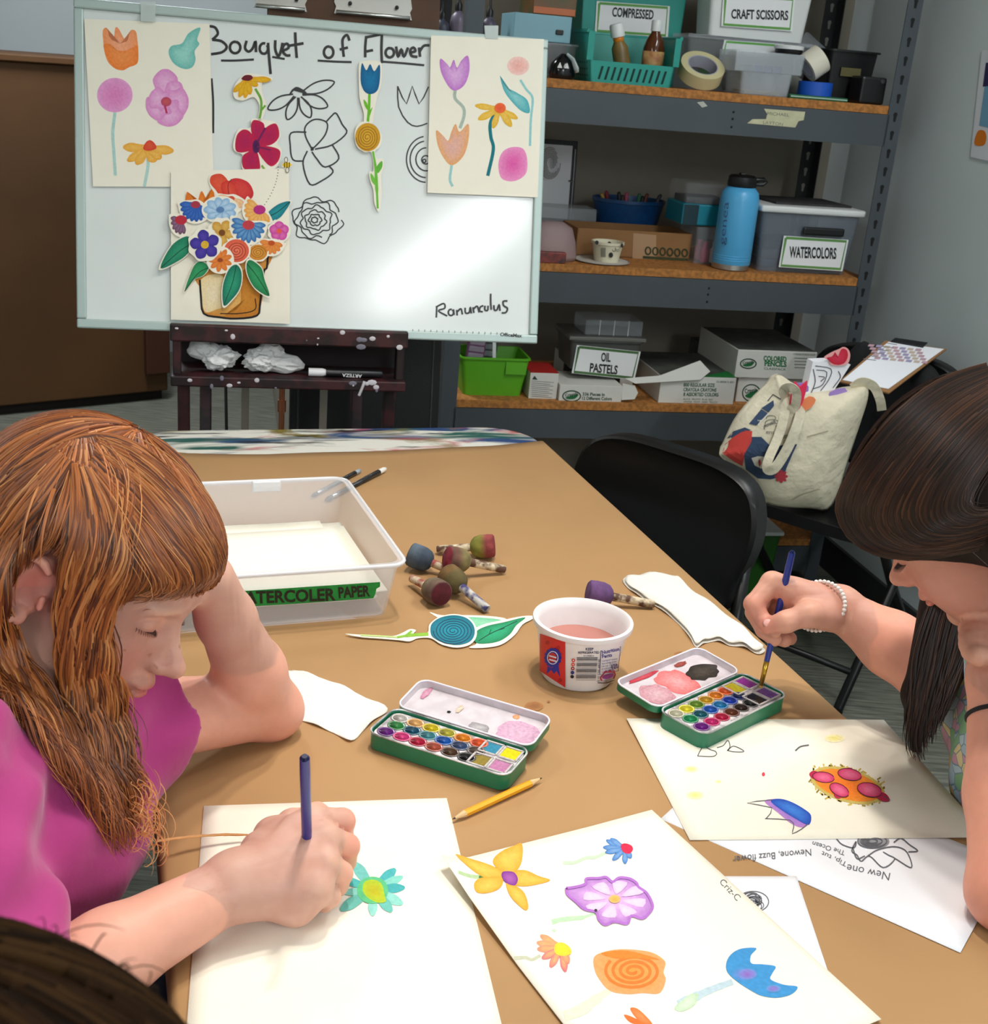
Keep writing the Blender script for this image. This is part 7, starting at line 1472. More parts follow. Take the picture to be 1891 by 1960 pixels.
def sdf_object(name, sdf, boxes, m, parent, colf=None, grow=0.0, disp=None):
    """boxes: list of (lo, hi, cell size); one mesh"""
    VV = []; FF = []; o = 0
    for lo, hi, h in boxes:
        G, l0 = sdf.grid(lo, hi, h, grow)
        if disp is not None:
            ax = [l0[i] + h * np.arange(G.shape[i], dtype=np.float32) for i in range(3)]; G = G + disp(ax[0][:, None, None], ax[1][None, :, None], ax[2][None, None, :])
        V, F = surf_net(G, l0, h); VV.append(V); FF.append(F + o); o += len(V)
    V = np.concatenate(VV); F = np.concatenate(FF)
    me = bpy.data.meshes.new(name); I = np.array(root_mat(parent).inverted()); Vl = V @ I[:3, :3].T + I[:3,3]
    me.vertices.add(len(V)); me.vertices.foreach_set('co', Vl.astype(np.float32).ravel()); me.loops.add(F.size); me.loops.foreach_set('vertex_index', F.astype(np.int32).ravel())
    me.polygons.add(len(F)); me.polygons.foreach_set('loop_start', np.arange(0, F.size, 4, dtype=np.int32)); me.polygons.foreach_set('loop_total', np.full(len(F),4, np.int32)); me.polygons.foreach_set('use_smooth', np.ones(len(F), bool))
    me.update(calc_edges=True); me.validate()
    if colf is not None:
        at = me.color_attributes.new('Col', 'FLOAT_COLOR', 'POINT'); buf = np.ones((len(V),4), np.float32); buf[:, :3] = colf(V); at.data.foreach_set('color', buf.ravel())
    me.materials.append(m); ob = bpy.data.objects.new(name, me); COL.objects.link(ob); ob.parent = parent; return ob
def Rm(yaw, pitch, roll):
    cy, sy, cp, sp, cr, sr = math.cos(yaw), math.sin(yaw), math.cos(pitch), math.sin(pitch), math.cos(roll), math.sin(roll)
    return np.array([[cy, -sy, 0],[sy, cy, 0],[0,0,1]]) @ np.array([[cp, 0, sp],[0,1,0],[-sp, 0, cp]]) @ np.array([[1,0,0],[0, cr, -sr],[0, sr, cr]])
class Head:
    def __init__(s, c, R, sc=.97): s.c = np.array(c); s.R = R; s.sc = sc
    def w(s, l): return s.c + s.R @ np.array(l) * s.sc
    def loc(s, P): return ((np.asarray(P) - s.c) @ s.R) / s.sc
def add_head(S, H, ears=(1,-1)):
    w, R, k = H.w, H.R, H.sc
    e = lambda c, r, kk=.012, neg=False, RR=None: S.ell(w(c), np.array(r) * k, R if RR is None else R @ RR, kk, neg)
    e((-.012,0,.034),(.094,.073,.084),.01); e((.032,0,-.018),(.064,.058,.082),.03); e((.042,0,-.060),(.044,.043,.036),.025)
    e((.043,0,.042),(.054,.058,.050),.03); e((.083,0,-.084),(.013,.015,.012),.016)
    for s in (1,-1): e((.058, s * .032,-.028),(.024,.022,.026),.02); e((.085, s * .028,.029),(.013,.02,.007),.012)
    for s in (1,-1): e((.100, s * .030,.014),(.016,.017,.010),.012, True); e((.0785, s * .0305,.012),(.0135,.0145,.0125),.003)
    S.cap(w((.090,0,.012)), w((.115,0,-.018)),.0062 * k, .0085 * k, .008); e((.117,0,-.0215),(.0088,.0088,.0080),.006)
    for s in (1,-1): e((.104, s * .0090,-.0258),(.0088,.0058,.0060),.008)
    for s in (1,-1): e((.108, s * .0052,-.0312),(.0025,.0022,.002),.002, True)
    e((.088,0,-.010),(.014,.019,.022),.012)
    e((.094,0,-.045),(.013,.019,.008),.01); e((.101,0,-.0475),(.0068,.0165,.0044),.003); e((.099,0,-.0565),(.0072,.0145,.0054),.003); e((.1095,0,-.0519),(.012,.019,.0013),.0022, True)
    e((.094,0,-.068),(.006,.018,.004),.008, True)
    for s in ears:
        RR = Rm(-s * .42,.15,0)
        e((-.006, s * .077,-.002),(.0195,.0055,.031),.005, False, RR); e((.001, s * .0825,.000),(.0125,.0068,.020),.003, True, RR); e((-.001, s * .0795,-.026),(.008,.005,.009),.004)
        pts = [w((-.006 + .0185 * math.cos(a), s * (.0815 + .006 * (1 - math.cos(a))),-.002 + .0285 * math.sin(a))) for a in np.linspace(.9,4.9,12)]
        for i in range(11): S.cap(pts[i], pts[i + 1],.0034 * k, .0034 * k, .003)
        S.cap(w((.010, s * .078,-.004)), w((.011, s * .077,-.012)),.003 * k, .003 * k, .003)
def skin_cols(H, base, lip, blush, freck=0, seed=1, tip=None):
    rs = np.random.RandomState(seed); b = np.array(lin(base)); lp = np.array(lin(lip)); bl = np.array(lin(blush))
    fp = rs.uniform((.05,-.055,-.035),(.115,.055,.02),(freck, 3)) if freck else None
    def f(V):
        L = H.loc(V); C = np.tile(b, (len(V),1)); face = (L[:, 0] > .02) & (np.abs(L).max(1) < .16)
        def mix(m, c): m = np.clip(m, 0,1)[:, None]; return C * (1 - m) + c * m
        g = lambda c, r: np.exp(-(((L - np.array(c)) / np.array(r)) ** 2).sum(1))
        for s in (1,-1): C = mix(.65 * g((.075, s * .036,-.028),(.04,.024,.024)), bl); C = mix(.8 * g((-.004, s * .078,0),(.03,.014,.035)), bl)
        C = mix(.5 * g((.112,0,-.022),(.014,.014,.012)), bl)
        lipm = (g((.10,0,-.0475),(.02,.019,.0045)) + g((.10,0,-.0565),(.02,.017,.0052))) * (L[:, 0] > .08); C = mix(1.1 * lipm, lp)
        for s in (1,-1): C = mix(.45 * g((.09, s * .031,.008),(.02,.02,.010)) * (L[:, 0] > .06), bl * .8)
        if freck:
            near = np.where(face)[0]
            for q in fp:
                d = np.linalg.norm((L[near] - q) * np.array([.6,1,1]), axis=1); hit = near[d < .0014]; C[hit] = C[hit] * np.array([.74,.62,.54])
        if tip is not None:
            for t, r in tip: d = np.linalg.norm(V - np.array(t), axis=1); C = mix(np.exp(-(d / r) ** 2) * .5, bl)
        return C
    return f
# ------------------------------------------------------------------ hair strands
def ribbon_mesh(name, strands, widths, cols, m, parent, H=None, flat=True):
    """strands: list of (n,3) arrays; a thin roof-shaped ribbon along each"""
    VV = []; FF = []; CC = []; o = 0
    for P, wd, c in zip(strands, widths, cols):
        n = len(P); t = np.gradient(P, axis=0); t /= np.linalg.norm(t, axis=1)[:, None] + 1e-9
        ref = (P - H) if H is not None else np.tile(CAM, (n, 1)) - P
        ref = ref - (ref * t).sum(1)[:, None] * t; ref /= np.linalg.norm(ref, axis=1)[:, None] + 1e-9
        sd = np.cross(t, ref); s = np.linspace(0,1, n); wv = wd * np.clip(np.minimum(1,(1 - s) * 3.0 + .15),.15,1)
        a = P + sd * wv[:, None]; b = P + ref * (wv * .45)[:, None]; c_ = P - sd * wv[:, None]
        VV.append(np.stack([a, b, c_],1).reshape(-1,3)); i = np.arange(n - 1) * 3 + o
        FF.append(np.concatenate([np.stack([i, i + 1, i + 4, i + 3],1), np.stack([i + 1, i + 2, i + 5, i + 4],1)])); CC.append(np.tile(c, (3 * n, 1))); o += 3 * n
    V = np.concatenate(VV); F = np.concatenate(FF); C = np.concatenate(CC)
    me = bpy.data.meshes.new(name); I = np.array(root_mat(parent).inverted()); Vl = V @ I[:3, :3].T + I[:3,3]
    me.vertices.add(len(V)); me.vertices.foreach_set('co', Vl.astype(np.float32).ravel()); me.loops.add(F.size); me.loops.foreach_set('vertex_index', F.astype(np.int32).ravel())
    me.polygons.add(len(F)); me.polygons.foreach_set('loop_start', np.arange(0, F.size, 4, dtype=np.int32)); me.polygons.foreach_set('loop_total', np.full(len(F),4, np.int32)); me.polygons.foreach_set('use_smooth', np.ones(len(F), bool))
    me.update(calc_edges=True)
    at = me.color_attributes.new('Col', 'FLOAT_COLOR', 'POINT'); buf = np.ones((len(V),4), np.float32); buf[:, :3] = C; at.data.foreach_set('color', buf.ravel())
    me.materials.append(m); ob = bpy.data.objects.new(name, me); COL.objects.link(ob); ob.parent = parent; return ob
def march(S, u, v, t0=.5, t1=1.6, grow=0.0):
    d = ray(u, v); L = np.linalg.norm(d); t = t0
    for _ in range(60):
        g = float(S.at(CAM + d * t, grow)[0])
        if g < .0006: return t
        t += max(g, .0006) / L * .9
        if t > t1: return None
    return t
def resample(P, n):
    P = np.asarray(P, float); s = np.concatenate([[0], np.cumsum(np.linalg.norm(np.diff(P, axis=0), axis=1))]); q = np.linspace(0, s[-1], n); return np.stack([np.interp(q, s, P[:, i]) for i in range(3)],1)
def guide3(S, G, last, grow=.003, back=0.004):
    """pixel guide -> 3D points lying on the field S; entries may carry an explicit depth"""
    out = []; dep = last
    for q in smooth_open([(g[0], g[1]) for g in G],3):
        h = march(S, q[0], q[1],.5,1.5, grow)
        if h is not None and abs(h - dep) < .16: dep = h - back
        out.append(D(q[0], q[1], dep))
    P = np.array(out)
    for _ in range(2): P[1:-1] = (P[:-2] + 2 * P[1:-1] + P[2:]) / 4
    return P
def sheet_strands(guides, N, n=22, wav=0.0, wl=.04, jit=.004, rs=None, lift=(0,.006), ends=(.8,1.0), clump=.3, ctr=None, start=.0):
    """strands between neighbouring 3D guides"""
    Gs = [resample(g, n) for g in guides]; out = []; m = len(Gs)
    for _ in range(N):
        x = rs.uniform(0, m - 1); i = min(int(x), m - 2); f = x - i
        fc = round(f * 7) / 7; s = np.linspace(0,1, n)[:, None]; ff = f + (fc - f) * clump * s
        P = Gs[i] * (1 - ff) + Gs[i + 1] * ff
        ph = rs.uniform(0,6.28) if clump < .2 else (fc * 23 + i * 7) % 6.28 + rs.normal(0,.5)
        ln = np.concatenate([[0], np.cumsum(np.linalg.norm(np.diff(P, axis=0), axis=1))])
        t = np.gradient(P, axis=0); t /= np.linalg.norm(t, axis=1)[:, None] + 1e-9
        up = (P - ctr) if ctr is not None else (CAM - P); up /= np.linalg.norm(up, axis=1)[:, None]; sd = np.cross(t, up); sd /= np.linalg.norm(sd, axis=1)[:, None] + 1e-9
        a = wav * np.linspace(.1,1, n); P = P + sd * (a * np.sin(ln / wl * 6.28 + ph))[:, None] + up * (a * .7 * np.cos(ln / wl * 6.28 + ph * 1.3))[:, None]
        P = P + up * rs.uniform(*lift) + sd * (rs.normal(0, jit) * np.linspace(.4,1.2, n))[:, None]
        e = rs.uniform(*ends); k = max(4, int(n * e)); out.append(P[int(n * rs.uniform(0, start)):k])
    return out
# ================================================================== the red-haired girl
RS = np.random.RandomState(3)
TBZ = TZ + .003
m_skinL = mat('fair_skin', vcol=True, rough=.5, sss=.25, noise=(120,.05), spec=.35); m_skinR = mat('warm_skin', vcol=True, rough=.5, sss=.25, noise=(120,.05), spec=.35)
HL = Head((-.3515,.9559,.9771), Rm(math.radians(-13.9), math.radians(24.8), math.radians(-17.0)))
pL = thing('person', 'red-haired child in a magenta T-shirt painting, head propped on one hand', 'person', (-.45,.78,.45))
B = SDF(); add_head(B, HL, (-1,1))
nk0 = HL.w((-.028,0,-.045)); nk1 = D(40,1420,1.04); shR_ = D(-112,1475,.93); shL_ = D(215,1385,1.13); ch = D(14,1610,1.04); pel = np.array([-.50,.76,.565])
B.cap(nk0, nk1,.043,.048,.02); B.cap(shR_, nk1,.042,.05,.03); B.cap(shL_, nk1,.042,.05,.03); B.cap(nk1 + (0,0,-.03), ch, .082,.09,.03); B.cap(ch, pel, .092,.105,.03)
B.cap(shR_ + (0,0,-.02), ch, .05,.08,.03); B.cap(shL_ + (0,0,-.02), ch, .05,.08,.03)
elR = D(-12,1952,.872); wrR = T(452,1694,.783); foR = elR + (wrR - elR) * .45
B.cap(shR_, elR, .042,.036,.02); B.cap(elR, foR, .037,.034,.012); B.cap(foR, wrR, .034,.0245,.012)
h = lambda u, v, z: T(u, v, z)
K1, K2, K3, K4 = h(598,1570,.806), h(622,1604,.803), h(622,1652,.793), h(602,1700,.780)
for K_, r in ((K1,.0135),(K2,.0135),(K3,.013),(K4,.0125)): B.cap(wrR, K_, .021, r, .012)
B.cap(wrR, h(565,1728,.764),.022,.0165,.014); B.cap(h(565,1728,.764), K4,.0165,.013,.012); B.cap(h(520,1600,.785), h(560,1600,.79),.016,.016,.014)
B.chain([K1, h(655,1572,.795), h(654,1602,.772), h(634,1622,.757)],[.0125,.0108,.0098,.0085]); B.chain([K2, h(664,1620,.786), h(660,1648,.765), h(642,1660,.755)],[.0125,.0108,.0098,.0085],.0025)
B.chain([K3, h(652,1672,.773), h(646,1694,.758), h(630,1696,.754)],[.012,.0102,.0092,.008],.0025); B.chain([K4, h(630,1716,.763), h(622,1728,.755)],[.0115,.0095,.008],.0025)
B.chain([h(500,1630,.79), h(560,1578,.782), h(606,1562,.77), h(622,1580,.76)],[.018,.0125,.0112,.0085],.008)
elL = T(508,1352, TBZ + .030); haL = D(398,1108,1.095); wrL = elL + (haL - elL) * .72; foL = elL + (wrL - elL) * .42
B.cap(shL_, elL, .042,.033,.02); B.cap(elL, foL, .034,.0345,.012); B.cap(foL, wrL, .0345,.026,.012); B.cap(wrL, haL, .026,.024,.014)
B.ell(elL + (0.012,0,-.006),(.026,.026,.024), None, .015)
for k, (u, v) in enumerate(((330,1048),(346,1062),(362,1078),(372,1098))): B.chain([haL, D(u + 34, v + 18,1.12), D(u + 10, v, 1.125), D(u - 16, v - 4,1.12)],[.013,.0098,.009,.008],.004)
B.chain([haL, D(385,1085,1.08), D(372,1064,1.09)],[.014,.011,.009],.006)
bx_head = (HL.c - .145, HL.c + .145)
m0 = .035
handlo = np.minimum.reduce([wrR, K1, K4, h(664,1620,.75)]) - .035; handhi = np.maximum.reduce([wrR, K1, K4, h(670,1600,.81)]) + .03
lo = np.array([-.66,.52,.36]); hi = np.array([-.10,1.22,1.0])
colL = skin_cols(HL, (226,166,144),(196,104,98),(212,112,98),130,5,[(h(655,1572,.795),.012),(h(664,1620,.786),.012),(elL, .03)])
class Sub(SDF): pass
def clipbox(boxes): return boxes
sdf_object('body', B, [((HL.c[0] - .14, HL.c[1] - .13, HL.c[2] - .125),(HL.c[0] + .15, HL.c[1] + .13, HL.c[2] + .14),.0018),(handlo, handhi, .0016),(lo, hi, .004)], m_skinL, pL, colL)
m_mag = mat('magenta_cotton', (176,54,124),.9, noise=(30,.10), bump=(60,.25,.003), sheen=.2)
def shirt(S, body_parts, sleeves, neck, **kw): pass
C = SDF(); C.cap(shR_, nk1 + (0,0,-.02),.052,.058,.03); C.cap(shL_, nk1 + (0,0,-.02),.05,.058,.03); C.cap(nk1 + (0,0,-.045), ch, .092,.100,.03); C.cap(ch, pel, .104,.118,.03); C.cap(shR_ + (0,0,-.02), ch, .062,.085,.03); C.cap(shL_ + (0,0,-.02), ch, .058,.085,.03)
slR = shR_ + (elR - shR_) * .86; slL = shL_ + (elL - shL_) * .27; dR_ = elR - shR_; dL_ = elL - shL_
C.cuff(shR_, slR, .056,.062,.02); C.cuff(shL_, slL, .052,.058,.02)
C.cap(nk1 + (0,0,-.005), nk0,.054,.056,.006, True)
def wrk(X, Y, Z): return (.0045 * np.sin(60 * X + 22 * Y - 35 * Z + 3 * np.sin(18 * Z)) + .0022 * np.sin(95 * Y - 60 * X + 20 * Z)).astype(np.float32)
sh = sdf_object('t_shirt', C, [((-.68,.52,.38),(-.10,1.2,1.02),.0035)], m_mag, pL, disp=wrk)
LG = SDF()
for s, kn in ((1, np.array([-.10,.80,.52])),(-1, np.array([-.16,.95,.52]))):
    hp = pel + np.array([0,.09 * (-s),-.02]); LG.cap(hp, kn, .085,.06,.03); LG.cap(kn, np.array([kn[0] - .03, kn[1],.06]),.055,.04,.02); LG.cap(np.array([kn[0] - .03, kn[1],.05]), np.array([kn[0] + .12, kn[1] + .02,.035]),.04,.033,.02)
sdf_object('trousers', LG, [((-.66,.5,-.01),(.1,1.1,.66),.008)], mat('dark_denim', (38,44,62),.9), pL)
def lash(H, s, col, parent, n=20, ln=.0036):
    mb = MB()
    for i in range(n):
        y = s * (.0185 + .025 * i / (n - 1)); tt = (i / (n - 1) - .5) * 2; x = .0925 - .0085 * tt * tt - .004 * max(0, tt); z = .0065 + .0016 * tt * tt
        a = H.w((x, y, z)); b = H.w((x + ln * .6, y + s * .002 * (tt + .5), z - ln * .3)); c_ = H.w((x + ln * 1.1, y + s * .006 * (tt + .5), z - ln * .36)); mb.tube([a, b, c_],[.0004,.0003,.0001],4)
    mb.tube([H.w((.0922 - .0085 * t * t - .004 * max(0, t), s * (.031 + .0135 * t),0.0068 + .0016 * t * t)) for t in np.linspace(-1,1,12)],.0010,5)
    return mb.build('eyelashes', mat('lash_%d' % col[0], col, .7), parent, world=True)
def brow(H, s, col, parent, n=26):
    mb = MB(); rs = random.Random(4)
    for i in range(n):
        t = i / (n - 1); y = s * (.014 + .034 * t); x = .098 - .016 * t * t; z = .0265 + .006 * math.sin(t * 2.6)
        a = H.w((x, y, z)); b = H.w((x - .001, y + s * .007, z + .0025 * (1 - 2 * t) + rs.uniform(0,.001))); mb.tube([a, b],[.0006,.0002],4)
    return mb.build('eyebrow', mat('brow_%d' % col[0], col, .8), parent, world=True)
for s in (-1,1): lash(HL, s, (74,44,34), pL)['kind'] = 'stuff'; brow(HL, s, (190,120,84), pL)['kind'] = 'stuff'
# ---- red hair
m_hairL = mat('red_hair', vcol=True, rough=.42, spec=.5)
S = SDF(); w_ = HL.w; sc_ = HL.sc
S.ell(w_((-.016,0,.042)), np.array((.108,.088,.098)) * sc_, HL.R, .01)
S.ell(w_((.03,0,.062)), np.array((.076,.076,.058)) * sc_, HL.R, .02)
S.cap(w_((-.06,-.03,-.01)), w_((-.06,-.035,-.08)),.042,.036,.03); S.cap(w_((-.06,.03,-.01)), w_((-.055,.04,-.08)),.042,.036,.03); S.cap(w_((-.05,.066,.02)), w_((-.02,.072,-.08)),.03,.026,.02)
S.ell(w_((.105,0,-.032)), np.array((.094,.088,.088)) * sc_, HL.R, .006, True); S.ell(w_((-.006,-.088,-.004)), np.array((.033,.036,.043)) * sc_, HL.R, .006, True)
basecol = np.array(lin((118,58,24)))
sdf_object('hair_cap', S, [(HL.c - .19, HL.c + .16,.003)], mat('red_hair_base', (140,72,30),.6, noise=(200,.4), stretch=(1,1,.15)), pL)
U = SDF(); U.p = S.p[:6] + [q for q in B.p if not q[6]] + [q for q in C.p if not q[6]]
HC = np.array(w_((-.01,0,.03)))
def G(L, dep=1.0, back=.004): return guide3(U, L, dep, .002, back)
A = [G([(190,846),(275,876),(348,945),(398,1025),(420,1072),(408,1102)],1.0), G([(182,866),(262,918),(332,988),(386,1058),(402,1104),(368,1130)],1.0), G([(176,886),(242,950),(302,1030),(350,1092),(350,1130),(306,1142)],.98), G([(170,900),(222,978),(266,1058),(298,1112),(276,1140),(232,1136)],.97)]
Bq = [G([(170,900),(228,985),(244,1060),(222,1120),(198,1170),(204,1250),(226,1330),(246,1420),(268,1500)],.97), G([(160,896),(202,990),(208,1070),(184,1140),(168,1210),(182,1290),(205,1380),(238,1470),(280,1570)],.96), G([(150,890),(170,990),(166,1070),(146,1130),(134,1190),(144,1270),(168,1370),(214,1480),(276,1610)],.95), G([(142,886),(142,980),(132,1040),(122,1090),(120,1180),(124,1260),(142,1360),(192,1480),(262,1650)],.95)]
Cq = [G([(134,880),(88,960),(50,1010),(14,1062),(2,1150),(22,1230),(68,1300),(120,1375),(166,1450),(216,1550),(252,1650)],.95), G([(124,872),(54,950),(-6,1045),(-24,1150),(-10,1230),(32,1300),(90,1380),(140,1460),(196,1550),(242,1640)],.95), G([(114,866),(30,940),(-40,1050),(-52,1160),(-38,1240),(2,1306),(60,1370),(114,1440),(172,1530)],.95), G([(104,862),(0,930),(-90,1050),(-100,1160),(-76,1240),(-30,1300),(30,1356)],.95)]
Dq = [G([(190,846),(240,900),(250,960),(238,1030),(214,1100),(196,1150)],.99), G([(170,850),(190,920),(195,990),(180,1060),(150,1110)],.97), G([(150,852),(130,920),(110,990),(96,1036),(76,1056)],.96), G([(130,858),(70,920),(14,1000),(-24,1090),(-20,1180)],.96), G([(110,864),(20,920),(-50,1000),(-90,1100)],.96)]
st = []; wd = []; cl = []
TONE = [(154,84,34),(174,100,46),(132,68,26),(192,124,68),(110,54,20),(84,40,16)]
def put(L, wmin, wmax, tones=TONE, wts=None):
    for P in L: st.append(P); wd.append(RS.uniform(wmin, wmax)); c = np.array(lin(tones[RS.choice(len(tones), p=wts)])) * RS.uniform(.8,1.15); cl.append(c)
WT = [.26,.2,.22,.1,.14,.08]
put(sheet_strands(A, 1900,20,.0018,.07,.0014, RS, (-.001,.007),(.88,1),.4, HC, .3),.0004,.0011, TONE, WT)
put(sheet_strands([A[2], A[3]],500,20,.001,.07,.001, RS, (-.003,.002),(.95,1),.2, HC),.0005,.0012, TONE, WT)
put(sheet_strands(Dq, 1900,20,.0022,.08,.0014, RS, (-.001,.007),(.8,1),.45, HC, .35),.0004,.0012, TONE, WT)
put(sheet_strands([G([(40,900),(110,856),(190,838),(262,856),(330,910)],1.0), G([(20,930),(110,880),(196,858),(272,892),(345,955)],1.0), G([(0,960),(90,910),(180,886),(250,930)],.99)],900,18,.0012,.08,.001, RS, (-.001,.006),(.7,1),.3, HC, .4),.0004,.0011, TONE, WT)
put(sheet_strands([A[3], Bq[0], Bq[1]],500,24,.002,.08,.0015, RS, (-.002,.005),(.32,.46),.4, HC, .2),.0004,.0011, TONE, WT)
put(sheet_strands([G([(172,896),(226,970),(270,1045),(288,1100),(268,1136),(236,1146)],.97), G([(170,898),(226,978),(256,1050),(254,1100),(238,1140),(222,1165)],.97), G([(168,900),(222,984),(240,1056),(228,1110),(208,1160),(202,1200)],.97)],700,22,.0012,.07,.001, RS, (-.003,.004),(.85,1),.3, HC, .3),.0004,.0011, TONE, WT)
put(sheet_strands(Bq, 1500,36,.0075,.095,.003, RS, (-.004,.010),(.7,1),.85, None),.0004,.0011, TONE, WT)
put(sheet_strands(Cq, 2000,36,.0075,.10,.003, RS, (-.004,.012),(.7,1),.85, None),.0004,.0012, TONE, WT)
def shell_strands(H, S, N, crown, rs, step=.011, n=16, fall=.35, front=None):
    out = []
    for _ in range(N):
        d = rs.normal(size=3); d /= np.linalg.norm(d)
        if d[2] < -.35: d[2] *= -1
        P = H.w(np.array((-.01,0,.04)) + d * np.array((.11,.09,.1)) * 1.0); L0_ = H.loc(P)
        if L0_[0] > .06 and L0_[2] < .07: continue
        cr = H.w(crown); pts = [P]; v = P - cr; v = v / (np.linalg.norm(v) + 1e-6)
        for i in range(n - 1):
            gd = np.array([0,0,-1.]); v = v * .8 + gd * fall * (.3 + i / n); c0 = H.w((-.01,0,.04)); nr = pts[-1] - c0; nr /= np.linalg.norm(nr); v = v - nr * (v @ nr) * (1 if i < n * .7 else .6); v /= np.linalg.norm(v); q = pts[-1] + v * step
            L_ = (H.loc(q) - np.array((-.01,0,.04))) / np.array((.112,.092,.102)); r = np.linalg.norm(L_)
            if r < 1.0: q = H.w(np.array((-.01,0,.04)) + L_ / r * np.array((.112,.092,.102)))
            pts.append(q)
        P = np.array(pts); Lp = H.loc(P); bad = (Lp[:, 0] > .035) & (Lp[:, 2] < .045)
        if bad.any(): k = int(np.argmax(bad)); P = P[:k]
        if len(P) > 5: out.append(P)
    Q = np.concatenate(out)
    for _ in range(4):
        g = S.at(Q); e = 1e-3; gr = np.stack([S.at(Q + np.eye(3)[i] * e) - g for i in range(3)],1) / e; gr /= np.linalg.norm(gr, axis=1)[:, None] + 1e-6; m = g < .0015; Q[m] += gr[m] * (.002 - g[m])[:, None]
    res = []; o = 0
    for P in out: res.append(Q[o:o + len(P)]); o += len(P)
    return res
far = [P for P in shell_strands(HL, S, 3200,(-.02,0,.14), RS) if HL.loc(P[0])[1] > -.02 or HL.loc(P)[:, 0].max() < -.03]
put(far, .0005,.0013, TONE, WT)
fl = []
for _ in range(170):
    g = [A, Dq, Cq][RS.choice(3)]; i = RS.randint(len(g)); P = resample(g[i],16) + RS.normal(0,.006,3); P = P + ((P - HC) / np.linalg.norm(P - HC, axis=1)[:, None]) * (np.linspace(0,1,16) ** 1.5 * RS.uniform(.004,.028))[:, None]; a = RS.randint(0,6); fl.append(P[a:a + RS.randint(6,12)])
for _ in range(40):
    u0, v0, rr, ph = RS.uniform(240,300), RS.uniform(1470,1580), RS.uniform(5,16), RS.uniform(0,6); P = [D(u0 + k * 1.6 + rr * math.cos(ph + k * .55), v0 + k * 5 + rr * math.sin(ph + k * .55),.985 - .0015 * k) for k in range(18)]; fl.append(np.array(P))
put(fl, .00022,.0004,[(206,140,80),(190,110,56)],[.5,.5])
put([np.array([T(300 + 22 * k, 1610 - 6 * math.sin(k * .35) * (k < 9) - k * 1.2 + RS.uniform(-2,2), TBZ + .016 - .0012 * k) for k in range(10)]) for _ in range(16)],.0003,.0006,[(196,130,64),(210,150,84)],[.5,.5])
hr = ribbon_mesh('hair', st, wd, cl, m_hairL, pL); hr['kind'] = 'stuff'
# ---- brush in her hand
tipL = T(590,1700, TBZ + .0015); rr_ = ray(583,1447); 
tt_ = min((abs(np.linalg.norm(CAM + rr_ * t - tipL) - .172), t) for t in np.linspace(.82,.98,200))[1]; topL = CAM + rr_ * tt_
def brush(label, tip, top, hcol, fcol, bcol, r=.0042, fl=(.0,.12,.24)):
    a, b = Vector(tip), Vector(top); L_ = lambda k: tuple(a + (b - a) * k); t = thing('paintbrush', label, 'paintbrush', tuple(a))
    mb = MB(); mb.tube([L_(fl[2]), L_(.45), L_(.9), L_(.985)],[r * .8, r, r, r * .95],14); mb.build('handle', mat('brush_handle_%d' % hcol[2], hcol, .25, spec=.6), t, smooth=True, auto=40, world=True)
    mb = MB(); mb.tube([L_(.983), L_(1.0)],[r * .96, r * .55],14); mb.build('handle_end', mat('brush_end_%d' % hcol[2], tuple(int(x * .5) for x in hcol),.25), t, smooth=True, auto=40, world=True)
    mb = MB(); mb.tube([L_(fl[1]), L_(fl[2] + .01)],[r * .62, r * .84],14); mb.build('ferrule', mat('brush_ferrule_%d' % fcol[0], fcol, .3,.85), t, smooth=True, world=True)
    mb = MB(); mb.tube([L_(0), L_(fl[1] * .5), L_(fl[1])],[r * .15, r * .6, r * .6],10); mb.build('bristles', mat('brush_bristle_%d' % bcol[0], bcol, .8), t, smooth=True, world=True); return t
brush('dark blue paintbrush held by the red-haired girl', tipL, topL, (36,40,128),(196,196,200),(60,130,120),.0043)
# ================================================================== the brunette
HR = Head((.4776,1.1194,1.0451), Rm(math.radians(146.0), math.radians(40.1), math.radians(-15.1)))
pR = thing('person', 'brown-haired child in a pale floral top dipping a brush, chin on one fist', 'person', (.95,1.2,.45))
B2 = SDF(); add_head(B2, HR, (-1,))
nk0 = HR.w((-.028,0,-.045)); nk1 = D(2060,1180,1.20); sL2 = D(2180,1360,1.06); sR2 = D(1965,1210,1.32); ch2 = D(2080,1520,1.24); pel2 = np.array([.93,1.16,.57])
B2.cap(nk0, nk1,.043,.048,.02); B2.cap(sL2, nk1,.042,.05,.03); B2.cap(sR2, nk1,.042,.05,.03); B2.cap(nk1 + (0,0,-.04), ch2,.08,.092,.03); B2.cap(ch2, pel2,.095,.11,.03); B2.cap(sL2 + (0,0,-.02), ch2,.05,.08,.03); B2.cap(sR2 + (0,0,-.02), ch2,.05,.08,.03)
d_ = D
elR2 = d_(1792,1290,1.36); wr2 = d_(1606,1164,1.40)
B2.cap(sR2, elR2,.042,.036,.02); B2.cap(elR2, elR2 + (wr2 - elR2) * .45,.040,.036,.015); B2.cap(elR2 + (wr2 - elR2) * .45, wr2,.036,.0235,.012)
M1, M2, M3, M4 = d_(1478,1116,1.395), d_(1474,1126,1.415), d_(1484,1146,1.43), d_(1500,1166,1.44)
for K_, r in ((M1,.0135),(M2,.0135),(M3,.013),(M4,.012)): B2.cap(wr2, K_, .0205, r, .012)
B2.cap(d_(1560,1168,1.39), d_(1520,1140,1.395),.018,.014,.014)
B2.chain([M1, d_(1442,1156,1.385), d_(1462,1192,1.385), d_(1482,1208,1.395)],[.0128,.0105,.0096,.0082]); B2.chain([M2, d_(1444,1172,1.41), d_(1462,1206,1.408), d_(1482,1224,1.408)],[.0125,.0105,.0096,.0082],.0025)
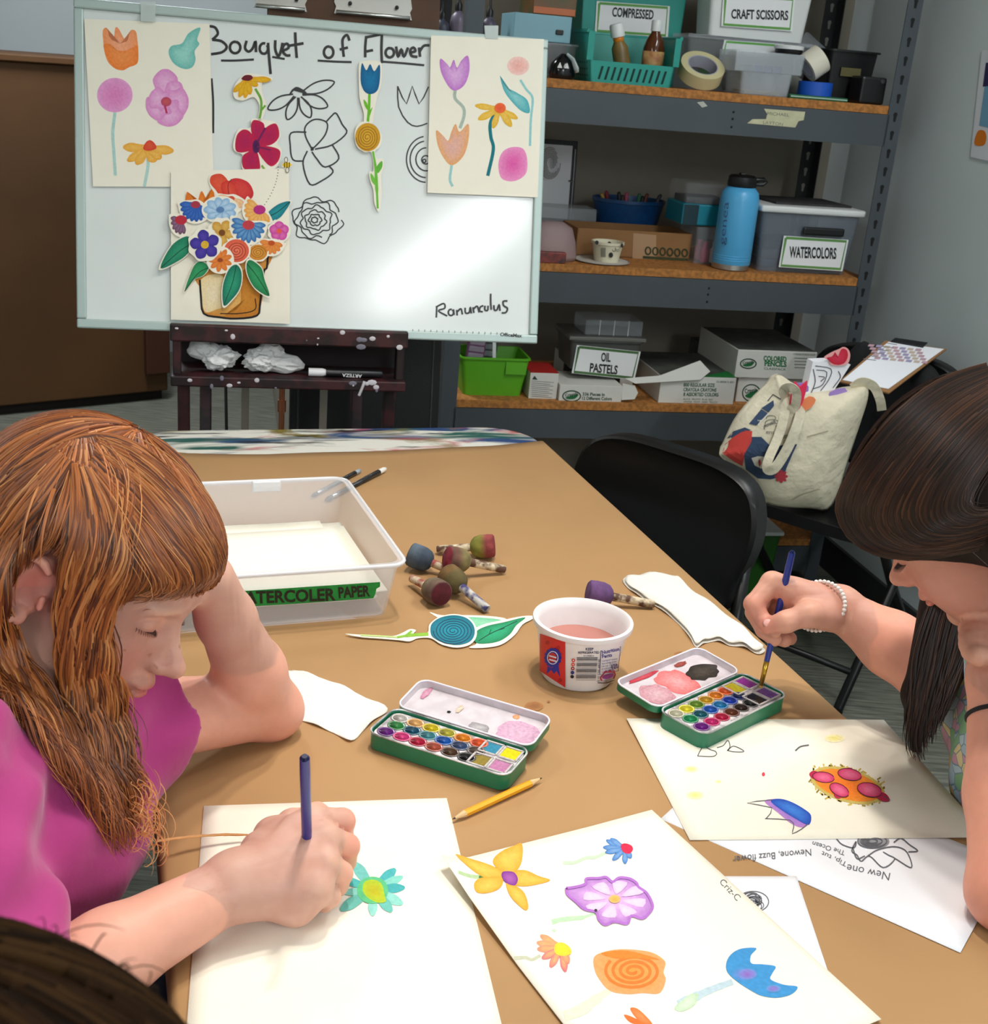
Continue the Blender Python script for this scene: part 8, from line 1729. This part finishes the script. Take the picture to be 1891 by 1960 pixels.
B2.chain([M3, d_(1462,1192,1.432), d_(1482,1218,1.428), d_(1502,1226,1.42)],[.0122,.0102,.0092,.008],.0025); B2.chain([M4, d_(1490,1206,1.445), d_(1512,1222,1.435)],[.0115,.0095,.008],.0025)
B2.chain([d_(1590,1178,1.385), d_(1546,1176,1.368), d_(1504,1190,1.366), d_(1470,1199,1.374)],[.0185,.0135,.0112,.0088],.008)
elb = T(1940,1700, TBZ + .034); wr3 = d_(1908,1300,1.175); hd3 = d_(1896,1222,1.19)
B2.cap(sL2, elb, .042,.036,.02); B2.cap(elb, elb + (wr3 - elb) * .42,.037,.0355,.015); B2.cap(elb + (wr3 - elb) * .42, wr3,.0355,.0262,.012); B2.ell(elb + (-.006,-.004,-.008),(.03,.028,.026), None, .015)
B2.cap(wr3, hd3,.026,.022,.012)
for k in range(4):
    a = d_(1880 - 4 * k, 1196 + 13 * k, 1.20 - .012 * k); B2.cap(hd3, a, .018,.013,.01); B2.chain([a, d_(1858 + 2 * k, 1204 + 14 * k, 1.195 - .012 * k), d_(1874,1216 + 13 * k, 1.175 - .01 * k), d_(1894,1216 + 12 * k, 1.168 - .008 * k)],[.0128,.0112,.0098,.0085],.003)
colR = skin_cols(HR, (224,156,132),(196,100,96),(214,108,94),0,2,[(d_(1442,1156,1.385),.014),(d_(1470,1199,1.37),.014),(elb, .03)])
hlo = np.minimum.reduce([wr2, M1, M4, d_(1442,1206,1.385), d_(1500,1226,1.43)]) - .03; hhi = np.maximum.reduce([wr2, M1, M4, d_(1490,1100,1.44)]) + .03
sdf_object('body', B2,[((HR.c[0] - .15, HR.c[1] - .13, HR.c[2] - .145),(HR.c[0] + .13, HR.c[1] + .15, HR.c[2] + .13),.0019),(hlo, hhi, .0016),((.28,.86,.36),(1.1,1.44,1.06),.004)], m_skinR, pR, colR)
f_ = lambda P: [D(*q) for q in P]
mb = MB(); mb.lathe([(0,.0012),(.0035,.0009),(.005,0)],12, sx=1.25); o = mb.build('thumb_nail', mat('nail', (232,170,160),.25), pR, smooth=True)
Q = Vector(CAM - d_(1472,1196,1.36)).to_track_quat('Z', 'Y').to_matrix().to_4x4(); o.matrix_local = root_mat(pR).inverted() @ Matrix.Translation(Vector(d_(1470,1193,1.3665))) @ Q
def floral():
    m = mat('floral_cotton', (190,214,224),.9, bump=(80,.2,.002)); nt = m.node_tree; N = nt.nodes; L = nt.links; b = N['Principled BSDF']; tc = N.new('ShaderNodeTexCoord'); src = None
    base = lin((184,208,220)) + (1,)
    vo = N.new('ShaderNodeTexVoronoi'); vo.inputs['Scale'].default_value = 62; L.new(tc.outputs['Object'], vo.inputs['Vector'])
    cr = N.new('ShaderNodeValToRGB'); cr.color_ramp.interpolation = 'CONSTANT'; e = cr.color_ramp.elements; e[0].position = 0; e[0].color = lin((240,226,170)) + (1,); e[1].position = .16; e[1].color = lin((232,190,110)) + (1,)
    for p, c in ((.2,(150,200,150)),(.42,(184,208,220)),(.7,(196,220,228)),(.85,(222,170,190))): x = e.new(p); x.color = lin(c) + (1,)
    sp = N.new('ShaderNodeSeparateColor'); L.new(vo.outputs['Color'], sp.inputs[0]); L.new(sp.outputs[0], cr.inputs[0])
    ve = N.new('ShaderNodeTexVoronoi'); ve.feature = 'DISTANCE_TO_EDGE'; ve.inputs['Scale'].default_value = 62; L.new(tc.outputs['Object'], ve.inputs['Vector'])
    c2 = N.new('ShaderNodeValToRGB'); c2.color_ramp.elements[0].position = .02; c2.color_ramp.elements[1].position = .05; L.new(ve.outputs['Distance'], c2.inputs[0])
    mx = N.new('ShaderNodeMix'); mx.data_type = 'RGBA'; mx.inputs[6].default_value = lin((136,160,176)) + (1,); L.new(c2.outputs[0], mx.inputs[0]); L.new(cr.outputs[0], mx.inputs[7]); L.new(mx.outputs[2], b.inputs['Base Color']); return m
C2 = SDF(); C2.cap(sL2, nk1 + (0,0,-.02),.052,.058,.03); C2.cap(sR2, nk1 + (0,0,-.02),.05,.058,.03); C2.cap(nk1 + (0,0,-.055), ch2,.09,.102,.03); C2.cap(ch2, pel2,.106,.124,.03); C2.cap(sL2 + (0,0,-.02), ch2,.06,.09,.03); C2.cap(sR2 + (0,0,-.02), ch2,.058,.09,.03); C2.cap(d_(1888,1400,1.33), d_(1935,1570,1.285),.05,.05,.04)
for s_, e_ in ((sL2, elb),(sR2, elR2)):
    q = s_ + (e_ - s_) * .45; dd_ = e_ - s_; C2.cuff(s_, q, .053,.054,.02); C2.cap(q - dd_ * .04, q + dd_ * .3,.044,.047,.003, True)
C2.cap(nk1, nk0,.054,.056,.006, True)
sdf_object('floral_top', C2,[((.36,.82,.38),(1.14,1.48,1.04),.004)], floral(), pR, disp=wrk)
LG2 = SDF()
for s, kn in ((1, np.array([.54,1.06,.52])),(-1, np.array([.56,1.24,.52]))):
    hp = pel2 + np.array([0,.09 * (-s),-.02]); LG2.cap(hp, kn, .085,.06,.03); LG2.cap(kn, np.array([kn[0] + .03, kn[1],.06]),.055,.04,.02); LG2.cap(np.array([kn[0] + .03, kn[1],.05]), np.array([kn[0] - .12, kn[1],.035]),.04,.033,.02)
sdf_object('trousers', LG2,[((.4,.9,-.01),(1.1,1.4,.68),.008)], mat('dark_denim'), pR)
for s in (-1,1): lash(HR, s, (40,24,22), pR, 22,.0074)['kind'] = 'stuff'; brow(HR, s, (60,36,26), pR)['kind'] = 'stuff'
# ---- brown hair
m_hairR = mat('brown_hair', vcol=True, rough=.36, spec=.35)
S2 = SDF(); w_ = HR.w; sc_ = HR.sc
S2.ell(w_((-.012,0,.046)), np.array((.116,.094,.102)) * sc_, HR.R, .01); S2.ell(w_((.034,0,.066)), np.array((.082,.080,.056)) * sc_, HR.R, .02)
S2.cap(w_((-.06,.05,.0)), w_((-.075,.06,-.07)),.05,.045,.03); S2.cap(w_((-.06,-.05,.0)), w_((-.05,-.05,-.1)),.05,.045,.03); S2.cap(w_((-.02,.07,.045)), w_((-.045,.076,.0)),.03,.028,.02)
S2.ell(w_((.11,.0,-.055)), np.array((.085,.095,.092)) * sc_, HR.R, .006, True); S2.ell(w_((.055,.06,-.04)), np.array((.062,.05,.055)) * sc_, HR.R, .006, True)
sdf_object('hair_cap', S2,[(HR.c - .2, HR.c + .2,.003)], mat('brown_hair_base', (34,21,14),.7, spec=.2, noise=(200,.4), stretch=(1,1,.15)), pR)
U2 = SDF(); U2.p = [q for q in S2.p if not q[6]]
U3 = SDF(); U3.p = [q for q in S2.p if not q[6]] + [q for q in B2.p if not q[6]] + [q for q in C2.p if not q[6]]
def G2(L, dep=1.1, back=.004, UU=None): return guide3(UU or U2, L, dep, .003, back)
A2 = [G2([(1888,706),(1792,736),(1704,812),(1634,905),(1606,968),(1630,1024),(1690,1060),(1780,1064),(1896,1044)]), G2([(1894,728),(1812,768),(1732,846),(1670,928),(1648,985),(1680,1034),(1750,1054),(1832,1050),(1905,1030)]), G2([(1900,760),(1832,808),(1772,878),(1722,948),(1710,1000),(1752,1034),(1822,1034),(1910,1008)]), G2([(1908,800),(1862,850),(1812,910),(1782,968),(1792,1006),(1852,1014),(1915,990)]), G2([(1920,840),(1890,890),(1860,935),(1856,970),(1890,980),(1930,965)])]
B2q = [G2([(1780,1150),(1752,1230),(1742,1330),(1736,1420),(1752,1462)],1.30,.0), G2([(1806,1165),(1782,1260),(1768,1350),(1758,1440),(1772,1470)],1.285,.0), G2([(1842,1180),(1822,1260),(1796,1350),(1778,1430)],1.275,.0), G2([(1870,1180),(1850,1260),(1820,1330),(1790,1390)],1.27,.0)]
st = []; wd = []; cl = []
TON2 = [(46,27,18),(58,34,22),(36,22,15),(78,48,30),(26,16,12)]; W2_ = [.3,.22,.26,.1,.12]
put(sheet_strands(A2,2600,30,.0006,.07,.0008, RS, (-.001,.005),(.85,1),.15, np.array(HR.w((-.01,0,.03)))),.0006,.0016, TON2, W2_)
put(sheet_strands(B2q, 520,22,.0022,.09,.0022, RS, (-.006,.006),(.7,1),.5, None),.0006,.0014, TON2, W2_)
far = [P for P in shell_strands(HR, S2,4200,(-.05,0,.14), RS) if HR.loc(P)[:, 1].max() < .03 or HR.loc(P)[:, 0].max() < -.02]
put(far, .0006,.0015, TON2, W2_)
fl = []
for _ in range(60):
    P = resample(A2[RS.randint(5)],20) + RS.normal(0,.004,3); P = P + ((P - HR.c) / np.linalg.norm(P - HR.c, axis=1)[:, None]) * (np.linspace(0,1,20) ** 2 * RS.uniform(.002,.01))[:, None]; a = RS.randint(0,9); fl.append(P[a:a + 10])
fl.append(np.array([D(1856 + 10 * k, 1052 + 9 * k, 1.10) for k in range(6)]))
put(fl, .0002,.0004, TON2[:2],[.5,.5])
hr = ribbon_mesh('hair', st, wd, cl, m_hairR, pR); hr['kind'] = 'stuff'
LK = SDF(); 
for a, b, r1, r2 in (((1800,1160,1.31),(1758,1330,1.31),.022,.016),((1758,1330,1.31),(1752,1430,1.315),.016,.006),((1850,1190,1.29),(1800,1330,1.29),.022,.010)): LK.cap(D(*a), D(*b), r1, r2,.012)
q = np.array([D(1800,1160,1.31), D(1752,1430,1.315), D(1850,1190,1.29)]); sdf_object('hair_lock', LK, [(q.min(0) - .04, q.max(0) + .04,.003)], mat('brown_hair_base'), pR)
brush('long blue paintbrush with gold ferrule in the brunette\'s hand', T(1455,1319, TP + .017), D(1517,1054,1.372),(20,50,140),(206,166,60),(190,150,70),.0040,(.0,.03,.20))
ax_ = (wr2 - elR2) / np.linalg.norm(wr2 - elR2); bc_ = d_(1566,1160,1.40); a_ = d_(1570,1113,1.40) - bc_; b_ = d_(1617,1160,1.368) - bc_
t = thing('pearl_bracelet', 'white pearl bead bracelet on the brunette\'s wrist', 'bracelet', bc_); NB = 40; bead = None; tl = .35
for k in range(NB):
    an = 2 * math.pi * k / NB; P = bc_ + a_ * math.cos(an) + b_ * math.sin(an)
    if bead is None: mb = MB(); mb.lathe([(.0026 * math.sin(x),-.0026 * math.cos(x)) for x in np.linspace(.02,3.12,7)],10); o = mb.build('pearl', mat('pearl', (232,226,222),.2, coat=.5), t, smooth=True); bead = o.data
    else: o = bpy.data.objects.new('pearl', bead); COL.objects.link(o); o.parent = t
    o.location = Vector(P - bc_)
ax3 = (wr3 - elb) / np.linalg.norm(wr3 - elb); c3 = elb + (wr3 - elb) * .80; a3 = np.cross(ax3, FW); a3 /= np.linalg.norm(a3); b3 = np.cross(ax3, a3)
mb = MB(); mb.tube([c3 + (a3 * math.cos(t_) + b3 * math.sin(t_)) * .0292 for t_ in np.linspace(0,6.2832,41)[:-1]],.0025,8, closed=True); o = mb.build('hair_tie', mat('black_elastic', (18,17,18),.8), None, smooth=True); tag(o, 'black hair tie around the brunette\'s propped forearm', 'hair tie')
# ================================================================== the person close to the camera
HF = Head(D(-312,3070,.285), Rm(math.radians(95), math.radians(25),0),1.05)
pF = thing('person', 'dark-haired person close in front, only the fuzzy top of the head showing', 'person', (-.25,-.02,.40))
B3 = SDF(); add_head(B3, HF); n1 = HF.w((-.07,0,-.15)); B3.cap(HF.w((-.03,0,-.05)), n1,.05,.055,.02); c3_ = n1 + np.array([0,-.03,-.25]); 
for s in (-1,1): sp = n1 + np.array([s * .15,-.02,-.05]); B3.cap(n1, sp, .05,.05,.03); B3.cap(sp, c3_, .06,.09,.03); B3.cap(sp, sp + np.array([s * .03,.06,-.24]),.045,.038,.02)
B3.cap(n1 + (0,0,-.06), c3_, .09,.11,.03); B3.cap(c3_, c3_ + np.array([0,-.02,-.13]),.115,.12,.03)
F3 = SDF()
for s in (-1,1): hp = c3_ + np.array([s * .07,0,-.14]); kn = hp + np.array([s * .03,-.36,.0]); F3.cap(hp, kn, .08,.06,.03); F3.cap(kn, np.array([kn[0], kn[1] + .02,.06]),.055,.04,.02); F3.cap(np.array([kn[0], kn[1] + .02,.05]), np.array([kn[0], kn[1] - .12,.035]),.04,.033,.02)
sdf_object('trousers', F3,[((-.62,-.75,-.01),(.2,.25,.75),.008)], mat('dark_denim'), pF); print('stool', c3_)
sdf_object('body', B3,[(HF.c - .16, HF.c + .16,.004),((-.45,-.25,.3),(.05,.22,1.02),.008)], m_skinR, pF, skin_cols(HF, (220,170,146),(190,110,100),(214,130,110)))
C3 = SDF(); C3.p = [q[:3] + ((q[3] + .01) if q[3] is not None else None, (q[4] + .01) if q[4] is not None else None) + q[5:] for q in B3.p if q[0] == 'c' and min(q[1][2], q[2][2]) < n1[2] - .03]
sdf_object('sweater', C3,[((-.48,-.28,.3),(.08,.26,1.04),.008)], mat('dark_wool', (44,40,48),.95), pF)
S3 = SDF(); S3.ell(HF.w((-.012,0,.045)), np.array((.115,.096,.102)) * 1.05, HF.R, .01); S3.cap(HF.w((-.06,0,0)), HF.w((-.07,0,-.1)),.07,.06,.03); S3.ell(HF.w((.11,0,-.05)), np.array((.09,.09,.09)), HF.R, .006, True)
sdf_object('hair_cap', S3,[(HF.c - .2, HF.c + .2,.004)], mat('dark_hair_base', (28,18,10),.8), pF)
st = []; wd = []; cl = []
put(shell_strands(HF, S3,2600,(-.02,0,.14), RS, .012,14),.0008,.0018,[(46,29,15),(60,40,20),(30,19,10)],[.4,.3,.3])
fz = []
for _ in range(350):
    d0 = RS.normal(size=3); d0[2] = abs(d0[2]); d0 /= np.linalg.norm(d0); P0 = HF.w(np.array((-.01,0,.045)) + d0 * np.array((.112,.094,.1))); tv = np.cross(d0, RS.normal(size=3)); n0 = P0 - HF.c; n0 /= np.linalg.norm(n0); fz.append(np.array([P0 + tv * .0016 * k + n0 * (.004 * math.sin(k * .5)) for k in range(7)]))
put(fz, .00012,.0003,[(46,30,18),(60,42,24)],[.5,.5])
hr = ribbon_mesh('hair', st, wd, cl, mat('dark_hair', vcol=True, rough=.9, spec=.1), pF); hr['kind'] = 'stuff'
t = thing('stool', 'low stool under the person close in front', 'stool', (float(c3_[0]), float(c3_[1]) - .03,0)); mb = MB(); mb.lathe([(0,.40),(.16,.40),(.165,.415),(.16,.43),(0,.43)],28); mb.build('seat', m_chb, t, smooth=True, auto=40)
for k in range(4): a = k * math.pi / 2 + .78; mb = MB(); mb.tube([(.1 * math.cos(a),.1 * math.sin(a),.4),(.17 * math.cos(a),.17 * math.sin(a),0)],.012,8); mb.build('leg', m_cht, t)
